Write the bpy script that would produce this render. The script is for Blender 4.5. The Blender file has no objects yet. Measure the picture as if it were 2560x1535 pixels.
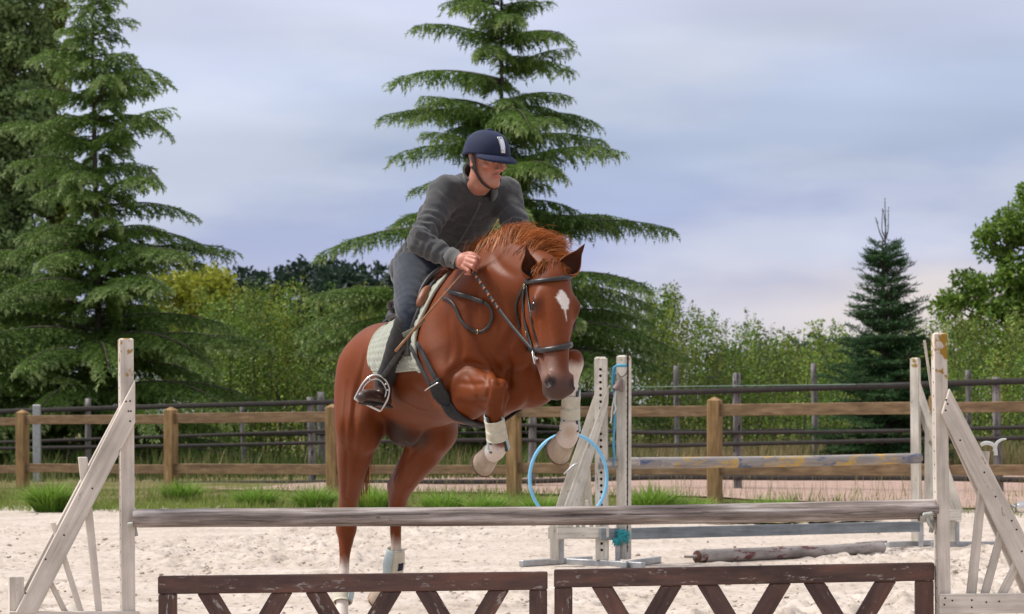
import bpy, bmesh, math, random
import numpy as np
from mathutils import Vector, Matrix
from mathutils.bvhtree import BVHTree

SC = bpy.context.scene
COL = SC.collection

# ------------------------------------------------------------------ camera
FPX, CX, CY, EYE = 6000.0, 1280.0, 1043.0, 1.2      # focal length and optical axis of the 2560 px wide photograph
ROLL = math.radians(0.40)
CR, SR = math.cos(ROLL), math.sin(ROLL)
cam_data = bpy.data.cameras.new('camera')
cam = bpy.data.objects.new('camera', cam_data)
COL.objects.link(cam)
cam_data.sensor_width = 36.0
cam_data.lens = 36.0 * FPX / 2560.0
cam_data.shift_y = (CY - 767.5) / 2560.0
cam_data.clip_start, cam_data.clip_end = 0.5, 4000.0
cam.matrix_world = Matrix(((CR, SR, 0, 0), (0, 0, -1, 0), (-SR, CR, 0, EYE), (0, 0, 0, 1)))
cam_data.dof.use_dof = True
cam_data.dof.focus_distance = 10.95
cam_data.dof.aperture_fstop = 8.0
SC.camera = cam

# ------------------------------------------------------------------ sky, sun, exposure
SUN_EL, SUN_AZ = math.radians(55), math.radians(-82)   # azimuth from +Y (away from the camera) towards +X
world = bpy.data.worlds.new('World')
SC.world = world
world.use_nodes = True
def build_world():
    nt = world.node_tree
    nt.nodes.clear()
    N, L = nt.nodes.new, nt.links.new
    out = N('ShaderNodeOutputWorld')
    bg = N('ShaderNodeBackground')
    L(bg.outputs[0], out.inputs[0])
    tc = N('ShaderNodeTexCoord')
    sep = N('ShaderNodeSeparateXYZ'); L(tc.outputs['Generated'], sep.inputs[0])
    sky = N('ShaderNodeTexSky'); sky.sky_type = 'NISHITA'; sky.sun_disc = False
    sky.sun_elevation = SUN_EL; sky.sun_rotation = SUN_AZ
    skys = N('ShaderNodeVectorMath'); skys.operation = 'SCALE'; skys.inputs['Scale'].default_value = 0.08
    L(sky.outputs[0], skys.inputs[0])
    # cloud deck: elevation colour plus long flat streaks
    def noise(sx, sy, sz, scale, detail, off):
        m = N('ShaderNodeMapping'); m.inputs['Scale'].default_value = (sx, sy, sz); m.inputs['Location'].default_value = off
        L(tc.outputs['Generated'], m.inputs[0])
        n = N('ShaderNodeTexNoise'); n.inputs['Scale'].default_value = scale; n.inputs['Detail'].default_value = detail
        n.inputs['Roughness'].default_value = 0.5
        L(m.outputs[0], n.inputs['Vector'])
        return n.outputs['Fac']
    n1 = noise(1, 1, 5.5, 3.2, 3.5, (3.1, 0.4, 1.7))
    n2 = noise(1, 1, 3.0, 9.0, 5.0, (0.3, 2.4, 5.1))
    nw = N('ShaderNodeMath'); nw.operation = 'MULTIPLY_ADD'; nw.inputs[1].default_value = 0.045
    L(n2, nw.inputs[0]); L(sep.outputs['Z'], nw.inputs[2])
    # tilt the bands a little so that they are not level
    tl = N('ShaderNodeMath'); tl.operation = 'MULTIPLY_ADD'; tl.inputs[1].default_value = -0.03
    L(sep.outputs['X'], tl.inputs[0]); L(nw.outputs[0], tl.inputs[2])
    ramp = N('ShaderNodeValToRGB')
    cr = ramp.color_ramp
    cr.interpolation = 'B_SPLINE'
    stops = [(0.0, (0.56, 0.60, 0.74)), (0.048, (0.64, 0.64, 0.74)), (0.066, (0.56, 0.57, 0.74)), (0.088, (0.40, 0.45, 0.68)),
             (0.105, (0.43, 0.49, 0.73)), (0.132, (0.51, 0.60, 0.80)), (0.160, (0.54, 0.62, 0.82)), (0.19, (0.66, 0.69, 0.86)),
             (0.30, (0.72, 0.74, 0.88)), (0.60, (0.84, 0.86, 0.95)), (1.0, (0.98, 0.99, 1.04))]
    cr.elements[0].position, cr.elements[0].color = stops[0][0], (*stops[0][1], 1)
    cr.elements[1].position, cr.elements[1].color = stops[-1][0], (*stops[-1][1], 1)
    for p, c in stops[1:-1]:
        e = cr.elements.new(p); e.color = (*c, 1)
    L(tl.outputs[0], ramp.inputs[0])
    st = N('ShaderNodeMapRange'); st.inputs['From Min'].default_value = 0.38; st.inputs['From Max'].default_value = 0.66
    st.inputs['To Min'].default_value = 0.86; st.inputs['To Max'].default_value = 1.12
    L(n1, st.inputs['Value'])
    # broken paler cloud over the bands, and the warm clearing low in the east
    n3 = noise(1, 1, 3.4, 5.5, 6.0, (7.7, 1.9, 0.6))
    pf = N('ShaderNodeMapRange'); pf.interpolation_type = 'SMOOTHSTEP'; pf.inputs['From Min'].default_value = 0.46; pf.inputs['From Max'].default_value = 0.66
    pf.inputs['To Max'].default_value = 0.55
    L(n3, pf.inputs['Value'])
    pale = N('ShaderNodeMix'); pale.data_type = 'RGBA'; pale.inputs[7].default_value = (0.74, 0.77, 0.87, 1)
    L(pf.outputs[0], pale.inputs['Factor']); L(ramp.outputs[0], pale.inputs[6])
    wx = N('ShaderNodeMapRange'); wx.interpolation_type = 'SMOOTHSTEP'; wx.inputs['From Min'].default_value = 0.02; wx.inputs['From Max'].default_value = 0.20; L(sep.outputs['X'], wx.inputs['Value'])
    wz = N('ShaderNodeMapRange'); wz.interpolation_type = 'SMOOTHSTEP'; wz.inputs['From Min'].default_value = 0.094; wz.inputs['From Max'].default_value = 0.066; L(nw.outputs[0], wz.inputs['Value'])
    wm = N('ShaderNodeMath'); wm.operation = 'MULTIPLY'; L(wx.outputs[0], wm.inputs[0]); L(wz.outputs[0], wm.inputs[1])
    warm = N('ShaderNodeMix'); warm.data_type = 'RGBA'; warm.inputs[7].default_value = (0.84, 0.76, 0.73, 1)
    L(wm.outputs[0], warm.inputs['Factor']); L(pale.outputs[2], warm.inputs[6])
    sc = N('ShaderNodeVectorMath'); sc.operation = 'SCALE'
    L(warm.outputs[2], sc.inputs[0]); L(st.outputs[0], sc.inputs['Scale'])
    mix = N('ShaderNodeMix'); mix.data_type = 'RGBA'; mix.inputs['Factor'].default_value = 0.90
    L(skys.outputs[0], mix.inputs[6]); L(sc.outputs[0], mix.inputs[7])
    L(mix.outputs[2], bg.inputs['Color'])
    bg.inputs['Strength'].default_value = 0.75
build_world()

sun_data = bpy.data.lights.new('sun', 'SUN')
sun = bpy.data.objects.new('sun', sun_data)
COL.objects.link(sun)
sun_data.energy = 3.3
sun_data.angle = math.radians(16)
sun_data.color = (1.0, 0.95, 0.89)
_sd = Vector((math.sin(SUN_AZ) * math.cos(SUN_EL), math.cos(SUN_AZ) * math.cos(SUN_EL), math.sin(SUN_EL)))
sun.rotation_euler = _sd.to_track_quat('Z', 'Y').to_euler()

SC.view_settings.view_transform = 'Standard'
SC.view_settings.look = 'None'
SC.view_settings.gamma = 1.0
SC.view_settings.use_curve_mapping = False
SC.view_settings.exposure = 0.42
SC.cycles.max_bounces = 6
SC.cycles.transparent_max_bounces = 6
SC.cycles.caustics_reflective = False
SC.cycles.caustics_refractive = False
try:
    SC.cycles.use_denoising = True
    SC.cycles.denoiser = 'OPENIMAGEDENOISE'
except Exception:
    pass

# ------------------------------------------------------------------ small helpers
def W(px, py, d):
    """point seen at photograph pixel (px, py), d metres in front of the camera"""
    u, v = px - CX, CY - py
    u, v = CR * u + SR * v, -SR * u + CR * v
    return np.array((u / FPX * d, d, EYE + v / FPX * d))
def WZ(px, d, z):
    """point in the vertical plane of pixel column px, d metres away, at height z"""
    return np.array(((px - CX) / FPX * d, d, z))
def nrm(v):
    v = np.asarray(v, float)
    return v / max(np.linalg.norm(v), 1e-9)
UP = np.array((0.0, 0.0, 1.0))

def tag(o, label=None, cat=None, group=None, kind=None):
    if label: o['label'] = label
    if cat: o['category'] = cat
    if group: o['group'] = group
    if kind: o['kind'] = kind
    return o
def attach(o, p):
    if p is not None:
        o.parent = p
        o.matrix_parent_inverse = p_world(p).inverted()
    return o
def p_world(p):
    m = p.matrix_basis.copy()
    if p.parent is not None:
        m = p_world(p.parent) @ p.matrix_parent_inverse @ m
    return m
def empty(name, loc, label, cat, group=None):
    o = bpy.data.objects.new(name, None)
    COL.objects.link(o)
    o.location = Vector(loc)
    o.empty_display_size = 0.1
    return tag(o, label, cat, group)
def np_mesh(name, V, F, cols=None, smooth=False, attr='Col'):
    V = np.ascontiguousarray(V, dtype=np.float32); F = np.ascontiguousarray(F, dtype=np.int32)
    me = bpy.data.meshes.new(name)
    n, (m, k) = len(V), F.shape
    me.vertices.add(n); me.vertices.foreach_set('co', V.ravel())
    me.loops.add(m * k); me.loops.foreach_set('vertex_index', F.ravel())
    me.polygons.add(m); me.polygons.foreach_set('loop_start', np.arange(0, m * k, k, dtype=np.int32))
    me.update(calc_edges=True)
    if cols is not None:
        a = me.color_attributes.new(attr, 'FLOAT_COLOR', 'POINT')
        c = np.ones((n, 4), np.float32); c[:, :3] = cols
        a.data.foreach_set('color', c.ravel())
    if smooth:
        me.polygons.foreach_set('use_smooth', np.ones(m, bool))
    return me
def obj(name, me, mat, parent=None, matrix=None, **kw):
    o = bpy.data.objects.new(name, me)
    COL.objects.link(o)
    if mat is not None and len(me.materials) == 0:
        me.materials.append(mat)
    if matrix is not None:
        o.matrix_basis = matrix
    attach(o, parent)
    tag(o, **kw)
    return o
def poly_mesh(name, V, F, smooth=False):
    me = bpy.data.meshes.new(name)
    me.from_pydata([tuple(map(float, v)) for v in V], [], F)
    if smooth:
        me.polygons.foreach_set('use_smooth', np.ones(len(me.polygons), bool))
    me.update()
    return me
def frame(a, b, wdir):
    """matrix with local x from a to b and local y near wdir"""
    a, b = np.asarray(a, float), np.asarray(b, float)
    x = nrm(b - a); y = np.asarray(wdir, float); y = nrm(y - x * np.dot(x, y)); z = np.cross(x, y)
    return Matrix(((x[0], y[0], z[0], a[0]), (x[1], y[1], z[1], a[1]), (x[2], y[2], z[2], a[2]), (0, 0, 0, 1)))
def box_mesh(name, x0, x1, y0, y1, z0, z1, bev=0.004, smooth=False):
    bm = bmesh.new()
    vs = [bm.verts.new((x, y, z)) for x in (x0, x1) for y in (y0, y1) for z in (z0, z1)]
    for f in ((0, 1, 3, 2), (4, 6, 7, 5), (0, 4, 5, 1), (2, 3, 7, 6), (0, 2, 6, 4), (1, 5, 7, 3)):
        bm.faces.new([vs[i] for i in f])
    if bev > 0:
        bmesh.ops.bevel(bm, geom=bm.edges[:], offset=bev, segments=1, affect='EDGES')
    me = bpy.data.meshes.new(name); bm.to_mesh(me); bm.free()
    return me
def board(name, a, b, wdir, width, thick, mat, parent=None, bev=0.004, **kw):
    """a plank from a to b (its mid line), its width along wdir"""
    a, b = np.asarray(a, float), np.asarray(b, float)
    L = np.linalg.norm(b - a)
    me = box_mesh(name, 0, L, -width / 2, width / 2, -thick / 2, thick / 2, bev)
    return obj(name, me, mat, parent, frame(a, b, wdir), **kw)
def catmull(P, n, closed=False):
    P = np.asarray(P, float)
    if closed:
        Q = np.vstack([P[-1], P, P[0], P[1]]); segs = len(P)
    else:
        Q = np.vstack([2 * P[0] - P[1], P, 2 * P[-1] - P[-2]]); segs = len(P) - 1
    out = []
    for i in range(segs):
        p0, p1, p2, p3 = Q[i:i + 4]
        for t in np.linspace(0, 1, n, endpoint=False):
            out.append(0.5 * (2 * p1 + (p2 - p0) * t + (2 * p0 - 5 * p1 + 4 * p2 - p3) * t * t + (3 * p1 - p0 - 3 * p2 + p3) * t ** 3))
    if not closed:
        out.append(P[-1])
    return np.array(out)
def tube_arrays(P, R, seg=8, closed=False, cap=True, flat=None):
    """swept round section; R scalar or per point; flat=(dir, ratio) squashes the section"""
    P = np.asarray(P, float); n = len(P)
    R = np.broadcast_to(np.asarray(R, float), (n,))
    T = np.gradient(P, axis=0) if not closed else np.roll(P, -1, 0) - np.roll(P, 1, 0)
    T /= np.maximum(np.linalg.norm(T, axis=1), 1e-9)[:, None]
    ref = UP if abs(T[0] @ UP) < 0.9 else np.array((1.0, 0, 0))
    u = nrm(ref - T[0] * (ref @ T[0])); V = []
    for i in range(n):
        u = nrm(u - T[i] * (u @ T[i])); v = np.cross(T[i], u)
        for k in range(seg):
            a = 2 * math.pi * k / seg
            V.append(P[i] + R[i] * (math.cos(a) * u + math.sin(a) * v))
    F = []
    m = n if closed else n - 1
    for i in range(m):
        j = (i + 1) % n
        for k in range(seg):
            l = (k + 1) % seg
            F.append((i * seg + k, i * seg + l, j * seg + l, j * seg + k))
    if cap and not closed:
        F.append(tuple(range(seg - 1, -1, -1))); F.append(tuple((n - 1) * seg + k for k in range(seg)))
    return np.array(V), F
def tube(name, P, R, mat, parent=None, seg=8, closed=False, **kw):
    V, F = tube_arrays(P, R, seg, closed)
    return obj(name, poly_mesh(name, V, F, True), mat, parent, **kw)
def merge(parts):
    Vs, Fs, n = [], [], 0
    for V, F in parts:
        Vs.append(V); Fs += [tuple(i + n for i in f) for f in F]; n += len(V)
    return np.vstack(Vs), Fs

# value noise on arrays
def _hash(ix, iy, seed):
    h = (ix.astype(np.int64) * 374761393 + iy.astype(np.int64) * 668265263 + seed * 1442695041) & 0x7fffffff
    h = ((h ^ (h >> 13)) * 1274126177) & 0x7fffffff
    return ((h ^ (h >> 16)) & 0xffff) / 65535.0
def vnoise(x, y, seed=0):
    x = np.asarray(x, float); y = np.asarray(y, float)
    ix, iy = np.floor(x), np.floor(y); fx, fy = x - ix, y - iy
    fx, fy = fx * fx * (3 - 2 * fx), fy * fy * (3 - 2 * fy)
    a, b = _hash(ix, iy, seed), _hash(ix + 1, iy, seed)
    c, d = _hash(ix, iy + 1, seed), _hash(ix + 1, iy + 1, seed)
    return (a * (1 - fx) + b * fx) * (1 - fy) + (c * (1 - fx) + d * fx) * fy
def fbm(x, y, seed=0, octv=4):
    s, a = 0, 0.5
    for i in range(octv):
        s = s + a * vnoise(x * 2 ** i, y * 2 ** i, seed + i * 17); a *= 0.5
    return s

# ------------------------------------------------------------------ materials
def new_mat(name):
    m = bpy.data.materials.new(name); m.use_nodes = True
    nt = m.node_tree
    return m, nt, nt.nodes['Principled BSDF']
def add_noise(nt, scale, detail=5, stretch=(1, 1, 1), coord='Object', rough=0.55, distort=0.0, rnd=True):
    N, L = nt.nodes.new, nt.links.new
    tc = N('ShaderNodeTexCoord')
    mp = N('ShaderNodeMapping'); mp.inputs['Scale'].default_value = stretch
    L(tc.outputs[coord], mp.inputs[0])
    if rnd:
        oi = N('ShaderNodeObjectInfo')
        ml = N('ShaderNodeMath'); ml.operation = 'MULTIPLY'; ml.inputs[1].default_value = 37.0
        L(oi.outputs['Random'], ml.inputs[0])
        L(ml.outputs[0], mp.inputs['Location'])
    n = N('ShaderNodeTexNoise'); n.inputs['Scale'].default_value = scale; n.inputs['Detail'].default_value = detail
    n.inputs['Roughness'].default_value = rough; n.inputs['Distortion'].default_value = distort
    L(mp.outputs[0], n.inputs['Vector'])
    return n.outputs['Fac']
def add_ramp(nt, fac, stops):
    r = nt.nodes.new('ShaderNodeValToRGB'); cr = r.color_ramp
    cr.elements[0].position = stops[0][0]; cr.elements[0].color = (*stops[0][1], 1)
    cr.elements[1].position = stops[-1][0]; cr.elements[1].color = (*stops[-1][1], 1)
    for p, c in stops[1:-1]:
        e = cr.elements.new(p); e.color = (*c, 1)
    nt.links.new(fac, r.inputs[0])
    return r.outputs[0]
def add_mix(nt, fac, a, b, mode='MIX'):
    m = nt.nodes.new('ShaderNodeMix'); m.data_type = 'RGBA'; m.blend_type = mode
    for sock, v in ((m.inputs['Factor'], fac), (m.inputs[6], a), (m.inputs[7], b)):
        if isinstance(v, (int, float)): sock.default_value = v
        elif isinstance(v, tuple): sock.default_value = (*v, 1)
        else: nt.links.new(v, sock)
    return m.outputs[2]
def add_bump(nt, bsdf, fac, strength=0.4, dist=0.01):
    b = nt.nodes.new('ShaderNodeBump'); b.inputs['Strength'].default_value = strength; b.inputs['Distance'].default_value = dist
    nt.links.new(fac, b.inputs['Height']); nt.links.new(b.outputs[0], bsdf.inputs['Normal'])
def add_math(nt, op, a, b):
    m = nt.nodes.new('ShaderNodeMath'); m.operation = op
    for s, v in zip(m.inputs, (a, b)):
        if isinstance(v, (int, float)): s.default_value = v
        else: nt.links.new(v, s)
    return m.outputs[0]
def simple_mat(name, c1, c2, scale=30, rough=0.7, detail=4, bump=0.0, stretch=(1, 1, 1), metal=0.0, spec=0.5, coord='Object'):
    m, nt, b = new_mat(name)
    f = add_noise(nt, scale, detail, stretch, coord)
    nt.links.new(add_ramp(nt, f, [(0.3, c1), (0.7, c2)]), b.inputs['Base Color'])
    b.inputs['Roughness'].default_value = rough; b.inputs['Metallic'].default_value = metal
    b.inputs['Specular IOR Level'].default_value = spec
    if bump: add_bump(nt, b, f, bump, 0.004)
    return m
def attr_mat(name, attr='Col', rough=0.6, spec=0.3, noise=0.25, nscale=40, sheen=0.0, trans=0.0, bump=0.0, stretch=(1, 1, 1)):
    m, nt, b = new_mat(name)
    a = nt.nodes.new('ShaderNodeVertexColor'); a.layer_name = attr
    c = a.outputs['Color']
    if noise:
        f = add_noise(nt, nscale, 4, stretch)
        g = add_ramp(nt, f, [(0.25, (1 - noise,) * 3), (0.75, (1 + noise,) * 3)])
        c = add_mix(nt, 1.0, c, g, 'MULTIPLY')
        if bump: add_bump(nt, b, f, bump, 0.003)
    nt.links.new(c, b.inputs['Base Color'])
    b.inputs['Roughness'].default_value = rough
    b.inputs['Specular IOR Level'].default_value = spec
    if sheen:
        b.inputs['Sheen Weight'].default_value = sheen; b.inputs['Sheen Roughness'].default_value = 0.4
    if trans:
        N, L = nt.nodes.new, nt.links.new
        t = N('ShaderNodeBsdfTranslucent'); L(c, t.inputs['Color'])
        mx = N('ShaderNodeMixShader'); mx.inputs[0].default_value = trans
        L(b.outputs[0], mx.inputs[1]); L(t.outputs[0], mx.inputs[2])
        L(mx.outputs[0], nt.nodes['Material Output'].inputs['Surface'])
    return m
# ------------------------------------------------------------------ organic bodies: a distance field meshed into one continuous surface
class Field:
    def __init__(self, lo, hi, h):
        self.h = h; self.lo = np.asarray(lo, float)
        self.n = np.ceil((np.asarray(hi, float) - self.lo) / h).astype(int) + 1
        self.f = np.full(self.n, 0.35, np.float32)
    def _box(self, lo, hi, m):
        a = np.clip(np.floor((np.asarray(lo) - m - self.lo) / self.h).astype(int), 0, self.n)
        b = np.clip(np.ceil((np.asarray(hi) + m - self.lo) / self.h).astype(int) + 1, 0, self.n)
        if np.any(b - a < 1): return None
        ax = [(self.lo[i] + self.h * np.arange(a[i], b[i])).astype(np.float32) for i in range(3)]
        return tuple(slice(a[i], b[i]) for i in range(3)), ax[0][:, None, None], ax[1][None, :, None], ax[2][None, None, :]
    def _blend(self, sl, d, k, op):
        g = self.f[sl]
        if op == 'cut':
            d = -d
            hh = np.maximum(k - np.abs(g - d), 0) / k
            self.f[sl] = np.maximum(g, d) + hh * hh * k * 0.25
        else:
            hh = np.maximum(k - np.abs(g - d), 0) / k
            self.f[sl] = np.minimum(g, d) - hh * hh * k * 0.25
    def chain(self, pts, rad, k=0.03, flat=None, op='add', sub=4):
        """round limb through pts with radii rad; flat=(direction, ratio) widens or narrows it along direction (ratio may vary per point)"""
        P = np.asarray(pts, float); R = np.asarray(rad, float)
        fr = None
        if flat is not None:
            fr = np.broadcast_to(np.asarray(flat[1], float), (len(P),))
        cols = [P, R[:, None]] + ([fr[:, None]] if fr is not None else [])
        Q = catmull(np.hstack(cols), sub) if len(P) > 2 else np.hstack(cols)
        P, R = Q[:, :3], np.maximum(Q[:, 3], 0.004)
        rm = R.max() * (max(1.0, Q[:, 4].max()) if fr is not None else 1)
        bx = self._box((P - rm).min(0), (P + rm).max(0), k + 3 * self.h)
        if bx is None: return
        sl, X, Y, Z = bx
        best = None
        for i in range(len(P) - 1):
            a, b = P[i].astype(np.float32), P[i + 1].astype(np.float32); ab = b - a; l2 = float(ab @ ab) + 1e-12
            dx, dy, dz = X - a[0], Y - a[1], Z - a[2]
            t = np.clip((dx * ab[0] + dy * ab[1] + dz * ab[2]) / l2, 0, 1)
            r = R[i] + (R[i + 1] - R[i]) * t
            dx, dy, dz = dx - t * ab[0], dy - t * ab[1], dz - t * ab[2]
            d2 = dx * dx + dy * dy + dz * dz
            if fr is not None:
                u = np.asarray(flat[0], float); T = nrm(ab); u = nrm(u - T * (u @ T))
                q = dx * u[0] + dy * u[1] + dz * u[2]
                rt = Q[i, 4] + (Q[i + 1, 4] - Q[i, 4]) * t
                d2 = d2 - q * q * (1 - 1 / (rt * rt))
            d = (np.sqrt(np.maximum(d2, 1e-12)) - r).astype(np.float32)
            best = d if best is None else np.minimum(best, d)
        self._blend(sl, best, k, op)
    def ell(self, c, axes, rad, k=0.03, op='add'):
        """ellipsoid at c; axes = two directions (third is their cross product)"""
        c = np.asarray(c, float); a = nrm(axes[0]); b = np.asarray(axes[1], float); b = nrm(b - a * (a @ b)); e = np.cross(a, b)
        rm = max(rad)
        bx = self._box(c - rm, c + rm, k + 3 * self.h)
        if bx is None: return
        sl, X, Y, Z = bx
        dx, dy, dz = X - c[0], Y - c[1], Z - c[2]
        s0 = s1 = 0
        for v, r in zip((a, b, e), rad):
            q = dx * v[0] + dy * v[1] + dz * v[2]
            s0 = s0 + (q / r) ** 2; s1 = s1 + (q / (r * r)) ** 2
        k0, k1 = np.sqrt(s0), np.sqrt(np.maximum(s1, 1e-12))
        self._blend(sl, (k0 * (k0 - 1) / k1).astype(np.float32), k, op)
    def mesh(self, smooth=2):
        f, n = self.f, self.n
        ins = f < 0
        S = ins[:-1, :-1, :-1].astype(np.int8)
        cnt = np.zeros(tuple(n - 1), np.int8)
        for i in (0, 1):
            for j in (0, 1):
                for k in (0, 1):
                    cnt += ins[i:n[0] - 1 + i, j:n[1] - 1 + j, k:n[2] - 1 + k]
        act = (cnt > 0) & (cnt < 8)
        C = np.argwhere(act)
        idx = np.full(tuple(n - 1), -1, np.int32); idx[act] = np.arange(len(C))
        acc = np.zeros((len(C), 3)); num = np.zeros(len(C))
        cor = [(i, j, k) for i in (0, 1) for j in (0, 1) for k in (0, 1)]
        val = {c: f[C[:, 0] + c[0], C[:, 1] + c[1], C[:, 2] + c[2]] for c in cor}
        for c in cor:
            for ax in range(3):
                if c[ax] == 0:
                    e = list(c); e[ax] = 1; e = tuple(e)
                    v0, v1 = val[c], val[e]
                    m = (v0 < 0) != (v1 < 0)
                    t = np.where(m, v0 / np.where(m, v0 - v1, 1), 0)
                    p = np.tile(np.array(c, float), (len(C), 1)); p[:, ax] += t
                    acc += p * m[:, None]; num += m
        V = self.lo + self.h * (C + acc / num[:, None])
        Fs = []
        for ax in range(3):
            b, c = (ax + 1) % 3, (ax + 2) % 3
            A = [slice(None)] * 3; B = [slice(None)] * 3
            A[ax] = slice(0, n[ax] - 1); B[ax] = slice(1, n[ax])
            for q in (b, c): A[q] = B[q] = slice(1, n[q] - 1)
            s0, s1 = ins[tuple(A)], ins[tuple(B)]
            E = np.argwhere(s0 != s1)
            o = np.zeros(3, int); o[b] = 1; o[c] = 1
            E = E + o
            flip = s0[s0 != s1]
            def g(db, dc):
                G = E.copy(); G[:, b] -= db; G[:, c] -= dc
                return idx[G[:, 0], G[:, 1], G[:, 2]]
            Q = np.stack([g(1, 1), g(0, 1), g(0, 0), g(1, 0)], 1)
            Q[~flip] = Q[~flip][:, ::-1]
            Fs.append(Q)
        F = np.vstack(Fs)
        for _ in range(smooth):
            V = relax(V, F, 0.6); V = relax(V, F, -0.62)
        V = relax(V, F, 0.4)
        return V, F
def relax(V, F, w=0.5):
    acc = np.zeros_like(V); num = np.zeros(len(V))
    for i in range(4):
        a, b = F[:, i], F[:, (i + 1) % 4]
        for q in range(3):
            acc[:, q] += np.bincount(a, V[b, q], len(V)) + np.bincount(b, V[a, q], len(V))
        num += np.bincount(a, minlength=len(V)) + np.bincount(b, minlength=len(V))
    return V * (1 - w) + w * acc / np.maximum(num, 1)[:, None]
def bvh_of(V, F):
    return BVHTree.FromPolygons([tuple(v) for v in V], [tuple(int(i) for i in f) for f in F])
def ss(x, a, b):
    t = np.clip((x - a) / (b - a), 0, 1)
    return t * t * (3 - 2 * t)
MAT_STEEL = simple_mat('bright_steel', (0.62, 0.60, 0.57), (0.78, 0.76, 0.73), 25, 0.32, metal=1.0)
def ribbon_arrays(P, N, width, thick, rounded=False):
    P, N = np.asarray(P), np.asarray(N)
    T = np.gradient(P, axis=0); T /= np.maximum(np.linalg.norm(T, axis=1), 1e-9)[:, None]
    S = np.cross(N, T); S /= np.maximum(np.linalg.norm(S, axis=1), 1e-9)[:, None]
    N2 = np.cross(T, S)
    w = np.broadcast_to(np.asarray(width, float), (len(P),))[:, None] / 2
    prof = [(-1, -1), (-1, 0.4), (-0.8, 1), (0.8, 1), (1, 0.4), (1, -1)] if not rounded else [(math.cos(a), math.sin(a)) for a in np.linspace(0, 2 * math.pi, 11)[:-1]]
    k = len(prof)
    V = np.stack([P + S * w * a + N2 * (thick / 2 * b) for a, b in prof], 1).reshape(-1, 3)
    F = [(i * k + j, i * k + (j + 1) % k, (i + 1) * k + (j + 1) % k, (i + 1) * k + j) for i in range(len(P) - 1) for j in range(k)]
    F.append(tuple(range(k))[::-1]); F.append(tuple((len(P) - 1) * k + j for j in range(k)))
    return V, F
def ribbon(name, P, N, width, thick, mat, parent, rounded=False, **kw):
    V, F = ribbon_arrays(P, N, width, thick, rounded)
    return obj(name, poly_mesh(name, V, F, True), mat, parent, **kw)
def shell(P, R, a0, a1, ref, thick, n=22):
    """wrap round a leg: centre line P, radii R, from angle a0 to a1 about it (0 = ref direction)"""
    P = np.asarray(P, float); T = np.gradient(P, axis=0)
    rows_o, rows_i = [], []
    full = abs(a1 - a0) >= 359
    ang = np.radians(np.linspace(a0, a1, n, endpoint=not full))
    for p, t, r in zip(P, T, R):
        t = nrm(t); u = nrm(ref - t * (t @ ref)); v = np.cross(t, u)
        d = np.array([math.cos(a) * u + math.sin(a) * v for a in ang])
        rows_o.append(p + d * (r + thick)); rows_i.append(p + d * r)
    m = len(P)
    V = np.vstack(rows_o + rows_i); k = m * n
    F = []
    w = n if full else n - 1
    for i in range(m - 1):
        for j in range(w):
            a, b = i * n + j, i * n + (j + 1) % n
            F.append((a, b, b + n, a + n)); F.append((a + k, a + n + k, b + n + k, b + k))
    for j in range(w):
        for i in (0, m - 1):
            a, b = i * n + j, i * n + (j + 1) % n
            F.append((a, a + k, b + k, b))
    if not full:
        for i in range(m - 1):
            for j in (0, n - 1):
                a = i * n + j
                F.append((a, a + n, a + n + k, a + k))
    return V, F
CAMDIR = np.array((0.0, -1.0, 0.0))
# ------------------------------------------------------------------ ground
def edge_y(x): return 29.96 - 0.314 * x            # where the sand of the arena meets the grass verge
def verge_t(x, y): return (y - edge_y(x)) * 0.954
def land_z(x, y):
    x, y = np.asarray(x, float), np.asarray(y, float)
    return -0.035 + 0.165 * ss(verge_t(x, y), 0.0, 2.2) + 0.05 * (fbm(x * 0.9, y * 0.9, 4, 3) - 0.45) * (np.abs(x) < 40)
def sand_mat():
    m, nt, b = new_mat('arena_sand')
    f1 = add_noise(nt, 1.3, 6, rnd=False); f2 = add_noise(nt, 17, 6, (1, 0.55, 1), rnd=False, rough=0.72); f3 = add_noise(nt, 260, 2, rnd=False)
    c = add_ramp(nt, f1, [(0.30, (0.45, 0.385, 0.325)), (0.55, (0.54, 0.47, 0.41)), (0.75, (0.61, 0.545, 0.485))])
    c = add_mix(nt, 1.0, c, add_ramp(nt, f2, [(0.34, (0.50, 0.47, 0.44)), (0.47, (0.96, 0.95, 0.94)), (0.55, (1, 1, 1)), (0.8, (1.08, 1.07, 1.06))]), 'MULTIPLY')
    c = add_mix(nt, 1.0, c, add_ramp(nt, f3, [(0.3, (0.88, 0.87, 0.86)), (0.7, (1.06, 1.06, 1.06))]), 'MULTIPLY')
    nt.links.new(c, b.inputs['Base Color'])
    b.inputs['Roughness'].default_value = 0.95; b.inputs['Specular IOR Level'].default_value = 0.1
    add_bump(nt, b, f2, 0.5, 0.015)
    return m
def ground_mat():
    m, nt, b = new_mat('verge_soil')
    f1 = add_noise(nt, 0.8, 6, rnd=False); f2 = add_noise(nt, 14, 5, rnd=False, rough=0.7)
    c = add_ramp(nt, f1, [(0.35, (0.10, 0.115, 0.030)), (0.52, (0.16, 0.14, 0.055)), (0.68, (0.28, 0.23, 0.15))])
    c = add_mix(nt, 1.0, c, add_ramp(nt, f2, [(0.3, (0.6,) * 3), (0.7, (1.25,) * 3)]), 'MULTIPLY')
    nt.links.new(c, b.inputs['Base Color']); b.inputs['Roughness'].default_value = 0.95; b.inputs['Specular IOR Level'].default_value = 0.1
    add_bump(nt, b, f2, 0.6, 0.03)
    return m
MAT_SAND, MAT_GROUND = sand_mat(), ground_mat()
MAT_PATH = simple_mat('pinkish_gravel', (0.30, 0.20, 0.165), (0.44, 0.32, 0.27), 9, 0.95, 6, 0.5, spec=0.1)

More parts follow.
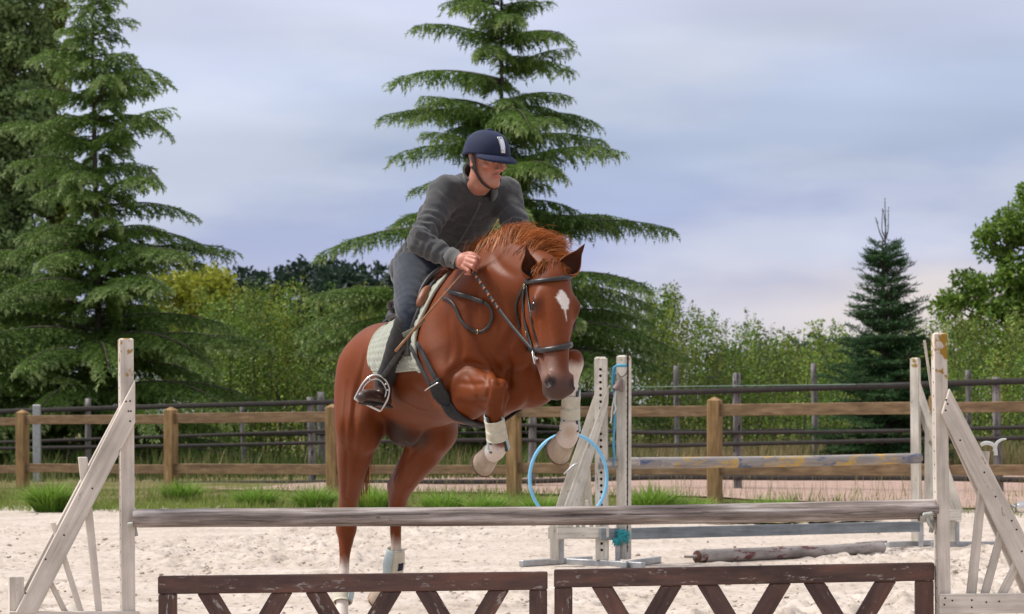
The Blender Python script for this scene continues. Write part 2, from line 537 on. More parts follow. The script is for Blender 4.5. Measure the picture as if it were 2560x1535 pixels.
def build_ground():
    # arena sand: rows packed as the view foreshortens them
    inv = np.linspace(1 / 12.5, 1 / 36.0, 330)
    rows = np.concatenate([np.linspace(-14, 12.0, 30), 1 / inv])
    NC = 350
    u = np.linspace(-1, 1, NC)
    half = np.maximum(0.30 * np.maximum(rows, 0), 3.6) + 0.5
    u3 = np.sign(u) * (np.abs(u) * 0.80 + 0.20 * np.abs(u) ** 9)
    X = half[:, None] * u3[None, :] * (1 + 0.0 * rows[:, None]); Y = np.repeat(rows[:, None], NC, 1)
    far = np.abs(u3) > 0.97
    X[:, 0] -= 30; X[:, -1] += 30
    churn = ss(fbm(X * 0.55, Y * 0.35, 2, 3), 0.44, 0.55)
    h = 0.022 * (fbm(X * 0.9, Y * 0.9, 5, 3) - 0.45)
    n1 = fbm(X * 4.5, Y * 3.2, 7, 3); n2 = fbm(X * 13, Y * 9, 8, 2)
    h += (0.010 + 0.085 * churn) * (np.abs(n1 - 0.43) * 2.0 - 0.2)
    h += (0.005 + 0.060 * churn) * np.maximum(n2 - 0.43, 0) * 2.2
    rng = np.random.default_rng(31)
    # hoof prints: dents with a pushed-up rim and a kicked clod
    for _ in range(620):
        d = 1 / rng.uniform(1 / 34.0, 1 / 13.0); x = rng.uniform(-0.25, 0.25) * d
        if rng.random() > 0.35 + 0.65 * ss(fbm(np.array(x * 0.55), np.array(d * 0.35), 2, 3), 0.38, 0.55): continue
        j0, j1 = np.searchsorted(rows, d - 0.35), np.searchsorted(rows, d + 0.35)
        if j1 - j0 < 2: continue
        dx, dy = (X[j0:j1] - x), (Y[j0:j1] - d)
        r = np.sqrt(dx * dx + dy * dy) / rng.uniform(0.07, 0.11)
        dep = rng.uniform(0.010, 0.026)
        h[j0:j1] += -dep * np.exp(-r ** 4) + dep * 1.15 * np.exp(-((r - 1.45) / 0.42) ** 2) * (0.5 + 0.9 * n2[j0:j1])
    t = verge_t(X, Y)
    Z = h * np.clip((36 - Y) / 4, 0.3, 1) + 0.10 * ss(t, 0.0, 3.2) + 0.05 * (fbm(X * 1.1, Y * 0.8, 12, 3) - 0.5) * ss(t, -0.8, 0.6)
    V = np.stack([X, Y, Z], -1).reshape(-1, 3)
    nr = len(rows)
    q = (np.arange(nr - 1)[:, None] * NC + np.arange(NC - 1)[None, :]).ravel()
    F = np.stack([q, q + 1, q + NC + 1, q + NC], 1)
    obj('sand_arena', np_mesh('sand_arena', V, F, None, True), MAT_SAND, kind='structure')
    # verge and land beyond, to the horizon
    tt = np.concatenate([np.linspace(-1.0, 14, 90), 14 + np.geomspace(0.5, 2500, 40)])
    uu = np.concatenate([-np.geomspace(2500, 30, 18), np.linspace(-24, 24, 220), np.geomspace(30, 2500, 18)])
    Xg = np.repeat(uu[None, :], len(tt), 0); Yg = edge_y(np.clip(Xg, -60, 60)) + tt[:, None] / 0.954
    Zg = land_z(Xg, Yg)
    V = np.stack([Xg, Yg, Zg], -1).reshape(-1, 3); k = len(uu)
    q = (np.arange(len(tt) - 1)[:, None] * k + np.arange(k - 1)[None, :]).ravel()
    obj('ground', np_mesh('ground', V, np.stack([q, q + 1, q + k + 1, q + k], 1), None, True), MAT_GROUND, kind='structure')
    # the land behind the camera
    V = [(-2500, -2500, -0.09), (2500, -2500, -0.09), (2500, 60, -0.09), (-2500, 60, -0.09)]
    obj('terrain', poly_mesh('terrain', V, [(0, 1, 2, 3)]), MAT_GROUND, kind='structure')
    # pink track between the fences
    xs = np.linspace(-4.5, 26, 90); rowsn = 26
    Vp = []
    for j in range(rowsn):
        for x in xs:
            y0 = 32.36 - 0.675 * x + 0.55 + 0.3 * vnoise(np.array(x * 1.3), np.array(0.0), 3); y0 = max(y0, float(edge_y(x)) + 1.0)
            y1 = min(44.5, 36 + (x + 4.5) * 2.2) + 0.5 * float(vnoise(np.array(x * 0.8), np.array(4.0), 6))
            y1 = max(y1, y0 + 0.05)
            y = y0 + (y1 - y0) * j / (rowsn - 1)
            Vp.append((x, y, float(land_z(x, y)) + 0.012 + 0.02 * float(fbm(np.array(x * 2), np.array(y * 2), 6, 2))))
    k = len(xs); q = (np.arange(rowsn - 1)[:, None] * k + np.arange(k - 1)[None, :]).ravel()
    obj('path', np_mesh('path', Vp, np.stack([q, q + 1, q + k + 1, q + k], 1), None, True), MAT_PATH, kind='structure')
build_ground()

def build_clods():
    rng = np.random.default_rng(77)
    ico = [(0, 0, 1), (0.89, 0, 0.45), (0.28, 0.85, 0.45), (-0.72, 0.53, 0.45), (-0.72, -0.53, 0.45), (0.28, -0.85, 0.45), (0.72, 0.53, -0.45), (-0.28, 0.85, -0.45), (-0.89, 0, -0.45), (-0.28, -0.85, -0.45), (0.72, -0.53, -0.45), (0, 0, -1)]
    tri = [(0, 1, 2), (0, 2, 3), (0, 3, 4), (0, 4, 5), (0, 5, 1), (1, 6, 2), (2, 7, 3), (3, 8, 4), (4, 9, 5), (5, 10, 1), (6, 7, 2), (7, 8, 3), (8, 9, 4), (9, 10, 5), (10, 6, 1), (11, 7, 6), (11, 8, 7), (11, 9, 8), (11, 10, 9), (11, 6, 10)]
    ico, tri = np.array(ico, float), np.array(tri)
    n = 8000
    d = 1 / rng.uniform(1 / 31.5, 1 / 13.0, n); x = rng.uniform(-0.26, 0.26, n) * d
    keep = rng.random(n) < 0.08 + 0.9 * ss(fbm(x * 0.55, d * 0.35, 2, 3), 0.44, 0.55)
    keep &= verge_t(x, d) < -0.1
    d, x = d[keep], x[keep]; n = len(d)
    s = np.minimum(rng.lognormal(math.log(0.0075), 0.5, n), 0.026)
    V = ico[None] * (1 + 0.28 * rng.normal(0, 1, (n, 12, 1))) * s[:, None, None] * np.array((1.25, 1.25, 0.75))
    V = V + np.stack([x, d, 0.006 + 0.3 * s], 1)[:, None, :]
    F = (tri[None] + (np.arange(n) * 12)[:, None, None]).reshape(-1, 3)
    obj('sand_clods', np_mesh('sand_clods', V.reshape(-1, 3), F, None, False), MAT_SAND, label='loose clods of kicked up pale sand across the arena', cat='sand', kind='stuff')
build_clods()
# ------------------------------------------------------------------ jump equipment
def wood_mat(name, cols, chips=None, grain=(1.2, 26, 26), rough=0.75, lichen=None, bump=0.35, chip_at=0.62, holes_scale=6.0, gscale=2.2):
    """weathered wood: streaks along local x, worn patches, optional lichen towards one end"""
    m, nt, b = new_mat(name)
    g = add_noise(nt, gscale, 7, grain, rough=0.65, distort=0.3)
    c = add_ramp(nt, g, [(0.30, cols[0]), (0.50, cols[1]), (0.72, cols[2])])
    p = add_noise(nt, 3.2, 5, (1, 1.6, 1.6), rough=0.6)
    c = add_mix(nt, 1.0, c, add_ramp(nt, p, [(0.30, (0.68, 0.67, 0.66)), (0.62, (1.06, 1.05, 1.04))]), 'MULTIPLY')
    if chips:
        q = add_noise(nt, holes_scale, 8, (1, 3.2, 3.2), rough=0.72)
        k = add_ramp(nt, q, [(chip_at, (0, 0, 0)), (chip_at + 0.04, (1, 1, 1))])
        c = add_mix(nt, k, c, chips)
    if lichen:
        tc = nt.nodes.new('ShaderNodeTexCoord'); sp = nt.nodes.new('ShaderNodeSeparateXYZ'); nt.links.new(tc.outputs['Object'], sp.inputs[0])
        q = add_noise(nt, 22, 5, (1, 1, 1), rough=0.6)
        hgt = nt.nodes.new('ShaderNodeMapRange'); hgt.inputs['From Min'].default_value = lichen[1]; hgt.inputs['From Max'].default_value = lichen[2]
        nt.links.new(sp.outputs['X'], hgt.inputs['Value'])
        s = add_math(nt, 'ADD', q, add_math(nt, 'MULTIPLY', hgt.outputs[0], 0.46))
        k = add_ramp(nt, s, [(0.70, (0, 0, 0)), (0.78, (1, 1, 1))])
        c = add_mix(nt, k, c, lichen[0])
    nt.links.new(c, b.inputs['Base Color'])
    b.inputs['Roughness'].default_value = rough; b.inputs['Specular IOR Level'].default_value = 0.25
    add_bump(nt, b, g, bump, 0.006)
    return m
CHIP = (0.20, 0.165, 0.135)
MAT_WING = wood_mat('worn_cream_paint', [(0.46, 0.41, 0.355), (0.62, 0.56, 0.495), (0.70, 0.645, 0.585)], CHIP, chip_at=0.635, holes_scale=9)
MAT_WING_POST = wood_mat('worn_cream_post', [(0.46, 0.41, 0.355), (0.62, 0.56, 0.495), (0.70, 0.645, 0.585)], CHIP, holes_scale=9, lichen=((0.30, 0.17, 0.025), 1.15, 2.0), chip_at=0.635)
MAT_OLDWHITE = wood_mat('flaking_white_paint', [(0.48, 0.44, 0.37), (0.64, 0.60, 0.525), (0.72, 0.69, 0.62)], (0.22, 0.18, 0.13), chip_at=0.60, holes_scale=10)
MAT_OLDWHITE_POST = wood_mat('flaking_white_post', [(0.48, 0.44, 0.37), (0.64, 0.60, 0.525), (0.72, 0.69, 0.62)], (0.22, 0.18, 0.13), chip_at=0.61, holes_scale=10, lichen=((0.30, 0.20, 0.05), 1.45, 1.9))
MAT_LOG = wood_mat('bleached_grey_log', [(0.055, 0.040, 0.032), (0.27, 0.225, 0.205), (0.64, 0.59, 0.57)], (0.055, 0.040, 0.034), grain=(0.7, 13, 13), chip_at=0.69, gscale=3.0, holes_scale=5.0)
MAT_GATE = wood_mat('worn_brown_stain', [(0.045, 0.031, 0.028), (0.105, 0.062, 0.053), (0.190, 0.092, 0.066)], (0.30, 0.26, 0.24), grain=(1.0, 7, 7), chip_at=0.59, holes_scale=9, rough=0.6)
MAT_BLUEPLANK = wood_mat('faded_blue_plank', [(0.17, 0.195, 0.205), (0.235, 0.265, 0.285), (0.31, 0.33, 0.345)], (0.13, 0.21, 0.27), chip_at=0.63)
MAT_YELLOW = wood_mat('faded_yellow_paint', [(0.40, 0.33, 0.13), (0.55, 0.48, 0.23), (0.62, 0.56, 0.34)], (0.30, 0.27, 0.22), chip_at=0.55)
MAT_ROTTEN = wood_mat('peeling_pole', [(0.20, 0.175, 0.16), (0.33, 0.295, 0.275), (0.44, 0.41, 0.39)], (0.15, 0.050, 0.045), grain=(2.0, 6, 6), chip_at=0.555, holes_scale=4)
MAT_GALV = simple_mat('galvanised_steel', (0.36, 0.37, 0.38), (0.50, 0.51, 0.52), 18, 0.5, metal=0.75)
MAT_CUP = simple_mat('dull_pole_cup', (0.34, 0.35, 0.31), (0.48, 0.48, 0.44), 18, 0.55, metal=0.35)
MAT_HOLE = simple_mat('hole_shadow', (0.02, 0.018, 0.016), (0.035, 0.03, 0.026), 30, 0.95)
MAT_HOSE = simple_mat('pale_blue_plastic', (0.17, 0.48, 0.74), (0.21, 0.54, 0.80), 10, 0.35)
MAT_TWINE = simple_mat('teal_twine', (0.02, 0.26, 0.30), (0.05, 0.42, 0.46), 60, 0.6)
MAT_BLUECORD = simple_mat('blue_cord', (0.05, 0.26, 0.42), (0.09, 0.36, 0.55), 60, 0.6)
MAT_WHITECORD = simple_mat('white_cord', (0.55, 0.55, 0.52), (0.68, 0.68, 0.64), 60, 0.7)
MAT_BELL = simple_mat('rusty_bell', (0.13, 0.085, 0.075), (0.24, 0.18, 0.165), 22, 0.6, metal=0.4)

def prism(name, pts, back, thick, mat, parent, bev=0.003, along=None, **kw):
    """a flat piece with outline pts (front face), thickness running along back; local x along its length"""
    pts = [np.asarray(p, float) for p in pts]
    c = sum(pts) / len(pts)
    e = along if along is not None else max(((pts[(i + 1) % len(pts)] - pts[i]) for i in range(len(pts))), key=np.linalg.norm)
    M = frame(c, c + nrm(e), np.cross(nrm(back), nrm(e)))
    Mi = M.inverted()
    bm = bmesh.new()
    f0 = [bm.verts.new(Mi @ Vector(p)) for p in pts]
    f1 = [bm.verts.new(Mi @ Vector(p + nrm(back) * thick)) for p in pts]
    bm.faces.new(f0); bm.faces.new(f1[::-1])
    for i in range(len(pts)):
        j = (i + 1) % len(pts)
        bm.faces.new((f0[j], f0[i], f1[i], f1[j]))
    bmesh.ops.recalc_face_normals(bm, faces=bm.faces[:])
    if bev: bmesh.ops.bevel(bm, geom=bm.edges[:], offset=bev, segments=1, affect='EDGES')
    me = bpy.data.meshes.new(name); bm.to_mesh(me); bm.free()
    return obj(name, me, mat, parent, M, **kw)
def post_mesh(name, L, w, dep, hole_face=None, x0=0.2, x1=None, step=0.075, r=0.009, chamfer=0.012):
    """square post along local x, y = width, z = depth; a row of real holes bored in one face ('front' = -z, 'side' = -y)"""
    bm = bmesh.new()
    hw, hd = w / 2, dep / 2
    def quad(*p):
        bm.faces.new([bm.verts.new(q) for q in p])
    faces = {'front': lambda a, b: (a, b, -hd), 'side': lambda a, b: (a, -hw, b)}
    xs = [] if hole_face is None else list(np.arange(x0, x1 if x1 else L - 0.06, step))
    # plain faces
    top = L - chamfer
    sec = [(-hw, -hd), (hw, -hd), (hw, hd), (-hw, hd)]
    for i in range(4):
        (y0, z0), (y1, z1) = sec[i], sec[(i + 1) % 4]
        if (hole_face == 'front' and i == 0) or (hole_face == 'side' and i == 3): continue
        quad((0, y0, z0), (0, y1, z1), (top, y1, z1), (top, y0, z0))
    k = 1 - 2 * chamfer / w
    for i in range(4):
        (y0, z0), (y1, z1) = sec[i], sec[(i + 1) % 4]
        quad((top, y0, z0), (top, y1, z1), (L, y1 * k, z1 * k), (L, y0 * k, z0 * k))
    quad(*[(L, y * k, z * k) for y, z in sec]); quad(*[(0, y, z) for y, z in sec[::-1]])
    if hole_face:
        g = faces[hole_face]; hh = hw if hole_face == 'front' else hd
        inn = (0, 0, 0.03) if hole_face == 'front' else (0, 0.03, 0)
        cur = 0.0
        for x in xs:
            a, b = x - 0.02, x + 0.02
            if a > cur: quad(g(cur, -hh), g(cur, hh), g(a, hh), g(a, -hh))
            ring, outer = [], []
            for i in range(8):
                t = 2 * math.pi * (i + 0.5) / 8
                ring.append((x + r * math.cos(t), r * math.sin(t)))
            sq = [(b, 0), (b, hh), (x, hh), (a, hh), (a, 0), (a, -hh), (x, -hh), (b, -hh)]
            for i in range(8):
                j = (i + 1) % 8
                quad(g(*sq[i]), g(*sq[j]), g(*ring[i])) if False else None
                bm.faces.new([bm.verts.new(q) for q in (g(*ring[i]), g(*ring[i - 1]), g(*sq[i]))])
                bm.faces.new([bm.verts.new(q) for q in (g(*ring[i]), g(*sq[i]), g(*sq[j]))])
                p, q = np.array(g(*ring[i])), np.array(g(*ring[j]))
                f = bm.faces.new([bm.verts.new(v) for v in (p, q, q + inn, p + inn)]); f.material_index = 1
            f = bm.faces.new([bm.verts.new(np.array(g(*ring[i])) + inn) for i in range(8)]); f.material_index = 1
            cur = b
        quad(g(cur, -hh), g(cur, hh), g(top, hh), g(top, -hh))
    bmesh.ops.remove_doubles(bm, verts=bm.verts[:], dist=0.0002)
    bmesh.ops.recalc_face_normals(bm, faces=bm.faces[:])
    me = bpy.data.meshes.new(name); bm.to_mesh(me); bm.free()
    return me
def post(name, base, top, facing, w, dep, mat, parent, **kw):
    """upright with its front face towards facing"""
    base, top = np.asarray(base, float), np.asarray(top, float)
    x = nrm(top - base); z = -nrm(np.asarray(facing, float) - x * (x @ facing)); y = np.cross(z, x)
    M = Matrix(((x[0], y[0], z[0], base[0]), (x[1], y[1], z[1], base[1]), (x[2], y[2], z[2], base[2]), (0, 0, 0, 1)))
    me = post_mesh(name, np.linalg.norm(top - base), w, dep, **kw)
    me.materials.append(mat); me.materials.append(MAT_HOLE)
    return obj(name, me, None, parent, M)
def log(name, a, b, r0, r1, mat, parent=None, seed=1, seg=22, n=70, rough=0.02, sag=0.0, cracks=(), **kw):
    a, b = np.asarray(a, float), np.asarray(b, float)
    L = np.linalg.norm(b - a); rng = np.random.default_rng(seed)
    V, F = [], []
    ph = rng.random(4) * 6
    for i in range(n):
        t = i / (n - 1); x = L * t
        oy = 0.006 * math.sin(3.1 * t * 2 + ph[0]) ; oz = 0.005 * math.sin(2.3 * t * 2 + ph[1]) - sag * math.sin(math.pi * t)
        for k in range(seg):
            an = 2 * math.pi * k / seg
            r = (r0 + (r1 - r0) * t) * (1 + rough * (2 * float(fbm(np.array(x * 3.0 + 50), np.array(math.cos(an) * 1.5 + 9 + math.sin(an) * 2), seed, 3)) - 0.9))
            if i in (0, n - 1): r *= 0.93
            for x0, x1, a0, a1 in cracks:
                if x0 < t < x1:
                    ac = a0 + (a1 - a0) * (t - x0) / (x1 - x0) + 0.05 * math.sin(40 * t)
                    if abs(an - ac) < math.pi / seg: r -= 0.011 * min(1, 8 * min(t - x0, x1 - t) / (x1 - x0))
            V.append((x, oy + r * math.cos(an), oz + r * math.sin(an)))
    for i in range(n - 1):
        for k in range(seg):
            l = (k + 1) % seg
            F.append((i * seg + k, i * seg + l, (i + 1) * seg + l, (i + 1) * seg + k))
    F.append(tuple(range(seg - 1, -1, -1))); F.append(tuple((n - 1) * seg + k for k in range(seg)))
    me = poly_mesh(name, V, F, True)
    return obj(name, me, mat, parent, frame(a, b, (0, 1, 0)), **kw)
def pole_cup(name, at, out, side, parent, s=1.0, mat=MAT_CUP):
    """pole cup: a back plate with a pin, a short arm and a curved dish"""
    at = np.asarray(at, float); out = nrm(out); side = nrm(side)
    V, F = [], []
    n = 12
    for lay, rr in ((0, 0.050 * s), (1, 0.044 * s)):
        for j in (0, 1):
            for i in range(n):
                a = math.radians(205 + 130 * i / (n - 1))
                V.append(at + out * (0.010 + 0.055 * j) * s + side * (rr * math.cos(a)) + UP * (rr * math.sin(a) + 0.045 * s))
    for lay in (0, 1):
        for i in range(n - 1):
            a = lay * 2 * n + i
            F.append((a, a + 1, a + 1 + n, a + n))
    for i in range(n - 1):
        for j in (0, 1):
            a = j * n + i; F.append((a, a + 1, a + 1 + 2 * n, a + 2 * n))
    for i in (0, n - 1):
        F.append((i, i + n, i + 3 * n, i + 2 * n))
    parts = [(np.array(V), F)]
    V2, F2 = tube_arrays([at + out * 0.004 * s + UP * 0.01, at + out * 0.006 * s - UP * 0.02 * s, at + out * 0.012 * s - UP * 0.05 * s], 0.010 * s, 8); parts.append((V2, F2))
    V2, F2 = tube_arrays([at - out * 0.03 * s, at + out * 0.02 * s], 0.008 * s, 8); parts.append((V2, F2))
    V, F = merge(parts)
    return obj(name, poly_mesh(name, V, F, False), mat, parent)

# ---- front fence
DF = 10.52
def nails(parent, pts, n):
    for p in pts:
        tube('nail', [p - n * 0.003, p + n * 0.0012], 0.0042, MAT_HOLE, parent, 8)
def left_wing():
    d0 = 10.55; yaw = math.radians(17)
    n = np.array((math.sin(yaw), -math.cos(yaw), 0)); Xp = (316 - CX) / FPX * d0
    def P(px, py, off=0.0):
        k = math.tan(yaw); a = (px - CX) / FPX
        d = (d0 - Xp * k) / (1 - a * k)
        return W(px, py, d) + n * off
    g = empty('wing_stand', P(316, 1726) * np.array((1, 1, 0)), 'worn cream jump wing with lichen topped post left of the horse', 'jump stand', 'front jump wings')
    b = P(316, 1100); base = np.array((b[0], b[1], 0.0)); tp = P(316, 846); tp = np.array((b[0], b[1], tp[2]))
    post('post', base - n * 0.0, tp, n, 0.058, 0.075, MAT_WING_POST, g, hole_face='side', x0=0.2, step=0.06, r=0.006, chamfer=0.006)
    o = 0.0385
    prism('brace', [P(333, 949, o + 0.027), P(333, 1057, o + 0.027), P(89, 1530, o + 0.027), P(35, 1530, o + 0.027)], -n, 0.026, MAT_WING, g)
    prism('brace', [P(331, 960, -0.040), P(331, 1066, -0.040), P(84, 1530, -0.040), P(30, 1530, -0.040)], -n, 0.026, MAT_WING, g)
    prism('slat', [P(193, 1142, o), P(216, 1142, o), P(254, 1535, o), P(238, 1535, o)], -n, 0.022, MAT_WING, g)
    prism('slat', [P(123, 1305, o), P(137, 1305, o), P(210, 1535, o), P(195, 1535, o)], -n, 0.022, MAT_WING, g)
    prism('slat', [P(108, 1436, o), P(122, 1436, o), P(172, 1535, o), P(156, 1535, o)], -n, 0.022, MAT_WING, g)
    prism('bottom_rail', [P(20, 1526, o + 0.001), P(345, 1526, o + 0.001), P(345, 1578, o + 0.001), P(20, 1578, o + 0.001)], n, 0.024, MAT_WING, g)
    nails(g, [P(x, y, o + 0.027) for x, y in ((310, 1004), (316, 1028), (320, 1003), (322, 1028), (320, 1053), (226, 1220), (156, 1336), (110, 1396), (60, 1480))], n)
    e = P(40, 1440, 0.0); eb = np.array((e[0], e[1], 0.0))
    post('end_post', eb, e, n, 0.062, 0.075, MAT_WING, g, chamfer=0.003)
    for q in (base, eb):
        board('foot', q + n * 0.36 + UP * 0.022, q - n * 0.36 + UP * 0.022, UP, 0.044, 0.06, MAT_WING, g)
    pole_cup('pole_cup', W(333, 1312, d0 - 0.01), np.array((1.0, 0.1, 0)), np.array((0, 1, 0)), g)
    board('cup_handle', W(318, 1312, d0 - 0.06), W(362, 1306, d0 - 0.06), UP, 0.020, 0.02, MAT_CUP, g, 0.006)
left_wing()
def right_wing():
    d0 = 10.50; n = np.array((0.02, -1.0, 0)); n = nrm(n)
    P = lambda px, py, off=0.0: W(px, py, d0) + n * off
    g = empty('wing_stand', P(2352, 1726) * np.array((1, 1, 0)), 'worn cream jump wing with yellow lichen spot cut off by the frame edge', 'jump stand', 'front jump wings')
    t = W(2347, 832, d0); base = np.array((t[0] + 0.012, t[1], 0.0))
    post('post', base, t, n, 0.054, 0.085, MAT_WING_POST, g, hole_face='side', x0=0.2, step=0.06, r=0.006, chamfer=0.008)
    o = 0.0435
    prism('brace', [P(2366, 971, o + 0.028), P(2347, 1033, o + 0.028), P(2665, 1690, o + 0.028), P(2720, 1660, o + 0.028)], -n, 0.027, MAT_WING, g)
    prism('brace', [P(2368, 960, -0.045), P(2350, 1022, -0.045), P(2655, 1690, -0.045), P(2712, 1660, -0.045)], -n, 0.027, MAT_WING, g)
    for q in ([(2452, 1128), (2470, 1128), (2429, 1560), (2405, 1560)], [(2492, 1328), (2508, 1338), (2464, 1500), (2444, 1500)], [(2532, 1402), (2546, 1416), (2505, 1500), (2482, 1500)]):
        prism('slat', [P(x, y, o - 0.002) for x, y in q], -n, 0.03, MAT_WING, g)
    prism('bottom_rail', [P(2342, 1482, o + 0.034), P(2760, 1478, o + 0.034), P(2760, 1527, o + 0.034), P(2342, 1532, o + 0.034)], -n, 0.026, MAT_WING, g)
    e = P(2735, 1440); eb = np.array((e[0], e[1], 0.0))
    post('end_post', eb, e, n, 0.06, 0.075, MAT_WING, g, chamfer=0.003)
    for q in (base, eb):
        board('foot', q + n * 0.36 + UP * 0.022, q - n * 0.36 + UP * 0.022, UP, 0.044, 0.06, MAT_WING, g)
    pole_cup('pole_cup', W(2334, 1303, d0 - 0.01), np.array((-1.0, 0.0, 0)), np.array((0, 1, 0)), g)
    board('cup_handle', W(2306, 1288, d0 - 0.055), W(2334, 1284, d0 - 0.055), UP, 0.022, 0.022, MAT_CUP, g, 0.007)
    tube('cup_arm', catmull([W(2318, 1290, d0 - 0.05), W(2322, 1308, d0 - 0.05), W(2332, 1322, d0 - 0.03)], 4), 0.008, MAT_CUP, g)
    nails(g, [P(x, y, o + 0.028) for x, y in ((2357, 1000), (2361, 1010), (2356, 1026), (2392, 1100), (2452, 1180), (2480, 1240), (2520, 1300), (2532, 1322), (2545, 1376))] + [P(x, y, o + 0.034) for x, y in ((2354, 1492), (2352, 1508), (2372, 1498), (2420, 1497), (2420, 1515), (2456, 1502), (2488, 1500))], n)
    # a thin perforated lath leaning on the post
    lt = empty('perforated_lath', W(2337, 1000, d0 + 0.06), 'thin perforated grey lath leaning against the cream wing post', 'lath')
    board('strip', W(2311, 850, d0 + 0.06), W(2334, 1010, d0 + 0.05), (1, 0, 0), 0.012, 0.004, MAT_OLDWHITE, lt, 0.0)
    # spare cups left on the wing
    c = empty('spare_cup', P(2462, 1120), 'white metal pole cup hooked over the short slat of the wing', 'pole cup')
    tube('hook', catmull([P(2444, 1112, 0.06), P(2456, 1107, 0.065), P(2472, 1110, 0.065), P(2480, 1120, 0.06), P(2482, 1138, 0.06)], 5), 0.009, MAT_WHITECORD, c, 10)
    tube('dish', catmull([P(2478, 1128, 0.06), P(2484, 1108, 0.06), P(2496, 1099, 0.06), P(2508, 1097, 0.06)], 5), np.interp(np.linspace(0, 1, 16), [0, 1], [0.009, 0.004]), MAT_WHITECORD, c, 10)
    c = empty('spare_cup', P(2540, 1270), 'silver pole cup on the wing at the edge of the photo', 'pole cup')
    P2 = [P(2520, 1262, 0.05), P(2534, 1266, 0.05), P(2538, 1264, 0.05)]
    tube('pin', P2, 0.006, MAT_STEEL, c, 8)
    V, F = tube_arrays([P(2532, 1268, 0.05), P(2540, 1268, 0.05), P(2556, 1266, 0.05), P(2580, 1265, 0.05)], [0.020, 0.026, 0.027, 0.027], 14)
    obj('dish', poly_mesh('dish', V, F, True), MAT_STEEL, c)
right_wing()
log('jump_rail', W(334, 1299, 10.50), W(2344, 1271, 10.49), 0.0405, 0.0435, MAT_LOG, seed=3, sag=0.006, seg=56, n=150, rough=0.035, cracks=((0.515, 0.60, 3.05, 3.10), (0.605, 0.72, 3.10, 2.95), (0.08, 0.17, 3.5, 3.45), (0.30, 0.37, 2.8, 2.75), (0.86, 0.93, 3.4, 3.3)),
    label='long weathered grey wooden rail the horse is jumping', cat='jump rail')
def gate(pxl, pxr, yl, yr, vs, label):
    d = 10.52; n = np.array((0, -1.0, 0))
    Y = lambda px: yl + (yr - yl) * (px - pxl) / (pxr - pxl)
    P = lambda px, dy, off=0.0: W(px, Y(px) + dy, d) + n * off
    g = empty('jump_gate', P((pxl + pxr) / 2, 0) * np.array((1, 1, 0)) + UP * 0.05, label, 'jump gate', 'dark stained jump gates')
    prism('top_rail', [P(pxl, 0, 0.02), P(pxr, 0, 0.02), P(pxr, 45, 0.02), P(pxl, 45, 0.02)], -n, 0.045, MAT_GATE, g, 0.005)
    zb = 250
    for a in (pxl + 1, pxr - 46):
        prism('end_post', [P(a, 45.7, 0.018), P(a + 45, 45.7, 0.018), P(a + 45, zb + 40, 0.018), P(a, zb + 40, 0.018)], -n, 0.041, MAT_GATE, g, 0.004)
    for a, sg in vs:
        k = 0.60 * sg
        w = 53
        prism('slat', [P(a, 45.8, 0.012), P(a + w, 45.8, 0.012), P(a + w + k * 190, 45.8 + 190, 0.012), P(a + k * 190, 45.8 + 190, 0.012)], -n, 0.028, MAT_GATE, g, 0.003)
    prism('bottom_rail', [P(pxl + 46.6, 236.2, 0.016), P(pxr - 46.6, 236.2, 0.016), P(pxr - 46.6, 276, 0.016), P(pxl + 46.6, 276, 0.016)], -n, 0.038, MAT_GATE, g, 0.004)
D2S = 1.0343
gate(396, 1369, 1440, 1429, [(494, 1), (678, -1), (764, 1), (951, -1), (1038, 1), (1220, -1)], 'dark brown low jump gate under the left half of the rail')
gate(1385, 2334, 1424, 1406, [(1479, 1), (1652, -1), (1743, 1), (1924, -1), (2009, 1), (2187, -1)], 'dark brown low jump gate under the right half of the rail')

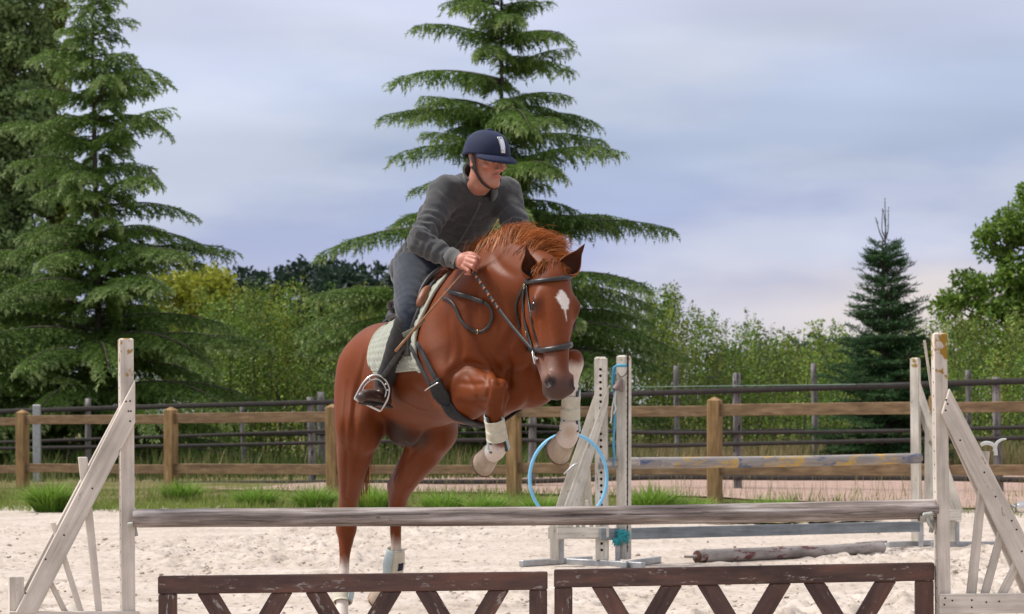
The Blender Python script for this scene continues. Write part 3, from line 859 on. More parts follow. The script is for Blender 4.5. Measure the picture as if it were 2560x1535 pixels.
# ---- the second fence behind
def back_left():
    d0 = 19.2; n = nrm(np.array((-0.12, -1.0, 0)))
    P = lambda px, py, off=0.0: W(px, py, d0) + n * off
    g = empty('wing_stand', P(1503, 1418) * np.array((1, 1, 0)), 'flaking white double wing with bored post behind the hoof', 'jump stand', 'wings of the second jump')
    gz = lambda px, off=0.0: np.array(((px - CX) / FPX * d0, d0, 0.055)) + n * off
    post('post', gz(1503), np.array((*gz(1503)[:2], W(1503, 892, d0)[2])), n, 0.100, 0.09, MAT_OLDWHITE_POST, g, hole_face='front', x0=0.08, step=0.0515, r=0.012, chamfer=0.016)
    prism('brace', [P(1524, 962, 0.075), P(1522, 1010, 0.075), P(1434, 1318, 0.075), P(1393, 1318, 0.075)], -n, 0.028, MAT_OLDWHITE, g)
    prism('brace', [P(1487, 978, -0.055), P(1492, 1036, -0.055), P(1418, 1312, -0.055), P(1372, 1312, -0.055)], -n, 0.028, MAT_OLDWHITE, g)
    prism('brace', [P(1462, 1160, -0.02), P(1474, 1160, -0.02), P(1484, 1312, -0.02), P(1448, 1312, -0.02)], -n, 0.02, MAT_OLDWHITE, g)
    for x in (1428, 1442, 1462):
        prism('slat', [P(x, 1250, 0.0), P(x + 9, 1250, 0.0), P(x + 22, 1320, 0.0), P(x + 12, 1320, 0.0)], -n, 0.02, MAT_OLDWHITE, g)
    post('end_post', gz(1385), P(1385, 1312), n, 0.068, 0.07, MAT_OLDWHITE, g, chamfer=0.004)
    prism('bottom_rail', [P(1395, 1319, 0.078), P(1524, 1316, 0.078), P(1524, 1343, 0.078), P(1395, 1347, 0.078)], -n, 0.03, MAT_OLDWHITE, g)
    prism('bottom_rail', [P(1368, 1318, -0.05), P(1520, 1318, -0.05), P(1520, 1348, -0.05), P(1368, 1348, -0.05)], -n, 0.028, MAT_OLDWHITE, g)
    for a, b in ((1397, 1409), (1511, 1520)):
        prism('steel_bracket', [P(a, 1346, -0.03), P(b, 1346, -0.03), P(b, 1410, -0.03), P(a, 1410, -0.03)], -n, 0.012, MAT_GALV, g, 0.002)
    board('steel_foot', np.array(((1300 - CX) / FPX * d0, d0 - 0.02, 0.03)), np.array(((1480 - CX) / FPX * d0, d0 + 0.5, 0.03)), UP, 0.05, 0.05, MAT_GALV, g)
    board('steel_foot', np.array(((1420 - CX) / FPX * d0, d0 + 0.25, 0.028)), np.array(((1600 - CX) / FPX * d0, d0 - 0.35, 0.028)), UP, 0.05, 0.05, MAT_GALV, g)
    tube('hook', catmull([P(1412, 1185, 0.04), P(1422, 1176, 0.06), P(1436, 1163, 0.06), P(1446, 1160, 0.06)], 4), 0.009, MAT_GALV, g)
    # second upright beside it
    d1 = 19.25
    h = empty('upright_post', gz(1558), 'slim flaking white upright with bell and blue cord', 'jump stand', 'wings of the second jump')
    ub = np.array(((1557 - CX) / FPX * d1, d1, 0.055))
    n2 = nrm(np.array((-0.55, -0.9, 0)))
    post('post', ub, np.array((ub[0] + 0.012, d1, W(1558, 888, d1)[2])), n2, 0.082, 0.10, MAT_OLDWHITE_POST, h, hole_face=None, chamfer=0.014)
    n3 = np.array((n2[1] * -1, n2[0], 0)); n3 = n3 if n3[0] > 0 else -n3
    # slotted track on the side face: hole shade painted as dark discs and strip
    b0 = ub + n3 * 0.042 + n2 * 0.018
    for i in range(31):
        z = 0.10 + i * 0.052
        q = b0 + UP * z + np.array((0.012, 0, 0)) * z / 1.7
        V, F = tube_arrays([q - n3 * 0.004, q + n3 * 0.0025], 0.0115, 8)
        obj('keyhole_shade', poly_mesh('keyhole_shade', V, F), MAT_HOLE, h)
    board('slot_shade', b0 + UP * 0.06 - n3 * 0.004, b0 + np.array((0.02, 0, 1.66)) - n3 * 0.004, n2, 0.013, 0.011, MAT_HOLE, h, 0.0)
    for px0, px1, z in ((1538, 1551, 0),):
        prism('steel_bracket', [W(px0, 1362, d1 - 0.06), W(px1, 1362, d1 - 0.06), W(px1, 1412, d1 - 0.06), W(px0, 1412, d1 - 0.06)], np.array((0, 1, 0)), 0.012, MAT_GALV, h, 0.002)
    board('steel_foot', ub + np.array((-0.02, -0.35, -0.025)), ub + np.array((0.30, 0.35, -0.025)), UP, 0.05, 0.05, MAT_GALV, h)
    # bell
    bl = empty('bell', W(1546, 975, d1 - 0.09), 'small rusty cow bell hanging from the white upright', 'bell')
    ax = nrm(W(1541, 975, d1 - 0.1) - W(1552, 945, d1 - 0.1))
    V, F = tube_arrays([W(1553, 946, d1 - 0.1) + ax * t for t in (0.0, 0.006, 0.05, 0.085, 0.10)], [0.004, 0.022, 0.034, 0.044, 0.052], 14)
    obj('bell_body', poly_mesh('bell_body', V, F, True), MAT_BELL, bl)
    tube('bell_hook', catmull([W(1544, 932, d1 - 0.1), W(1551, 942, d1 - 0.11), W(1562, 938, d1 - 0.11), W(1566, 932, d1 - 0.08)], 4), 0.007, MAT_BELL, bl)
    c = empty('cord', W(1537, 1100, d1 - 0.08), 'blue cord looped round the white upright and hanging beside it', 'cord')
    tube('loop', catmull([W(1541, 914, d1 - 0.09), W(1552, 914, d1 - 0.10), W(1566, 914, d1 - 0.085)], 4), 0.012, MAT_BLUECORD, c)
    tube('strand', catmull([W(1542, 914, d1 - 0.09), W(1533, 922, d1 - 0.09), W(1531, 950, d1 - 0.09), W(1536, 1000, d1 - 0.09), W(1537, 1060, d1 - 0.09), W(1533, 1110, d1 - 0.09), W(1538, 1150, d1 - 0.09)], 5), 0.008, MAT_BLUECORD, c)
    tube('strand', catmull([W(1538, 918, d1 - 0.08), W(1535, 960, d1 - 0.08), W(1538, 1010, d1 - 0.08), W(1534, 1070, d1 - 0.08), W(1536, 1120, d1 - 0.08), W(1535, 1165, d1 - 0.08)], 5), 0.006, MAT_BLUECORD, c)
    tube('white_strand', catmull([W(1539, 975, d1 - 0.10), W(1534, 1000, d1 - 0.10), W(1529, 1030, d1 - 0.10), W(1528, 1050, d1 - 0.10), W(1525, 1058, d1 - 0.10)], 5), 0.006, MAT_WHITECORD, c)
    tube('white_strand', catmull([W(1540, 975, d1 - 0.10), W(1537, 1005, d1 - 0.10), W(1539, 1022, d1 - 0.10), W(1534, 1034, d1 - 0.10)], 5), 0.006, MAT_WHITECORD, c)
    # twine wrapped round the foot of the upright
    rng = np.random.default_rng(8)
    parts = []
    for i in range(90):
        y = rng.uniform(1325, 1352); x0, x1 = rng.uniform(1532, 1540), rng.uniform(1560, 1576)
        V, F = tube_arrays(catmull([W(x0, y + rng.normal(0, 2), d1 - 0.02), W((x0 + x1) / 2, y + rng.normal(0, 1.5), d1 - 0.10 - 0.02 * rng.random()), W(x1, y + rng.normal(0, 5), d1 - 0.04)], 3), 0.0034, 4); parts.append((V, F))
    for i in range(30):
        x = rng.uniform(1533, 1552)
        V, F = tube_arrays([W(x, 1345, d1 - 0.10), W(x + rng.normal(0, 3), 1355 + rng.uniform(0, 12), d1 - 0.09)], 0.003, 4); parts.append((V, F))
    V, F = merge(parts)
    tw = obj('baling_twine', poly_mesh('baling_twine', V, F, True), MAT_TWINE, None)
    tag(tw, 'frayed teal baling twine wound round the foot of the upright', 'twine')
back_left()
def back_right():
    d0 = 21.7; n = nrm(np.array((-0.45, -1.0, 0)))
    lat = np.array((-n[1], n[0], 0)); lat = lat if lat[0] > 0 else -lat
    def P(px, py, off=0.0):
        k = lat[1] / lat[0]; a = (px - CX) / FPX; X0 = (2291 - CX) / FPX * d0
        d = (d0 - X0 * k) / (1 - a * k)
        return W(px, py, d) + n * off
    gz = lambda px: np.array((*P(px, 1300)[:2], 0.055))
    g = empty('wing_stand', gz(2291) * np.array((1, 1, 0)), 'flaking cream wing with bored post behind the right end of the rail', 'jump stand', 'wings of the second jump')
    post('post', gz(2291), np.array((*gz(2291)[:2], P(2291, 894)[2])), n, 0.075, 0.085, MAT_OLDWHITE_POST, g, hole_face='side', x0=0.10, step=0.0525, r=0.011, chamfer=0.014)
    prism('brace', [P(2303, 952, 0.065), P(2303, 1002, 0.065), P(2392, 1282, 0.065), P(2412, 1282, 0.065), P(2400, 1240, 0.065)], -n, 0.022, MAT_OLDWHITE, g)
    prism('brace', [P(2284, 952, -0.045), P(2284, 1010, -0.045), P(2375, 1282, -0.045), P(2402, 1282, -0.045)], -n, 0.022, MAT_OLDWHITE, g)
    prism('slat', [P(2312, 1030, 0.0), P(2332, 1060, 0.0), P(2334, 1300, 0.0), P(2310, 1300, 0.0)], -n, 0.02, MAT_OLDWHITE, g)
    prism('bottom_rail', [P(2296, 1277, 0.069), P(2407, 1274, 0.069), P(2407, 1300, 0.069), P(2296, 1303, 0.069)], -n, 0.024, MAT_OLDWHITE, g)
    post('end_post', gz(2380), P(2380, 1300), n, 0.075, 0.08, MAT_OLDWHITE, g, chamfer=0.004)
    prism('steel_bracket', [P(2392, 1303, 0.03), P(2400, 1303, 0.03), P(2400, 1360, 0.03), P(2392, 1360, 0.03)], -n, 0.012, MAT_GALV, g, 0.002)
    prism('steel_bracket', [P(2300, 1303, 0.05), P(2312, 1303, 0.05), P(2312, 1366, 0.05), P(2300, 1366, 0.05)], -n, 0.012, MAT_GALV, g, 0.002)
    a = gz(2291); b = gz(2390)
    board('steel_foot', a + np.array((-0.28, -0.10, -0.025)), a + np.array((0.32, 0.25, -0.025)), UP, 0.05, 0.05, MAT_GALV, g)
    board('steel_foot', b + np.array((-0.22, 0.05, -0.025)), b + np.array((0.36, -0.02, -0.025)), UP, 0.05, 0.05, MAT_GALV, g)
back_right()
def striped_pole_mat():
    m, nt, b = new_mat('faded_striped_pole')
    tc = nt.nodes.new('ShaderNodeTexCoord'); sp = nt.nodes.new('ShaderNodeSeparateXYZ'); nt.links.new(tc.outputs['Object'], sp.inputs[0])
    ln = nt.nodes.new('ShaderNodeMath'); ln.operation = 'DIVIDE'; ln.inputs[1].default_value = 3.9
    nt.links.new(sp.outputs['X'], ln.inputs[0])
    wob = add_noise(nt, 9, 4, (1, 2, 2))
    ad = nt.nodes.new('ShaderNodeMath'); ad.operation = 'MULTIPLY_ADD'; ad.inputs[1].default_value = 0.014; nt.links.new(wob, ad.inputs[0]); nt.links.new(ln.outputs[0], ad.inputs[2])
    yel, blu, wht = (0.52, 0.33, 0.075), (0.055, 0.095, 0.20), (0.46, 0.41, 0.36)
    r = nt.nodes.new('ShaderNodeValToRGB'); cr = r.color_ramp; cr.interpolation = 'CONSTANT'
    seq = [(0.0, wht), (0.10, blu), (0.16, wht), (0.20, yel), (0.385, blu), (0.465, yel), (0.62, blu), (0.66, blu), (0.69, yel), (0.905, blu)]
    cr.elements[0].position, cr.elements[0].color = 0.0, (*seq[0][1], 1)
    cr.elements[1].position, cr.elements[1].color = seq[-1][0] + 0.006, (*seq[-1][1], 1)
    for p, c in seq[1:-1]:
        e = cr.elements.new(p + 0.006); e.color = (*c, 1)
    nt.links.new(ad.outputs[0], r.inputs[0])
    worn = add_noise(nt, 4.0, 8, (1, 4, 4), rough=0.7)
    bare = add_ramp(nt, add_noise(nt, 3, 5, (1, 10, 10)), [(0.3, (0.21, 0.185, 0.17)), (0.7, (0.36, 0.33, 0.31))])
    k = add_ramp(nt, worn, [(0.405, (0, 0, 0)), (0.50, (1, 1, 1))])
    nt.links.new(add_mix(nt, k, r.outputs[0], bare), b.inputs['Base Color']); b.inputs['Roughness'].default_value = 0.8
    add_bump(nt, b, worn, 0.3, 0.004)
    return m
log('striped_rail', W(1497, 1160, 19.15), W(2299, 1146, 21.55), 0.047, 0.047, striped_pole_mat(), seed=6, label='faded yellow and blue striped rail on the second jump', cat='jump rail')
pb = W(1500, 1336, 19.1); pe = W(2298, 1316, 21.5)
pk = board('filler_plank', pb, pe, UP, 0.094, 0.03, MAT_BLUEPLANK)
tag(pk, 'faded blue grey plank hung low on the second jump', 'jump plank')
# rotten pole lying on the sand
rp = empty('ground_pole', W(1975, 1400, 20.1) * np.array((1, 1, 0)), 'rotten grey pole with peeling red paint lying on the sand', 'ground pole')
a, b = np.array((*W(1744, 1395, 19.45)[:2], 0.058)), np.array((*W(2205, 1372, 20.65)[:2], 0.056))
log('pole_body', a, b, 0.056, 0.05, MAT_ROTTEN, rp, seed=9, n=60, rough=0.10)
tube('splinter', [a + np.array((-0.11, -0.01, 0.005)), a + np.array((0.05, 0, 0.0))], [0.012, 0.016], MAT_LOG, rp)
MAT_ROTEND = simple_mat('rotten_core', (0.05, 0.022, 0.014), (0.12, 0.055, 0.035), 30, 0.9, bump=0.5)
d_ = nrm(b - a)
tube('rotten_end', [a - d_ * 0.012, a + d_ * 0.06], [0.050, 0.0605], MAT_ROTEND, rp, 16)
tube('splinter', [b - d_ * 0.3 + UP * 0.035, b + UP * 0.046, b + d_ * 0.06 + UP * 0.05], [0.02, 0.016, 0.006], MAT_LOG, rp)
# yellow slatted filler dropped flat on the sand
yf = empty('slatted_filler', np.array((3.1, 27.2, 0.0)), 'faded yellow slatted filler lying flat on the sand behind the second jump', 'jump filler')
rng = np.random.default_rng(12)
for i in range(11):
    t = i / 10; x = 1.75 + 2.75 * t
    an = math.radians(-38 + 80 * t)
    a = np.array((3.1 + 0.25 * (t - 0.5), 26.0 + 0.1 * (i % 2), 0.045 + 0.012 * (i % 3)))
    b = a + np.array((math.sin(an) * 1.7, math.cos(an) * 1.35, 0.0))
    board('slat', a, b, np.cross(UP, b - a), 0.17, 0.022, MAT_YELLOW, yf)
# hoop
hp = empty('hoop', W(1421, 1308, 18.9), 'pale blue plastic hoop hung on the flaking white wing', 'hoop')
c = W(1421, 1195, 18.95)
pts = [c + np.array((0.306 * math.cos(t), 0.05 * math.cos(t), 0.35 * math.sin(t))) for t in np.linspace(0, 2 * math.pi, 73)[:-1]]
tube('ring', pts, 0.0135, MAT_HOSE, hp, 12, True)
# ------------------------------------------------------------------ fences
MAT_FENCE = wood_mat('brown_fence_wood', [(0.11, 0.066, 0.036), (0.195, 0.124, 0.068), (0.29, 0.195, 0.115)], (0.115, 0.105, 0.045), grain=(1.5, 11, 11), chip_at=0.60, holes_scale=8)
MAT_FENCE_POST = wood_mat('brown_fence_post', [(0.16, 0.095, 0.040), (0.28, 0.175, 0.078), (0.38, 0.255, 0.125)], (0.12, 0.105, 0.045), grain=(1.0, 9, 9), chip_at=0.64)
MAT_GREYPOST = wood_mat('grey_fence_post', [(0.075, 0.070, 0.066), (0.18, 0.17, 0.165), (0.34, 0.33, 0.32)], (0.03, 0.028, 0.026), grain=(1.2, 8, 8), chip_at=0.56, holes_scale=5)
MAT_TAPE = simple_mat('dark_fence_rail', (0.014, 0.011, 0.010), (0.032, 0.025, 0.022), 12, 0.85)
MAT_WIRE = simple_mat('green_wire', (0.10, 0.17, 0.14), (0.16, 0.24, 0.20), 12, 0.5)
def brown_fence():
    f = empty('post_and_rail_fence', (0, 32.3, 0.1), 'brown wooden post and rail fence along the grass verge', 'fence')
    fx = lambda t: (-7.65 + 2.557 * t, 37.5 - 1.72 * t)
    posts = []
    for t in (-1, 0, 1, 2, 3, 4, 5, 6):
        x, d = fx(t)
        zt = 1.335 + 0.018 * t
        posts.append((x, d, zt))
    for i, (x, d, zt) in enumerate(posts):
        me = box_mesh('post', 0, zt + 0.25, -0.082, 0.082, -0.082, 0.082, 0.012)
        # pyramid cap
        bm = bmesh.new(); bm.from_mesh(me)
        top = max(v.co.x for v in bm.verts)
        tv = [v for v in bm.verts if v.co.x > top - 0.014]
        for v in tv:
            if v.co.x > top - 0.001: v.co.y *= 0.15; v.co.z *= 0.15; v.co.x += 0.035
        bm.to_mesh(me); bm.free()
        obj('post', me, MAT_FENCE_POST, f, frame((x, d, -0.25), (x + 0.008 * (i % 3 - 1), d, 1.0), (1.0, -0.55 + 0.12 * (i % 2), 0)))
    for i in range(len(posts) - 1):
        (x0, d0, z0), (x1, d1, z1) = posts[i], posts[i + 1]
        e = nrm((x1 - x0, d1 - d0, 0)); fr = np.array((e[1], -e[0], 0)); fr = fr if fr[1] < 0 else -fr
        for h0, h1 in ((z0 - 0.135, z1 - 0.135), (z0 - 0.885, z1 - 0.885)):
            w = 0.14 + 0.012 * ((i * 7) % 3 - 1)
            a = np.array((x0, d0, h0)) + e * 0.078 + UP * 0.012 * ((i * 5) % 3 - 1)
            b = np.array((x1, d1, h1)) - e * 0.078 + UP * 0.012 * ((i * 3) % 3 - 1)
            board('rail', a, b, UP, w, 0.045, MAT_FENCE, f, 0.006)
brown_fence()
def round_post(px, ytop, d, r, mat, parent, seed, lean=0.0):
    t = W(px, ytop, d)
    log('post', (t[0] + lean, d, -0.2), t, r * 0.92, r * 0.86, mat, parent, seed=seed, seg=10, n=16, rough=0.18)
def dark_fence():
    f = empty('paddock_fence', (0, 36.5, 0.13), 'dark paddock fence with grey posts behind the brown fence', 'fence')
    dd = lambda px: float(np.interp(px, [-300, 0, 220, 775, 1332, 1842, 2490, 2900], [44.5, 43, 42, 39.5, 37, 35, 32.6, 31]))
    for px, yt, r, m, sd in ((220, 996, 0.062, MAT_GREYPOST, 1), (775, 992, 0.070, MAT_GREYPOST, 2), (1332, 1003, 0.070, MAT_GREYPOST, 3), (1842, 932, 0.072, MAT_GREYPOST, 4), (2490, 942, 0.066, MAT_GREYPOST, 5), (2840, 940, 0.066, MAT_GREYPOST, 6)):
        round_post(px, yt, dd(px), r, m, f, sd, 0.04 * ((sd % 3) - 1))
    d = dd(92) - 0.6
    t = W(92, 1012, d)
    board('steel_post', (t[0], d, -0.1), t, (1, 0, 0), 0.135, 0.10, MAT_GALV, f, 0.01)
    lines = [([(-250, 1034), (0, 1029), (340, 1018), (600, 1011), (840, 1005), (1332, 992), (1560, 985), (1842, 976), (2290, 962), (2560, 952), (2850, 944)], 0.085),
             ([(-250, 1112), (0, 1106), (340, 1094), (600, 1085), (840, 1076), (1332, 1060), (1560, 1083), (1970, 1081), (2290, 1077), (2490, 1069), (2850, 1062)], 0.055),
             ([(-250, 1126), (0, 1121), (340, 1116), (600, 1112), (840, 1105), (1332, 1098), (1560, 1117), (1842, 1110), (2290, 1100), (2490, 1096), (2850, 1090)], 0.060),
             ([(-250, 1218), (0, 1214), (400, 1210), (840, 1205), (1332, 1204), (1640, 1192), (1970, 1195), (2290, 1194), (2560, 1200), (2850, 1204)], 0.075)]
    for pts, w in lines:
        xs = np.linspace(-250, 2850, 46)
        ys = np.interp(xs, [p[0] for p in pts], [p[1] for p in pts])
        P = np.array([W(x, y, dd(x) - 0.085) for x, y in zip(xs, ys)])
        for _ in range(2): P[1:-1] = 0.5 * P[1:-1] + 0.25 * (P[:-2] + P[2:])
        ribbon('rail', P, np.tile(CAMDIR, (len(P), 1)), w, 0.03, MAT_TAPE, f)
    xs = np.linspace(1560, 2290, 12)
    tube('wire', [W(x, 968 - 0.012 * (x - 1560), dd(x) - 0.1) for x in xs], 0.006, MAT_WIRE, f, 4)
dark_fence()
def far_fence():
    f = empty('field_fence', (0, 45.5, 0.13), 'farther field fence with thin grey posts at the thicket foot', 'fence')
    for px, yt, r, sd in ((605, 1012, 0.05, 11), (801, 980, 0.085, 12), (1690, 914, 0.06, 13), (2034, 908, 0.068, 14), (2420, 925, 0.06, 15)):
        round_post(px, yt, 45.0, r, MAT_GREYPOST, f, sd, 0.03)
    for y0, y1, w in ((1088, 1070, 0.05),):
        xs = np.linspace(500, 2600, 30)
        ribbon('rail', np.array([W(x, y0 + (y1 - y0) * (x - 500) / 2100, 44.9) for x in xs]), np.tile(CAMDIR, (30, 1)), w, 0.03, MAT_TAPE, f)
far_fence()
# ------------------------------------------------------------------ trees, scrub and grass
MAT_BARK = simple_mat('grey_bark', (0.045, 0.036, 0.028), (0.11, 0.09, 0.072), 8, 0.9, 6, 0.5, (1, 1, 0.25))
MAT_NEEDLE = attr_mat('conifer_needles', rough=0.6, spec=0.25, noise=0.18, nscale=1.5, trans=0.28)
MAT_LEAF = attr_mat('leaves', rough=0.55, spec=0.3, noise=0.18, nscale=1.2, trans=0.30)
MAT_GRASS = attr_mat('grass_blades', rough=0.6, spec=0.25, noise=0.15, nscale=3.0, trans=0.30)

def trunk_arrays(path, radii, seg=10):
    return tube_arrays(path, radii, seg)
class Foliage:
    """collects many copies of small leaf templates with numpy"""
    def __init__(self): self.V, self.C, self.k = [], [], 0
    def add(self, tmpl, O, D, U, L, col, tipcol=None):
        """tmpl (m,3,3) triangles in (along, side, up); O origins, D directions, U rough up vectors, L lengths, col (n,3)"""
        D = D / np.maximum(np.linalg.norm(D, axis=1), 1e-9)[:, None]
        S = np.cross(D, U); S /= np.maximum(np.linalg.norm(S, axis=1), 1e-9)[:, None]; U2 = np.cross(S, D)
        t = tmpl.reshape(-1, 3)
        V = O[:, None, :] + L[:, None, None] * (t[None, :, 0, None] * D[:, None] + t[None, :, 1, None] * S[:, None] + t[None, :, 2, None] * U2[:, None])
        c = np.repeat(col[:, None, :], len(t), 1)
        if tipcol is not None:
            w = np.clip(t[:, 0], 0, 1)[None, :, None] ** 2
            c = c * (1 - w) + tipcol[:, None, :] * w
        self.V.append(V.reshape(-1, 3).astype(np.float32)); self.C.append(c.reshape(-1, 3).astype(np.float32))
    def mesh(self, name):
        V = np.vstack(self.V); C = np.vstack(self.C)
        return np_mesh(name, V, np.arange(len(V)).reshape(-1, 3), C)
def needle_twig(n, spread, nl, w, seed, droop=0.0):
    """a twig bristling with needles, unit length along x"""
    rng = np.random.default_rng(seed); T = []
    for i in range(n):
        x = 0.02 + 0.95 * i / n; ph = 2.4 * i + rng.random()
        out = np.array((math.cos(spread), math.sin(spread) * math.cos(ph), math.sin(spread) * math.sin(ph))) * nl * rng.uniform(0.7, 1.15)
        sd = nrm(np.cross(out, rng.normal(0, 1, 3))) * w
        b = np.array((x, 0, -droop * x * x))
        T.append([b - sd, b + sd, b + out])
    return np.array(T)
def rand_unit(rng, n):
    v = rng.normal(0, 1, (n, 3)); return v / np.linalg.norm(v, axis=1)[:, None]

def conifer(name, base, height, reach, label, seed, whorl=0.42, per=5, rise=0.20, droop=0.32, r0=0.16, lat_gap=0.085, lat_len=0.36, twig_gap=0.050, twig_len=0.21,
            cols=((0.062, 0.125, 0.024), (0.195, 0.305, 0.060)), tip=(0.42, 0.50, 0.23), start=0.4, hang=0.55, up=0.0, tmpl=None, lat_ang=1.0, jitter=0.35, power=1.0, leader=True, inner=3, group=None):
    """layered conifer: whorled limbs, side shoots in flat fans and drooping needle twigs; reach(h) = limb length at height h"""
    rng = np.random.default_rng(seed)
    base = np.asarray(base, float)
    root = empty(name, base, label, 'tree', group)
    npt = 24
    path = np.array([base + np.array((0.05 * math.sin(3 * t + seed), 0.05 * math.cos(2.3 * t + seed), height * t)) for t in np.linspace(-0.02, 1, npt)])
    wood = [tube_arrays(path, r0 * (1 - np.linspace(0, 1, npt)) ** 0.85 + 0.012, 9)]
    fol = Foliage()
    A0, A1, TP = np.array(cols[0]), np.array(cols[1]), np.array(tip)
    tm = tmpl if tmpl is not None else needle_twig(8, 0.60, 0.34, 0.075, seed + 1, 0.1)
    z = start; az0 = rng.random() * 6.28
    ob, od, ou, ol, oc, ot = [], [], [], [], [], []
    while z < height - 0.15:
        R = reach(z)
        low = 1 - float(ss(z / height, 0.30, 0.52))
        n = max(3, int(per + rng.integers(-1, 2) + round(1.6 * low)))
        ni = inner
        for i in range(n + ni):
            az = az0 + 6.283 * i / n + rng.normal(0, 0.28)
            L = R * rng.uniform(1 - jitter * (1 - 0.5 * low), 1.08) if i < n else R * rng.uniform(0.15, 0.42)
            zz = z + rng.normal(0, whorl * 0.22) if i < n else z + rng.uniform(0, whorl)
            if L < 0.10 or zz > height - 0.05: continue
            h = np.array((math.cos(az), math.sin(az), 0)); sd = np.array((-h[1], h[0], 0))
            rs = rise * rng.uniform(0.5, 1.5) * (0.40 + 0.9 * zz / height); dr = droop * rng.uniform(0.7, 1.25)
            ts = np.linspace(0, 1, 9)
            bx = L * ts; bz = L * (rs * ts - dr * ts ** (1 + power))
            sway = 0.06 * L * rng.normal() * ts ** 2
            c0 = base + np.array((0, 0, zz)) + 0 * h
            P = c0 + np.outer(bx, h) + np.outer(bz, UP) + np.outer(sway, sd)
            wood.append(tube_arrays(P, np.interp(ts, [0, 1], [0.010 + 0.011 * L, 0.004]), 5, cap=False))
            T = np.gradient(P, axis=0); T /= np.linalg.norm(T, axis=1)[:, None]
            ns = max(4, int(L / lat_gap))
            shade = rng.uniform(0.75, 1.2)
            for q in range(ns):
                t = 0.05 + 0.95 * (q + rng.random()) / ns; t = min(t, 0.99)
                p = np.array([np.interp(t, ts, P[:, k]) for k in range(3)]); tg = np.array([np.interp(t, ts, T[:, k]) for k in range(3)])
                for sgn in (1, -1):
                    ll = lat_len * (0.25 + L * 0.42) * (1 - t) ** 0.55 * rng.uniform(0.55, 1.15) + 0.07
                    dirn = nrm(tg * math.cos(lat_ang) + sd * sgn * math.sin(lat_ang) + UP * rng.normal(0.02, 0.10))
                    m = max(2, int(ll / twig_gap))
                    tt = (np.arange(m) + rng.random(m)) / m
                    side = nrm(np.cross(dirn, UP))
                    lp = p + np.outer(ll * tt, dirn) - np.outer(hang * ll * tt ** 2 * 0.55, UP)
                    alt = np.where(np.arange(m) % 2 == 0, 1.0, -1.0)[:, None]
                    dd = dirn * 0.75 + side * alt * rng.uniform(0.2, 0.9, (m, 1)) - UP * (hang * (0.25 + 0.9 * tt[:, None])) * rng.uniform(0.4, 1.4, (m, 1)) + UP * up * 0.5
                    ob.append(lp); od.append(dd); ou.append(np.tile(UP, (m, 1)) + 0.1)
                    ol.append(twig_len * rng.uniform(0.65, 1.3, m))
                    w = np.clip(rng.normal(0.45, 0.25, (m, 1)) * shade, 0, 1)
                    c = A0 * (1 - w) + A1 * w
                    oc.append(c)
                    k = np.clip((t - 0.5) * 1.5 + 0.75 * (tt[:, None] - 0.55) + rng.normal(0, 0.15, (m, 1)), 0, 1)
                    ot.append(c * (1 - k) + TP * k)
        z += whorl * rng.uniform(0.75, 1.25) * (0.75 + 0.25 * (1 - z / height)); az0 += 0.9
    if leader:
        m = 26
        tz = np.linspace(0.86, 1.0, m) * height
        az = rng.random(m) * 6.28
        ob.append(np.stack([base[0] + 0 * tz, base[1] + 0 * tz, base[2] + tz], 1)); od.append(np.stack([np.cos(az), np.sin(az), 0.5 + 0 * az], 1)); ou.append(np.tile(UP, (m, 1)) + 0.1)
        ol.append(np.full(m, twig_len)); oc.append(np.tile(A1, (m, 1))); ot.append(np.tile(TP, (m, 1)))
    fol.add(tm, np.vstack(ob), np.vstack(od), np.vstack(ou), np.concatenate(ol), np.vstack(oc), np.vstack(ot))
    V, F = merge(wood)
    obj('trunk', poly_mesh('trunk', V, F, True), MAT_BARK, root)
    obj('crown', fol.mesh('crown'), MAT_NEEDLE, root)
    return root

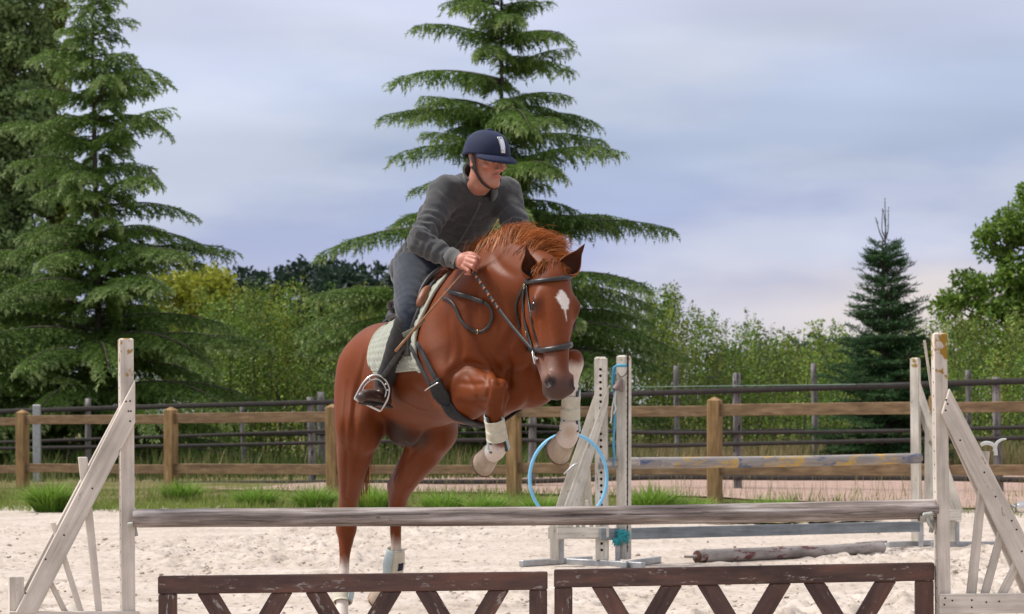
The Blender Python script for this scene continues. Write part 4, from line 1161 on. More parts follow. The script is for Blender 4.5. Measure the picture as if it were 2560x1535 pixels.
LEAF_T = np.array([[(0, 0, 0), (0.5, -0.30, 0.05), (1, 0, -0.05)], [(0, 0, 0), (1, 0, -0.05), (0.5, 0.30, 0.05)]])
def leafy(fol, rng, centre, rad, n, size, c0, c1, shell=0.45, upb=0.25):
    """a clump of leaves spread through an ellipsoid"""
    d = rand_unit(rng, n); r = (shell + (1 - shell) * rng.random((n, 1))) ** 0.7
    O = centre + d * r * np.asarray(rad)
    D = rand_unit(rng, n) + d * 0.5 - UP * 0.25
    w = np.clip(0.5 + 0.28 * rng.normal(0, 1, (n, 1)), 0, 1)
    fol.add(LEAF_T, O, D, rand_unit(rng, n) + UP * upb * 3, size * rng.uniform(0.6, 1.3, n), np.asarray(c0) * (1 - w) + np.asarray(c1) * w)
def broadleaf(name, base, clumps, label, seed, leaf, c0, c1, per, trunk_r=0.14, fork=0.35, group=None, cat='tree'):
    """tree from a list of clumps (offset, radii): limbs run from the trunk into each clump"""
    rng = np.random.default_rng(seed); base = np.asarray(base, float)
    root = empty(name, base, label, cat, group)
    fol = Foliage(); wood = []
    top = max(o[2] for o, r in clumps)
    sp = catmull([base - UP * 0.1, base + np.array((0.06, 0.03, top * 0.35)), base + np.array((-0.05, 0.0, top * 0.7)), base + np.array((0.0, 0.0, top))], 5)
    wood.append(tube_arrays(sp, np.linspace(trunk_r, 0.02, len(sp)), 8))
    for o, r in clumps:
        c = base + np.asarray(o, float)
        zb = max(o[2] * fork, min(o[2] - 0.8, top * 0.8))
        a = base + UP * zb
        mid = (a + c) / 2 + UP * 0.15 * rng.normal() - UP * 0.1
        P = catmull([a, mid, c], 4)
        wood.append(tube_arrays(P, np.linspace(trunk_r * 0.42, 0.012, len(P)), 5, cap=False))
        n = int(per * (r[0] * r[1] * r[2]) ** 0.67)
        # sub-clumps make the outline uneven
        ns = 9
        sd = rand_unit(rng, ns)
        for q in sd:
            cc = c + q * np.asarray(r) * 0.62
            g = rng.uniform(0.7, 1.25)
            leafy(fol, rng, cc, np.asarray(r) * rng.uniform(0.34, 0.52), n // ns, leaf, np.asarray(c0) * g, np.asarray(c1) * g)
            wood.append(tube_arrays(np.array([c, cc]), np.array([0.014, 0.006]), 4, cap=False))
    V, F = merge(wood)
    obj('trunk', poly_mesh('trunk', V, F, True), MAT_BARK, root)
    obj('crown', fol.mesh('crown'), MAT_LEAF, root)
    return root

# --- the two tall cedars and their neighbours
GZ = 0.10
cx = WZ(1255, 50.0, GZ)
def reach_mid(z): return float(np.interp(z, [0.3, 1.5, 3.0, 4.6, 6.0, 7.6, 9.5, 11.2], [3.8, 4.0, 4.0, 3.9, 3.3, 2.6, 1.75, 0.25]))
conifer('cedar_tree', cx, 11.3, reach_mid, 'tall layered cedar with drooping tips directly behind the rider', 5, whorl=0.72, per=6, rise=0.38, droop=0.29, r0=0.085, lat_len=0.29, power=1.5, jitter=0.48, hang=1.0, twig_len=0.24, lat_gap=0.093, group='tall cedars')
def reach_left(z): return float(np.interp(z, [0.2, 1.0, 2.2, 3.4, 4.6, 6.0, 7.5, 9.2, 10.6], [3.9, 4.2, 4.1, 3.3, 2.75, 2.15, 1.75, 0.95, 0.2]))
conifer('cedar_tree', WZ(245, 48.0, GZ), 10.4, reach_left, 'tall bluish cedar with wide low skirts left of the horse', 8, whorl=0.60, per=5, rise=0.38, droop=0.30, r0=0.085, start=0.25, lat_len=0.29, power=1.5, jitter=0.55, hang=1.0, twig_len=0.24, lat_gap=0.093, group='tall cedars')
conifer('cedar_tree', WZ(-210, 47.0, GZ), 5.6, lambda z: float(np.interp(z, [0.2, 2.0, 4.0, 5.6], [3.9, 3.7, 2.4, 0.3])), 'lower bushy cedar cut off by the frame edge', 9, whorl=0.5, per=5, rise=0.30, droop=0.28, start=0.25, power=1.6, jitter=0.4, lat_gap=0.14, twig_gap=0.072, twig_len=0.28, inner=1, group='tall cedars')
# the young fir on the right
FIR_T = needle_twig(12, 0.95, 0.27, 0.052, 41)
def reach_fir(z): return float(np.interp(z, [0.1, 0.8, 1.6, 2.4, 3.0, 3.5, 3.9, 4.15], [1.30, 1.32, 1.02, 0.76, 0.54, 0.36, 0.21, 0.10]))
fir_b = WZ(2215, 42.0, GZ)
fir = conifer('fir_tree', fir_b, 4.15, reach_fir, 'small dark green fir with bare upright leader shoots', 15, whorl=0.20, per=8, rise=0.55, droop=0.10, r0=0.05, lat_gap=0.085, lat_len=0.48,
              twig_gap=0.055, twig_len=0.16, inner=0, cols=((0.014, 0.048, 0.015), (0.038, 0.098, 0.028)), tip=(0.062, 0.140, 0.044), start=0.12, hang=0.05, tmpl=FIR_T, lat_ang=0.85, jitter=0.22, leader=False)
def fir_leaders():
    rng = np.random.default_rng(3)
    o = fir_b
    def pt(px, py): return W(px, py, 42.0)
    shoots = [[(2213, 650), (2213, 600), (2205, 575), (2207, 520)], [(2213, 602), (2220, 575), (2221, 522)], [(2212, 610), (2214, 560), (2212, 500)], [(2210, 605), (2199, 580), (2190, 548)], [(2213, 600), (2214, 575), (2209, 530)]]
    wood, fol = [], Foliage()
    for s in shoots:
        P = catmull([pt(*q) for q in s], 6)
        wood.append(tube_arrays(P, np.linspace(0.012, 0.006, len(P)), 5))
        m = 26
        idx = rng.integers(2, len(P), m); O = P[idx] + rng.normal(0, 0.004, (m, 3))
        fol.add(FIR_T[:8], O, rand_unit(rng, m) * 0.35 + UP, rand_unit(rng, m), np.full(m, 0.06), np.tile((0.035, 0.075, 0.03), (m, 1)))
    V, F = merge(wood)
    obj('leader_shoots', poly_mesh('leader_shoots', V, F, True), MAT_BARK, fir)
    obj('leader_needles', fol.mesh('leader_needles'), MAT_NEEDLE, fir)
fir_leaders()

# --- broadleaved trees
def poplar():
    rng = np.random.default_rng(2)
    cl = []
    for z in np.arange(1.2, 15.5, 0.55):
        r = float(np.interp(z, [1, 4, 9, 13, 15.6], [0.95, 1.25, 1.30, 1.0, 0.25]))
        for k in range(3):
            a = rng.random() * 6.28
            cl.append(((0.45 * r * math.cos(a), 0.45 * r * math.sin(a), z + rng.normal(0, 0.15)), (0.62 * r, 0.62 * r, 0.55)))
    broadleaf('poplar_tree', WZ(30, 62.0, GZ), cl, 'very tall narrow poplar at the edge of the photo', 21, 0.15, (0.11, 0.18, 0.05), (0.34, 0.44, 0.19), 1900, 0.2, 0.9)
    cl = []
    for z in np.arange(1.2, 13.5, 0.6):
        r = float(np.interp(z, [1, 4, 9, 12, 13.6], [0.6, 0.8, 0.85, 0.6, 0.2]))
        for k in range(2):
            a = rng.random() * 6.28
            cl.append(((0.4 * r * math.cos(a), 0.4 * r * math.sin(a), z + rng.normal(0, 0.15)), (0.62 * r, 0.62 * r, 0.5)))
    broadleaf('poplar_tree', WZ(128, 63.0, GZ), cl, 'slimmer poplar with olive leaves between the tall poplar and the cedar', 22, 0.15, (0.13, 0.18, 0.035), (0.34, 0.38, 0.10), 2300, 0.14, 0.9)
poplar()
rng0 = np.random.default_rng(51)
def crown_list(n, rx, ry, z0, z1, rr, seed, flat=0.8, fill=0.9):
    rng = np.random.default_rng(seed); out = []
    for i in range(n):
        d = rand_unit(rng, 1)[0]; k = rng.random() ** 0.33 * fill
        zc, zr = (z0 + z1) / 2, (z1 - z0) / 2
        r = rr * rng.uniform(0.7, 1.2)
        out.append(((d[0] * rx * k, d[1] * ry * k, zc + d[2] * zr * k), (r, r, r * flat)))
    return out
broadleaf('maple_tree', WZ(490, 66.0, GZ), crown_list(30, 1.7, 1.5, 1.8, 5.7, 0.75, 61), 'round yellow green tree beside the left cedar', 31, 0.16, (0.25, 0.29, 0.03), (0.46, 0.47, 0.06), 1100, 0.12)
oak = [((-1.5, 0, 2.55), (0.75, 0.8, 0.42)), ((-2.15, 0, 2.75), (0.5, 0.6, 0.35)), ((-0.7, -0.2, 2.6), (0.9, 0.9, 0.5)), ((-1.0, 0.2, 4.6), (0.85, 0.8, 0.55)), ((-1.45, 0, 4.15), (0.55, 0.6, 0.4)), ((-0.3, 0.1, 4.3), (1.0, 0.9, 0.7)),
       ((-0.35, 0, 5.9), (0.62, 0.7, 0.6)), ((0.2, 0, 6.5), (0.6, 0.7, 0.6)), ((0.6, 0, 5.3), (1.1, 1.0, 0.9)), ((0.2, 0.1, 3.4), (1.0, 0.9, 0.7)), ((1.2, 0, 4.2), (1.2, 1, 1.0)), ((1.3, 0, 6.3), (0.9, 0.9, 0.8)), ((1.8, 0, 3.0), (1.2, 1.0, 0.8)), ((-0.9, 0.1, 3.4), (0.55, 0.6, 0.35)), ((0.5, 0, 7.1), (0.5, 0.5, 0.45))]
broadleaf('oak_tree', WZ(2525, 62.0, GZ), [((o[0], o[1], o[2] * 0.93), r) for o, r in oak], 'spreading oak cut off by the right edge of the photo', 33, 0.13, (0.070, 0.145, 0.018), (0.220, 0.320, 0.050), 3200, 0.2, 0.45)

def far_wood():
    rng = np.random.default_rng(71)
    fol = Foliage()
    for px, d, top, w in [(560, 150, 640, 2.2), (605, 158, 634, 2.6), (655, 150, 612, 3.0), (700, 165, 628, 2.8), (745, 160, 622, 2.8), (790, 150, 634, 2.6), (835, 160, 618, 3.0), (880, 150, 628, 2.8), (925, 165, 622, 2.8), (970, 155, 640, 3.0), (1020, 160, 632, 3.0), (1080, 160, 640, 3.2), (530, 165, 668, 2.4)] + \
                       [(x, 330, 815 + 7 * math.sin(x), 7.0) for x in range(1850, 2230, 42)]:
        t = W(px, top, d); H = t[2]
        for _ in range(16):
            q = np.array((t[0] + rng.normal(0, w * 0.55), d + rng.normal(0, w * 0.6), 0))
            z = H * rng.uniform(0.35, 0.97) - abs(q[0] - t[0]) * 0.45
            r = w * rng.uniform(0.28, 0.5)
            leafy(fol, rng, q + UP * max(z - r * 0.7, 0.5), (r, r, r * 0.8), 190 if d < 300 else 80, 0.48 if d < 300 else 1.0, (0.014, 0.032, 0.022) if d < 300 else (0.035, 0.065, 0.07), (0.036, 0.066, 0.038) if d < 300 else (0.06, 0.10, 0.10))  # distance haze painted into the leaves: farther trees paler and bluer
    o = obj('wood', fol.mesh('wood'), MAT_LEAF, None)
    tag(o, 'distant dark wood on the skyline behind the scrub', 'wood', kind='stuff')
far_wood()

def scrub():
    """birch and willow thicket that reads as one mass: leafy wands rising from a dense base"""
    rng = np.random.default_rng(81)
    fol = Foliage(); wood = []
    def stem(px, d, top, seedcol):
        t = W(px, top, d); H = t[2] - GZ
        lean = rng.normal(0, 0.07, 2)
        n = 7
        ts = np.linspace(0, 1, n)
        P = np.stack([t[0] + lean[0] * H * (ts - 1) + 0.05 * rng.normal(0, 1, n), d + lean[1] * H * ts + 0 * ts, GZ + H * ts], 1)
        wood.append(tube_arrays(P, np.linspace(0.016, 0.004, n), 3, cap=False))
        m = int(H * 74)
        tt = rng.random(m) ** 0.8
        base = np.stack([np.interp(tt, ts, P[:, k]) for k in range(3)], 1)
        wid = (0.05 + 0.30 * (1 - tt) ** 0.8)[:, None]
        O = base + rng.normal(0, 1, (m, 3)) * wid * np.array((1, 1, 0.6))
        sh = rng.uniform(0.55, 1.25); c0, c1 = np.array(seedcol[0]) * sh, np.array(seedcol[1]) * sh
        w = np.clip(rng.normal(0.5, 0.28, (m, 1)), 0, 1)
        fol.add(LEAF_T, O, rand_unit(rng, m) - UP * 0.2, rand_unit(rng, m) + UP, 0.074 * rng.uniform(0.6, 1.4, m), np.array(c0) * (1 - w) + np.array(c1) * w)
    pal = [((0.095, 0.175, 0.020), (0.260, 0.380, 0.055)), ((0.105, 0.170, 0.025), (0.275, 0.350, 0.075)), ((0.060, 0.135, 0.017), (0.170, 0.285, 0.044)), ((0.130, 0.175, 0.020), (0.310, 0.350, 0.055))]
    sky = [(560, 720), (620, 700), (700, 690), (780, 700), (860, 715), (940, 700), (1050, 720), (1200, 760), (1400, 780), (1560, 740), (1640, 715), (1700, 705), (1740, 755), (1810, 785), (1880, 775), (1930, 810), (2000, 825), (2060, 795), (2100, 815), (2180, 815), (2260, 800), (2330, 755), (2420, 770), (2600, 760)]
    sx, sy = [s[0] for s in sky], [s[1] for s in sky]
    for i in range(620):
        px = rng.uniform(500, 2640); d = rng.uniform(52, 60)
        top = np.interp(px, sx, sy) + (rng.exponential(48) if rng.random() < 0.75 else rng.uniform(-28, 5)) + 22
        stem(px, d, min(top, 930), pal[rng.integers(0, 4)])
    for i in range(300):
        px = rng.uniform(560, 2640); d = rng.uniform(47, 51.5)
        if 2080 < px < 2350 or 820 < px < 1660 or px < 740: continue
        stem(px, d, rng.uniform(850, 985), pal[rng.integers(0, 4)])
    for i in range(120):
        px = rng.uniform(-60, 620); d = rng.uniform(54, 60)
        stem(px, d, rng.uniform(760, 900), pal[rng.integers(0, 3)])
    V, F = merge(wood)
    o = obj('scrub', fol.mesh('scrub'), MAT_LEAF, None)
    tag(o, 'dense green birch and willow scrub behind the fences', 'scrub', kind='stuff')
    s = obj('scrub_stems', poly_mesh('scrub_stems', V, F, True), MAT_BARK, o)
    s['kind'] = 'stuff'
scrub()

# --- grasses
BLADE_T = np.array([[(0, -0.5, 0), (0, 0.5, 0), (0.45, 0.38, 0.04)], [(0, -0.5, 0), (0.45, 0.38, 0.04), (0.45, -0.38, 0.04)], [(0.45, -0.38, 0.04), (0.45, 0.38, 0.04), (1, 0, -0.10)]])
def blades(fol, rng, O, L, wid, lean, c0, c1, t0=None):
    n = len(O)
    T = BLADE_T.copy(); T[:, :, 1] *= wid
    D = rand_unit(rng, n) * lean * np.array((1, 1, 0.2)) + UP
    w = np.clip(rng.normal(0.5, 0.3, (n, 1)), 0, 1)
    c = np.asarray(c0) * (1 - w) + np.asarray(c1) * w
    fol.add(T, O, D, rand_unit(rng, n), L, c, c * 0.6 + np.asarray(t0 if t0 is not None else c1) * 0.4)
def surf_z(x, y):
    return np.maximum(land_z(x, y), 0.0) + 0.0
def verge_grass():
    rng = np.random.default_rng(91)
    fol = Foliage()
    n = 42000
    x = rng.uniform(-9.5, 8.5, n); t = rng.gamma(2.0, 0.75, n) - 0.35
    y = edge_y(x) + t / 0.954
    fence = 32.36 - 0.675 * x
    dens = ss(fbm(x * 1.1, y * 0.9, 14, 3), 0.36, 0.58)
    right = ss(x, 0.5, 3.0)
    keep = rng.random(n) < (0.25 + 0.75 * dens) * (1 - 0.55 * right) * (1 - 0.85 * ss(y - fence, 0.4, 1.2) * ss(x, -3.5, -1.0))
    x, y = x[keep], y[keep]
    O = np.stack([x, y, surf_z(x, y) - 0.01], 1)
    L = 0.06 + 0.16 * rng.random(len(x)) * (0.4 + 0.9 * fbm(x * 2.2, y * 2.2, 4, 2))
    blades(fol, rng, O, L, 0.075, 0.45, (0.095, 0.160, 0.024), (0.250, 0.330, 0.065), (0.32, 0.32, 0.11))
    # thin pale stalks
    n = 1500
    x = rng.uniform(-9, 8, n); y = edge_y(x) + rng.uniform(0.3, 4.0, n)
    blades(fol, rng, np.stack([x, y, surf_z(x, y)], 1), rng.uniform(0.2, 0.5, n), 0.014, 0.22, (0.22, 0.19, 0.08), (0.34, 0.29, 0.15))
    o = obj('verge_grass', fol.mesh('verge_grass'), MAT_GRASS, None)
    tag(o, 'short green grass along the sandy edge of the arena', 'grass', kind='stuff')
    # dry meadow between the fences and the scrub
    fol = Foliage()
    n = 30000
    x = rng.uniform(-11, 12, n); y = rng.uniform(41.5, 50, n)
    dry = ss(x, 0.5, 4.0) * 0.7 + 0.3 * ss(vnoise(x * 0.6, y * 0.6, 7), 0.35, 0.7)
    O = np.stack([x, y, np.full(n, GZ)], 1)
    L = rng.uniform(0.25, 0.75, n)
    kp = rng.random(n) < 0.30 + 0.70 * ss(x, -3.0, 2.0)
    O, L, dry, x = O[kp], L[kp], dry[kp], x[kp]; n = len(x)
    m = rng.random(n) < dry
    blades(fol, rng, O[m], L[m], 0.030, 0.30, (0.17, 0.135, 0.060), (0.33, 0.27, 0.135))
    blades(fol, rng, O[~m], L[~m] * 0.9, 0.045, 0.35, (0.045, 0.080, 0.016), (0.125, 0.165, 0.040))
    o = obj('meadow_grass', fol.mesh('meadow_grass'), MAT_GRASS, None)
    tag(o, 'tall dry straw coloured grass behind the dark paddock fence', 'grass', kind='stuff')
verge_grass()
def tuft(px, py, d, n, h, label, seed):
    rng = np.random.default_rng(seed)
    c = W(px, py, d); z = max(float(land_z(c[0], d)), 0.02); c = np.array((c[0], d, z - 0.015))
    fol = Foliage()
    r = np.sqrt(rng.random(n)) * 0.20; a = rng.random(n) * 6.28
    off = np.stack([r * np.cos(a), r * np.sin(a), 0 * a], 1)
    T = BLADE_T.copy(); T[:, :, 1] *= 0.040; T[2, 2, 2] = -0.30
    D = off * (3.2 + 2 * rng.random((n, 1))) + UP * 1.0 + rand_unit(rng, n) * 0.25
    w = np.clip(rng.normal(0.5, 0.3, (n, 1)), 0, 1)
    cc = np.array((0.080, 0.190, 0.020)) * (1 - w) + np.array((0.235, 0.410, 0.050)) * w
    fol.add(T, c + off, D, UP + rand_unit(rng, n) * 0.3, h * rng.uniform(0.6, 1.15, n), cc, cc * 0.5 + np.array((0.24, 0.30, 0.07)) * 0.5)
    o = obj('grass_tuft', fol.mesh('grass_tuft'), MAT_GRASS, None)
    tag(o, label, 'grass tuft', 'lush grass tufts along the sand edge')
tuft(128, 1262, 31.5, 900, 0.46, 'large dark green grass tuft beside the left wing brace', 1)
tuft(455, 1240, 33.0, 600, 0.34, 'grass tuft at the foot of the fence post near the left wing', 2)
tuft(640, 1258, 31.8, 650, 0.36, 'bright grass tuft between the left wing and the horse', 3)
tuft(785, 1252, 31.4, 700, 0.38, 'bright grass tuft just left of the hind legs', 4)
tuft(935, 1258, 30.4, 650, 0.40, 'grass tuft seen between the two hind legs', 5)
tuft(1108, 1248, 30.4, 500, 0.34, 'grass tuft under the horse belly, right of the hind legs', 6)
tuft(1215, 1252, 30.0, 500, 0.30, 'low grass tuft left of the middle fence post', 7)
tuft(1350, 1250, 29.6, 450, 0.30, 'grass tuft seen through the blue hoop', 8)
tuft(1628, 1246, 29.0, 700, 0.42, 'bright grass tuft right of the slim white upright', 9)
tuft(1730, 1256, 28.9, 450, 0.28, 'low grass tuft at the fence post under the striped rail', 10)
tuft(1920, 1254, 28.4, 450, 0.30, 'sparse grass tuft under the middle of the striped rail', 11)
# ------------------------------------------------------------------ the horse
HH = np.array((0.4226, -0.9063, 0.0))      # where the horse is heading: towards the camera and to the right
HR = np.array((-0.9063, -0.4226, 0.0))     # its own right-hand side
C0 = np.array((-0.63, 12.25, 0.0))
def B(s, w, z):
    return C0 + HH * s + HR * w + UP * z
# head frame
POLL, MUZ = W(1372, 668, 10.68), W(1393, 985, 10.45)
HA = nrm(MUZ - POLL)
HS = nrm(HR - HA * (HA @ HR))
HN = nrm(np.cross(HA, HS)); HN = HN if HN[1] < 0 else -HN
HLEN = np.linalg.norm(MUZ - POLL)
def HD(a, n, r):
    return POLL + HA * a + HN * n + HS * r

def horse_field():
    f = Field((-1.10, 10.20, -0.03), (0.47, 12.86, 2.12), 0.0093)
    # trunk: (s, z, half height, width ratio)
    tr = [(-0.10, 1.40, 0.14, 1.0), (0.06, 1.43, 0.225, 0.98), (0.24, 1.42, 0.255, 0.95), (0.45, 1.42, 0.275, 0.95), (0.68, 1.47, 0.30, 0.90),
          (0.90, 1.52, 0.31, 0.84), (1.10, 1.53, 0.27, 0.88), (1.26, 1.50, 0.18, 1.05)]
    f.chain([B(s, 0, z) for s, z, r, q in tr], [t[2] for t in tr], 0.05, (HR, [t[3] for t in tr]), sub=6)
    f.chain([B(0.72, 0, 1.70), B(0.92, 0, 1.77), B(1.06, 0, 1.74)], [0.09, 0.09, 0.10], 0.12)              # withers
    f.ell(B(0.15, 0.10, 1.53), (HH, HR), (0.23, 0.135, 0.14), 0.08)
    f.ell(B(0.15, -0.10, 1.53), (HH, HR), (0.23, 0.135, 0.14), 0.08)
    # neck
    nk = [(W(1188, 855, 11.27), 0.29, 0.84), (W(1212, 775, 11.12), 0.245, 0.72), (W(1252, 718, 10.98), 0.19, 0.66),
          (W(1303, 702, 10.84), 0.148, 0.64), (W(1350, 704, 10.72), 0.112, 0.74)]
    f.chain([n[0] for n in nk], [n[1] for n in nk], 0.09, (HR, [n[2] for n in nk]))
    f.chain([W(1165, 690, 11.24), W(1215, 640, 11.08), W(1275, 622, 10.92), W(1330, 637, 10.77), W(1365, 662, 10.69)], [0.05, 0.042, 0.038, 0.036, 0.036], 0.07)
    f.chain([W(1205, 705, 10.97), W(1240, 695, 10.89), W(1285, 712, 10.79), W(1312, 722, 10.73)], [0.05, 0.05, 0.045, 0.035], 0.08)        # side of the neck
    f.chain([W(1160, 770, 11.04), W(1188, 840, 10.95), W(1215, 905, 10.94)], [0.08, 0.075, 0.065], 0.09)
    f.chain([W(1330, 700, 10.78), W(1300, 790, 10.86), W(1290, 880, 10.93)], [0.07, 0.08, 0.09], 0.08)                                     # throat and windpipe
    # shoulders and breast
    f.chain([B(0.94, 0.10, 1.72), B(1.12, 0.185, 1.52), B(1.26, 0.19, 1.38)], [0.08, 0.12, 0.11], 0.08)
    f.chain([B(0.94, -0.10, 1.72), B(1.12, -0.185, 1.52), B(1.26, -0.19, 1.38)], [0.08, 0.12, 0.11], 0.08)
    f.ell(B(1.30, 0.085, 1.40), (HH, HR), (0.13, 0.10, 0.17), 0.035)
    f.ell(B(1.30, -0.085, 1.40), (HH, HR), (0.13, 0.10, 0.17), 0.035)
    f.ell(B(1.08, 0, 1.30), (HH, HR), (0.24, 0.20, 0.14), 0.06)
    # right foreleg, forearm carried forward, shank folded down
    f.chain([W(1172, 930, 11.10), W(1164, 982, 11.06), W(1168, 998, 11.0)], [0.105, 0.102, 0.098], 0.022)
    f.chain([W(1164, 976, 11.06), W(1194, 976, 10.96), W(1222, 972, 10.84), W(1238, 974, 10.78)], [0.108, 0.104, 0.078, 0.060], 0.02)
    f.chain([W(1170, 1000, 11.02), W(1200, 1000, 10.92), W(1222, 995, 10.86)], [0.062, 0.052, 0.040], 0.02)
    f.ell(W(1243, 980, 10.76), (W(1247, 1022, 10.79) - W(1243, 980, 10.76), HR), (0.068, 0.056, 0.052), 0.018)
    f.chain([W(1240, 990, 10.78), W(1238, 1025, 10.81), W(1239, 1050, 10.83), W(1241, 1085, 10.86), W(1243, 1112, 10.88)],
            [0.054, 0.045, 0.036, 0.033, 0.042], 0.02)
    f.chain([W(1243, 1112, 10.88), W(1240, 1126, 10.90), W(1228, 1133, 10.94)], [0.044, 0.044, 0.046], 0.02)
    # left foreleg
    f.chain([W(1300, 940, 11.28), W(1318, 968, 11.22), W(1352, 962, 11.12), W(1398, 925, 11.02), W(1432, 902, 10.97)],
            [0.115, 0.105, 0.085, 0.060, 0.050], 0.035)
    f.ell(W(1435, 905, 10.96), (W(1431, 945, 10.98) - W(1435, 905, 10.96), HR), (0.060, 0.046, 0.044), 0.02)
    f.chain([W(1434, 915, 10.97), W(1432, 950, 10.99), W(1429, 990, 11.0), W(1426, 1030, 11.02), W(1424, 1066, 11.03)],
            [0.046, 0.034, 0.030, 0.031, 0.040], 0.02)
    f.chain([W(1424, 1066, 11.03), W(1423, 1086, 11.04), W(1412, 1100, 11.08)], [0.045, 0.045, 0.050], 0.02)
    # hindquarters: right leg carries the take-off
    f.chain([B(0.04, 0.13, 1.44), W(908, 985, 12.12), W(896, 1060, 12.02)], [0.16, 0.150, 0.122], 0.06)
    f.chain([B(-0.08, 0.12, 1.38), W(888, 1000, 12.25), W(876, 1080, 12.20), W(874, 1150, 12.20)], [0.10, 0.10, 0.082, 0.065], 0.05)
    f.ell(W(915, 1075, 11.98), (UP, HR), (0.12, 0.075, 0.085), 0.05)
    f.chain([W(900, 1080, 12.05), W(884, 1150, 12.12), W(878, 1205, 12.24), W(873, 1262, 12.36), W(869, 1318, 12.44)],
            [0.112, 0.086, 0.066, 0.048, 0.047], 0.03)
    f.chain([W(863, 1170, 12.28), W(860, 1250, 12.40), W(856, 1325, 12.47)], [0.034, 0.028, 0.032], 0.05)                                    # Achilles tendon to the hock
    f.chain([W(868, 1318, 12.44), W(865, 1350, 12.44), W(862, 1385, 12.42), W(860, 1430, 12.40), W(857, 1480, 12.38)],
            [0.049, 0.040, 0.029, 0.027, 0.036], 0.02)
    f.chain([W(857, 1482, 12.38), W(855, 1520, 12.33), W(853, 1555, 12.29)], [0.038, 0.032, 0.044], 0.02)
    # left hind leg
    f.chain([B(-0.02, -0.15, 1.44), W(1030, 1000, 12.2), W(1082, 1070, 12.05)], [0.175, 0.165, 0.125], 0.06)
    f.ell(W(1098, 1075, 11.99), (UP, HR), (0.115, 0.075, 0.085), 0.05)
    f.chain([W(1085, 1078, 12.05), W(1052, 1140, 12.12), W(1020, 1192, 12.24), W(1001, 1232, 12.36), W(995, 1262, 12.42)],
            [0.115, 0.096, 0.070, 0.056, 0.050], 0.03)
    f.chain([W(1025, 1130, 12.22), W(995, 1180, 12.34), W(974, 1212, 12.42)], [0.038, 0.030, 0.026], 0.045)
    f.chain([W(990, 1232, 12.45), W(990, 1280, 12.44), W(989, 1325, 12.43), W(990, 1370, 12.44), W(988, 1410, 12.46)],
            [0.048, 0.041, 0.031, 0.028, 0.036], 0.02)
    f.chain([W(988, 1410, 12.46), W(975, 1445, 12.51), W(962, 1470, 12.56)], [0.037, 0.032, 0.043], 0.02)
    # belly and sheath
    f.ell(W(1014, 1078, 11.93), (HH, HR), (0.15, 0.080, 0.085), 0.035)
    # head
    f.ell(HD(0.115, -0.01, 0), (HA, HN), (0.15, 0.10, 0.088), 0.03)
    f.chain([HD(0.10, 0.025, 0), HD(0.22, 0.030, 0), HD(0.36, 0.022, 0), HD(0.50, 0.015, 0), HD(0.58, 0.012, 0)], [0.070, 0.072, 0.062, 0.052, 0.052], 0.03,
            (HS, [1.15, 1.22, 1.02, 0.98, 1.08]))
    for s in (1, -1):
        f.ell(HD(0.20, -0.085, 0.050 * s), (HA, HN), (0.135, 0.105, 0.040), 0.025)                  # cheek
        f.chain([HD(0.165, 0.045, 0.078 * s), HD(0.205, 0.050, 0.092 * s), HD(0.245, 0.040, 0.084 * s)], [0.020, 0.026, 0.020], 0.02)  # brow
        f.chain([HD(0.24, 0.005, 0.088 * s), HD(0.32, 0.000, 0.070 * s), HD(0.40, 0.0, 0.055 * s)], [0.022, 0.017, 0.014], 0.02)        # cheek bone
        f.ell(HD(0.572, 0.034, 0.050 * s), (HA, HN), (0.046, 0.034, 0.026), 0.012)                   # nostril wing
        f.chain([HD(0.26, -0.13, 0.035 * s), HD(0.40, -0.075, 0.030 * s), HD(0.52, -0.045, 0.022 * s)], [0.045, 0.034, 0.028], 0.025)   # jaw
    f.ell(HD(0.570, -0.002, 0), (HA, HN), (0.062, 0.066, 0.060), 0.03)
    f.ell(HD(0.572, -0.060, 0), (HA, HN), (0.044, 0.032, 0.040), 0.015)                              # lower lip and chin
    for s in (1, -1):
        f.ell(HD(0.578, 0.050, 0.062 * s), (HA - HS * 0.25 * s + HN * 0.2, HN), (0.030, 0.022, 0.013), 0.010, 'cut')
        f.ell(HD(0.214, 0.030, 0.112 * s), (HA, HN), (0.028, 0.024, 0.016), 0.012, 'cut')           # eye socket
    f.chain([HD(0.605, -0.035, 0.06), HD(0.60, -0.036, 0.0), HD(0.605, -0.035, -0.06)], [0.005, 0.005, 0.005], 0.010, op='cut')
    f.chain([HD(0.605, -0.035, 0.058), HD(0.56, -0.040, 0.058)], [0.005, 0.004], 0.010, op='cut')
    return f
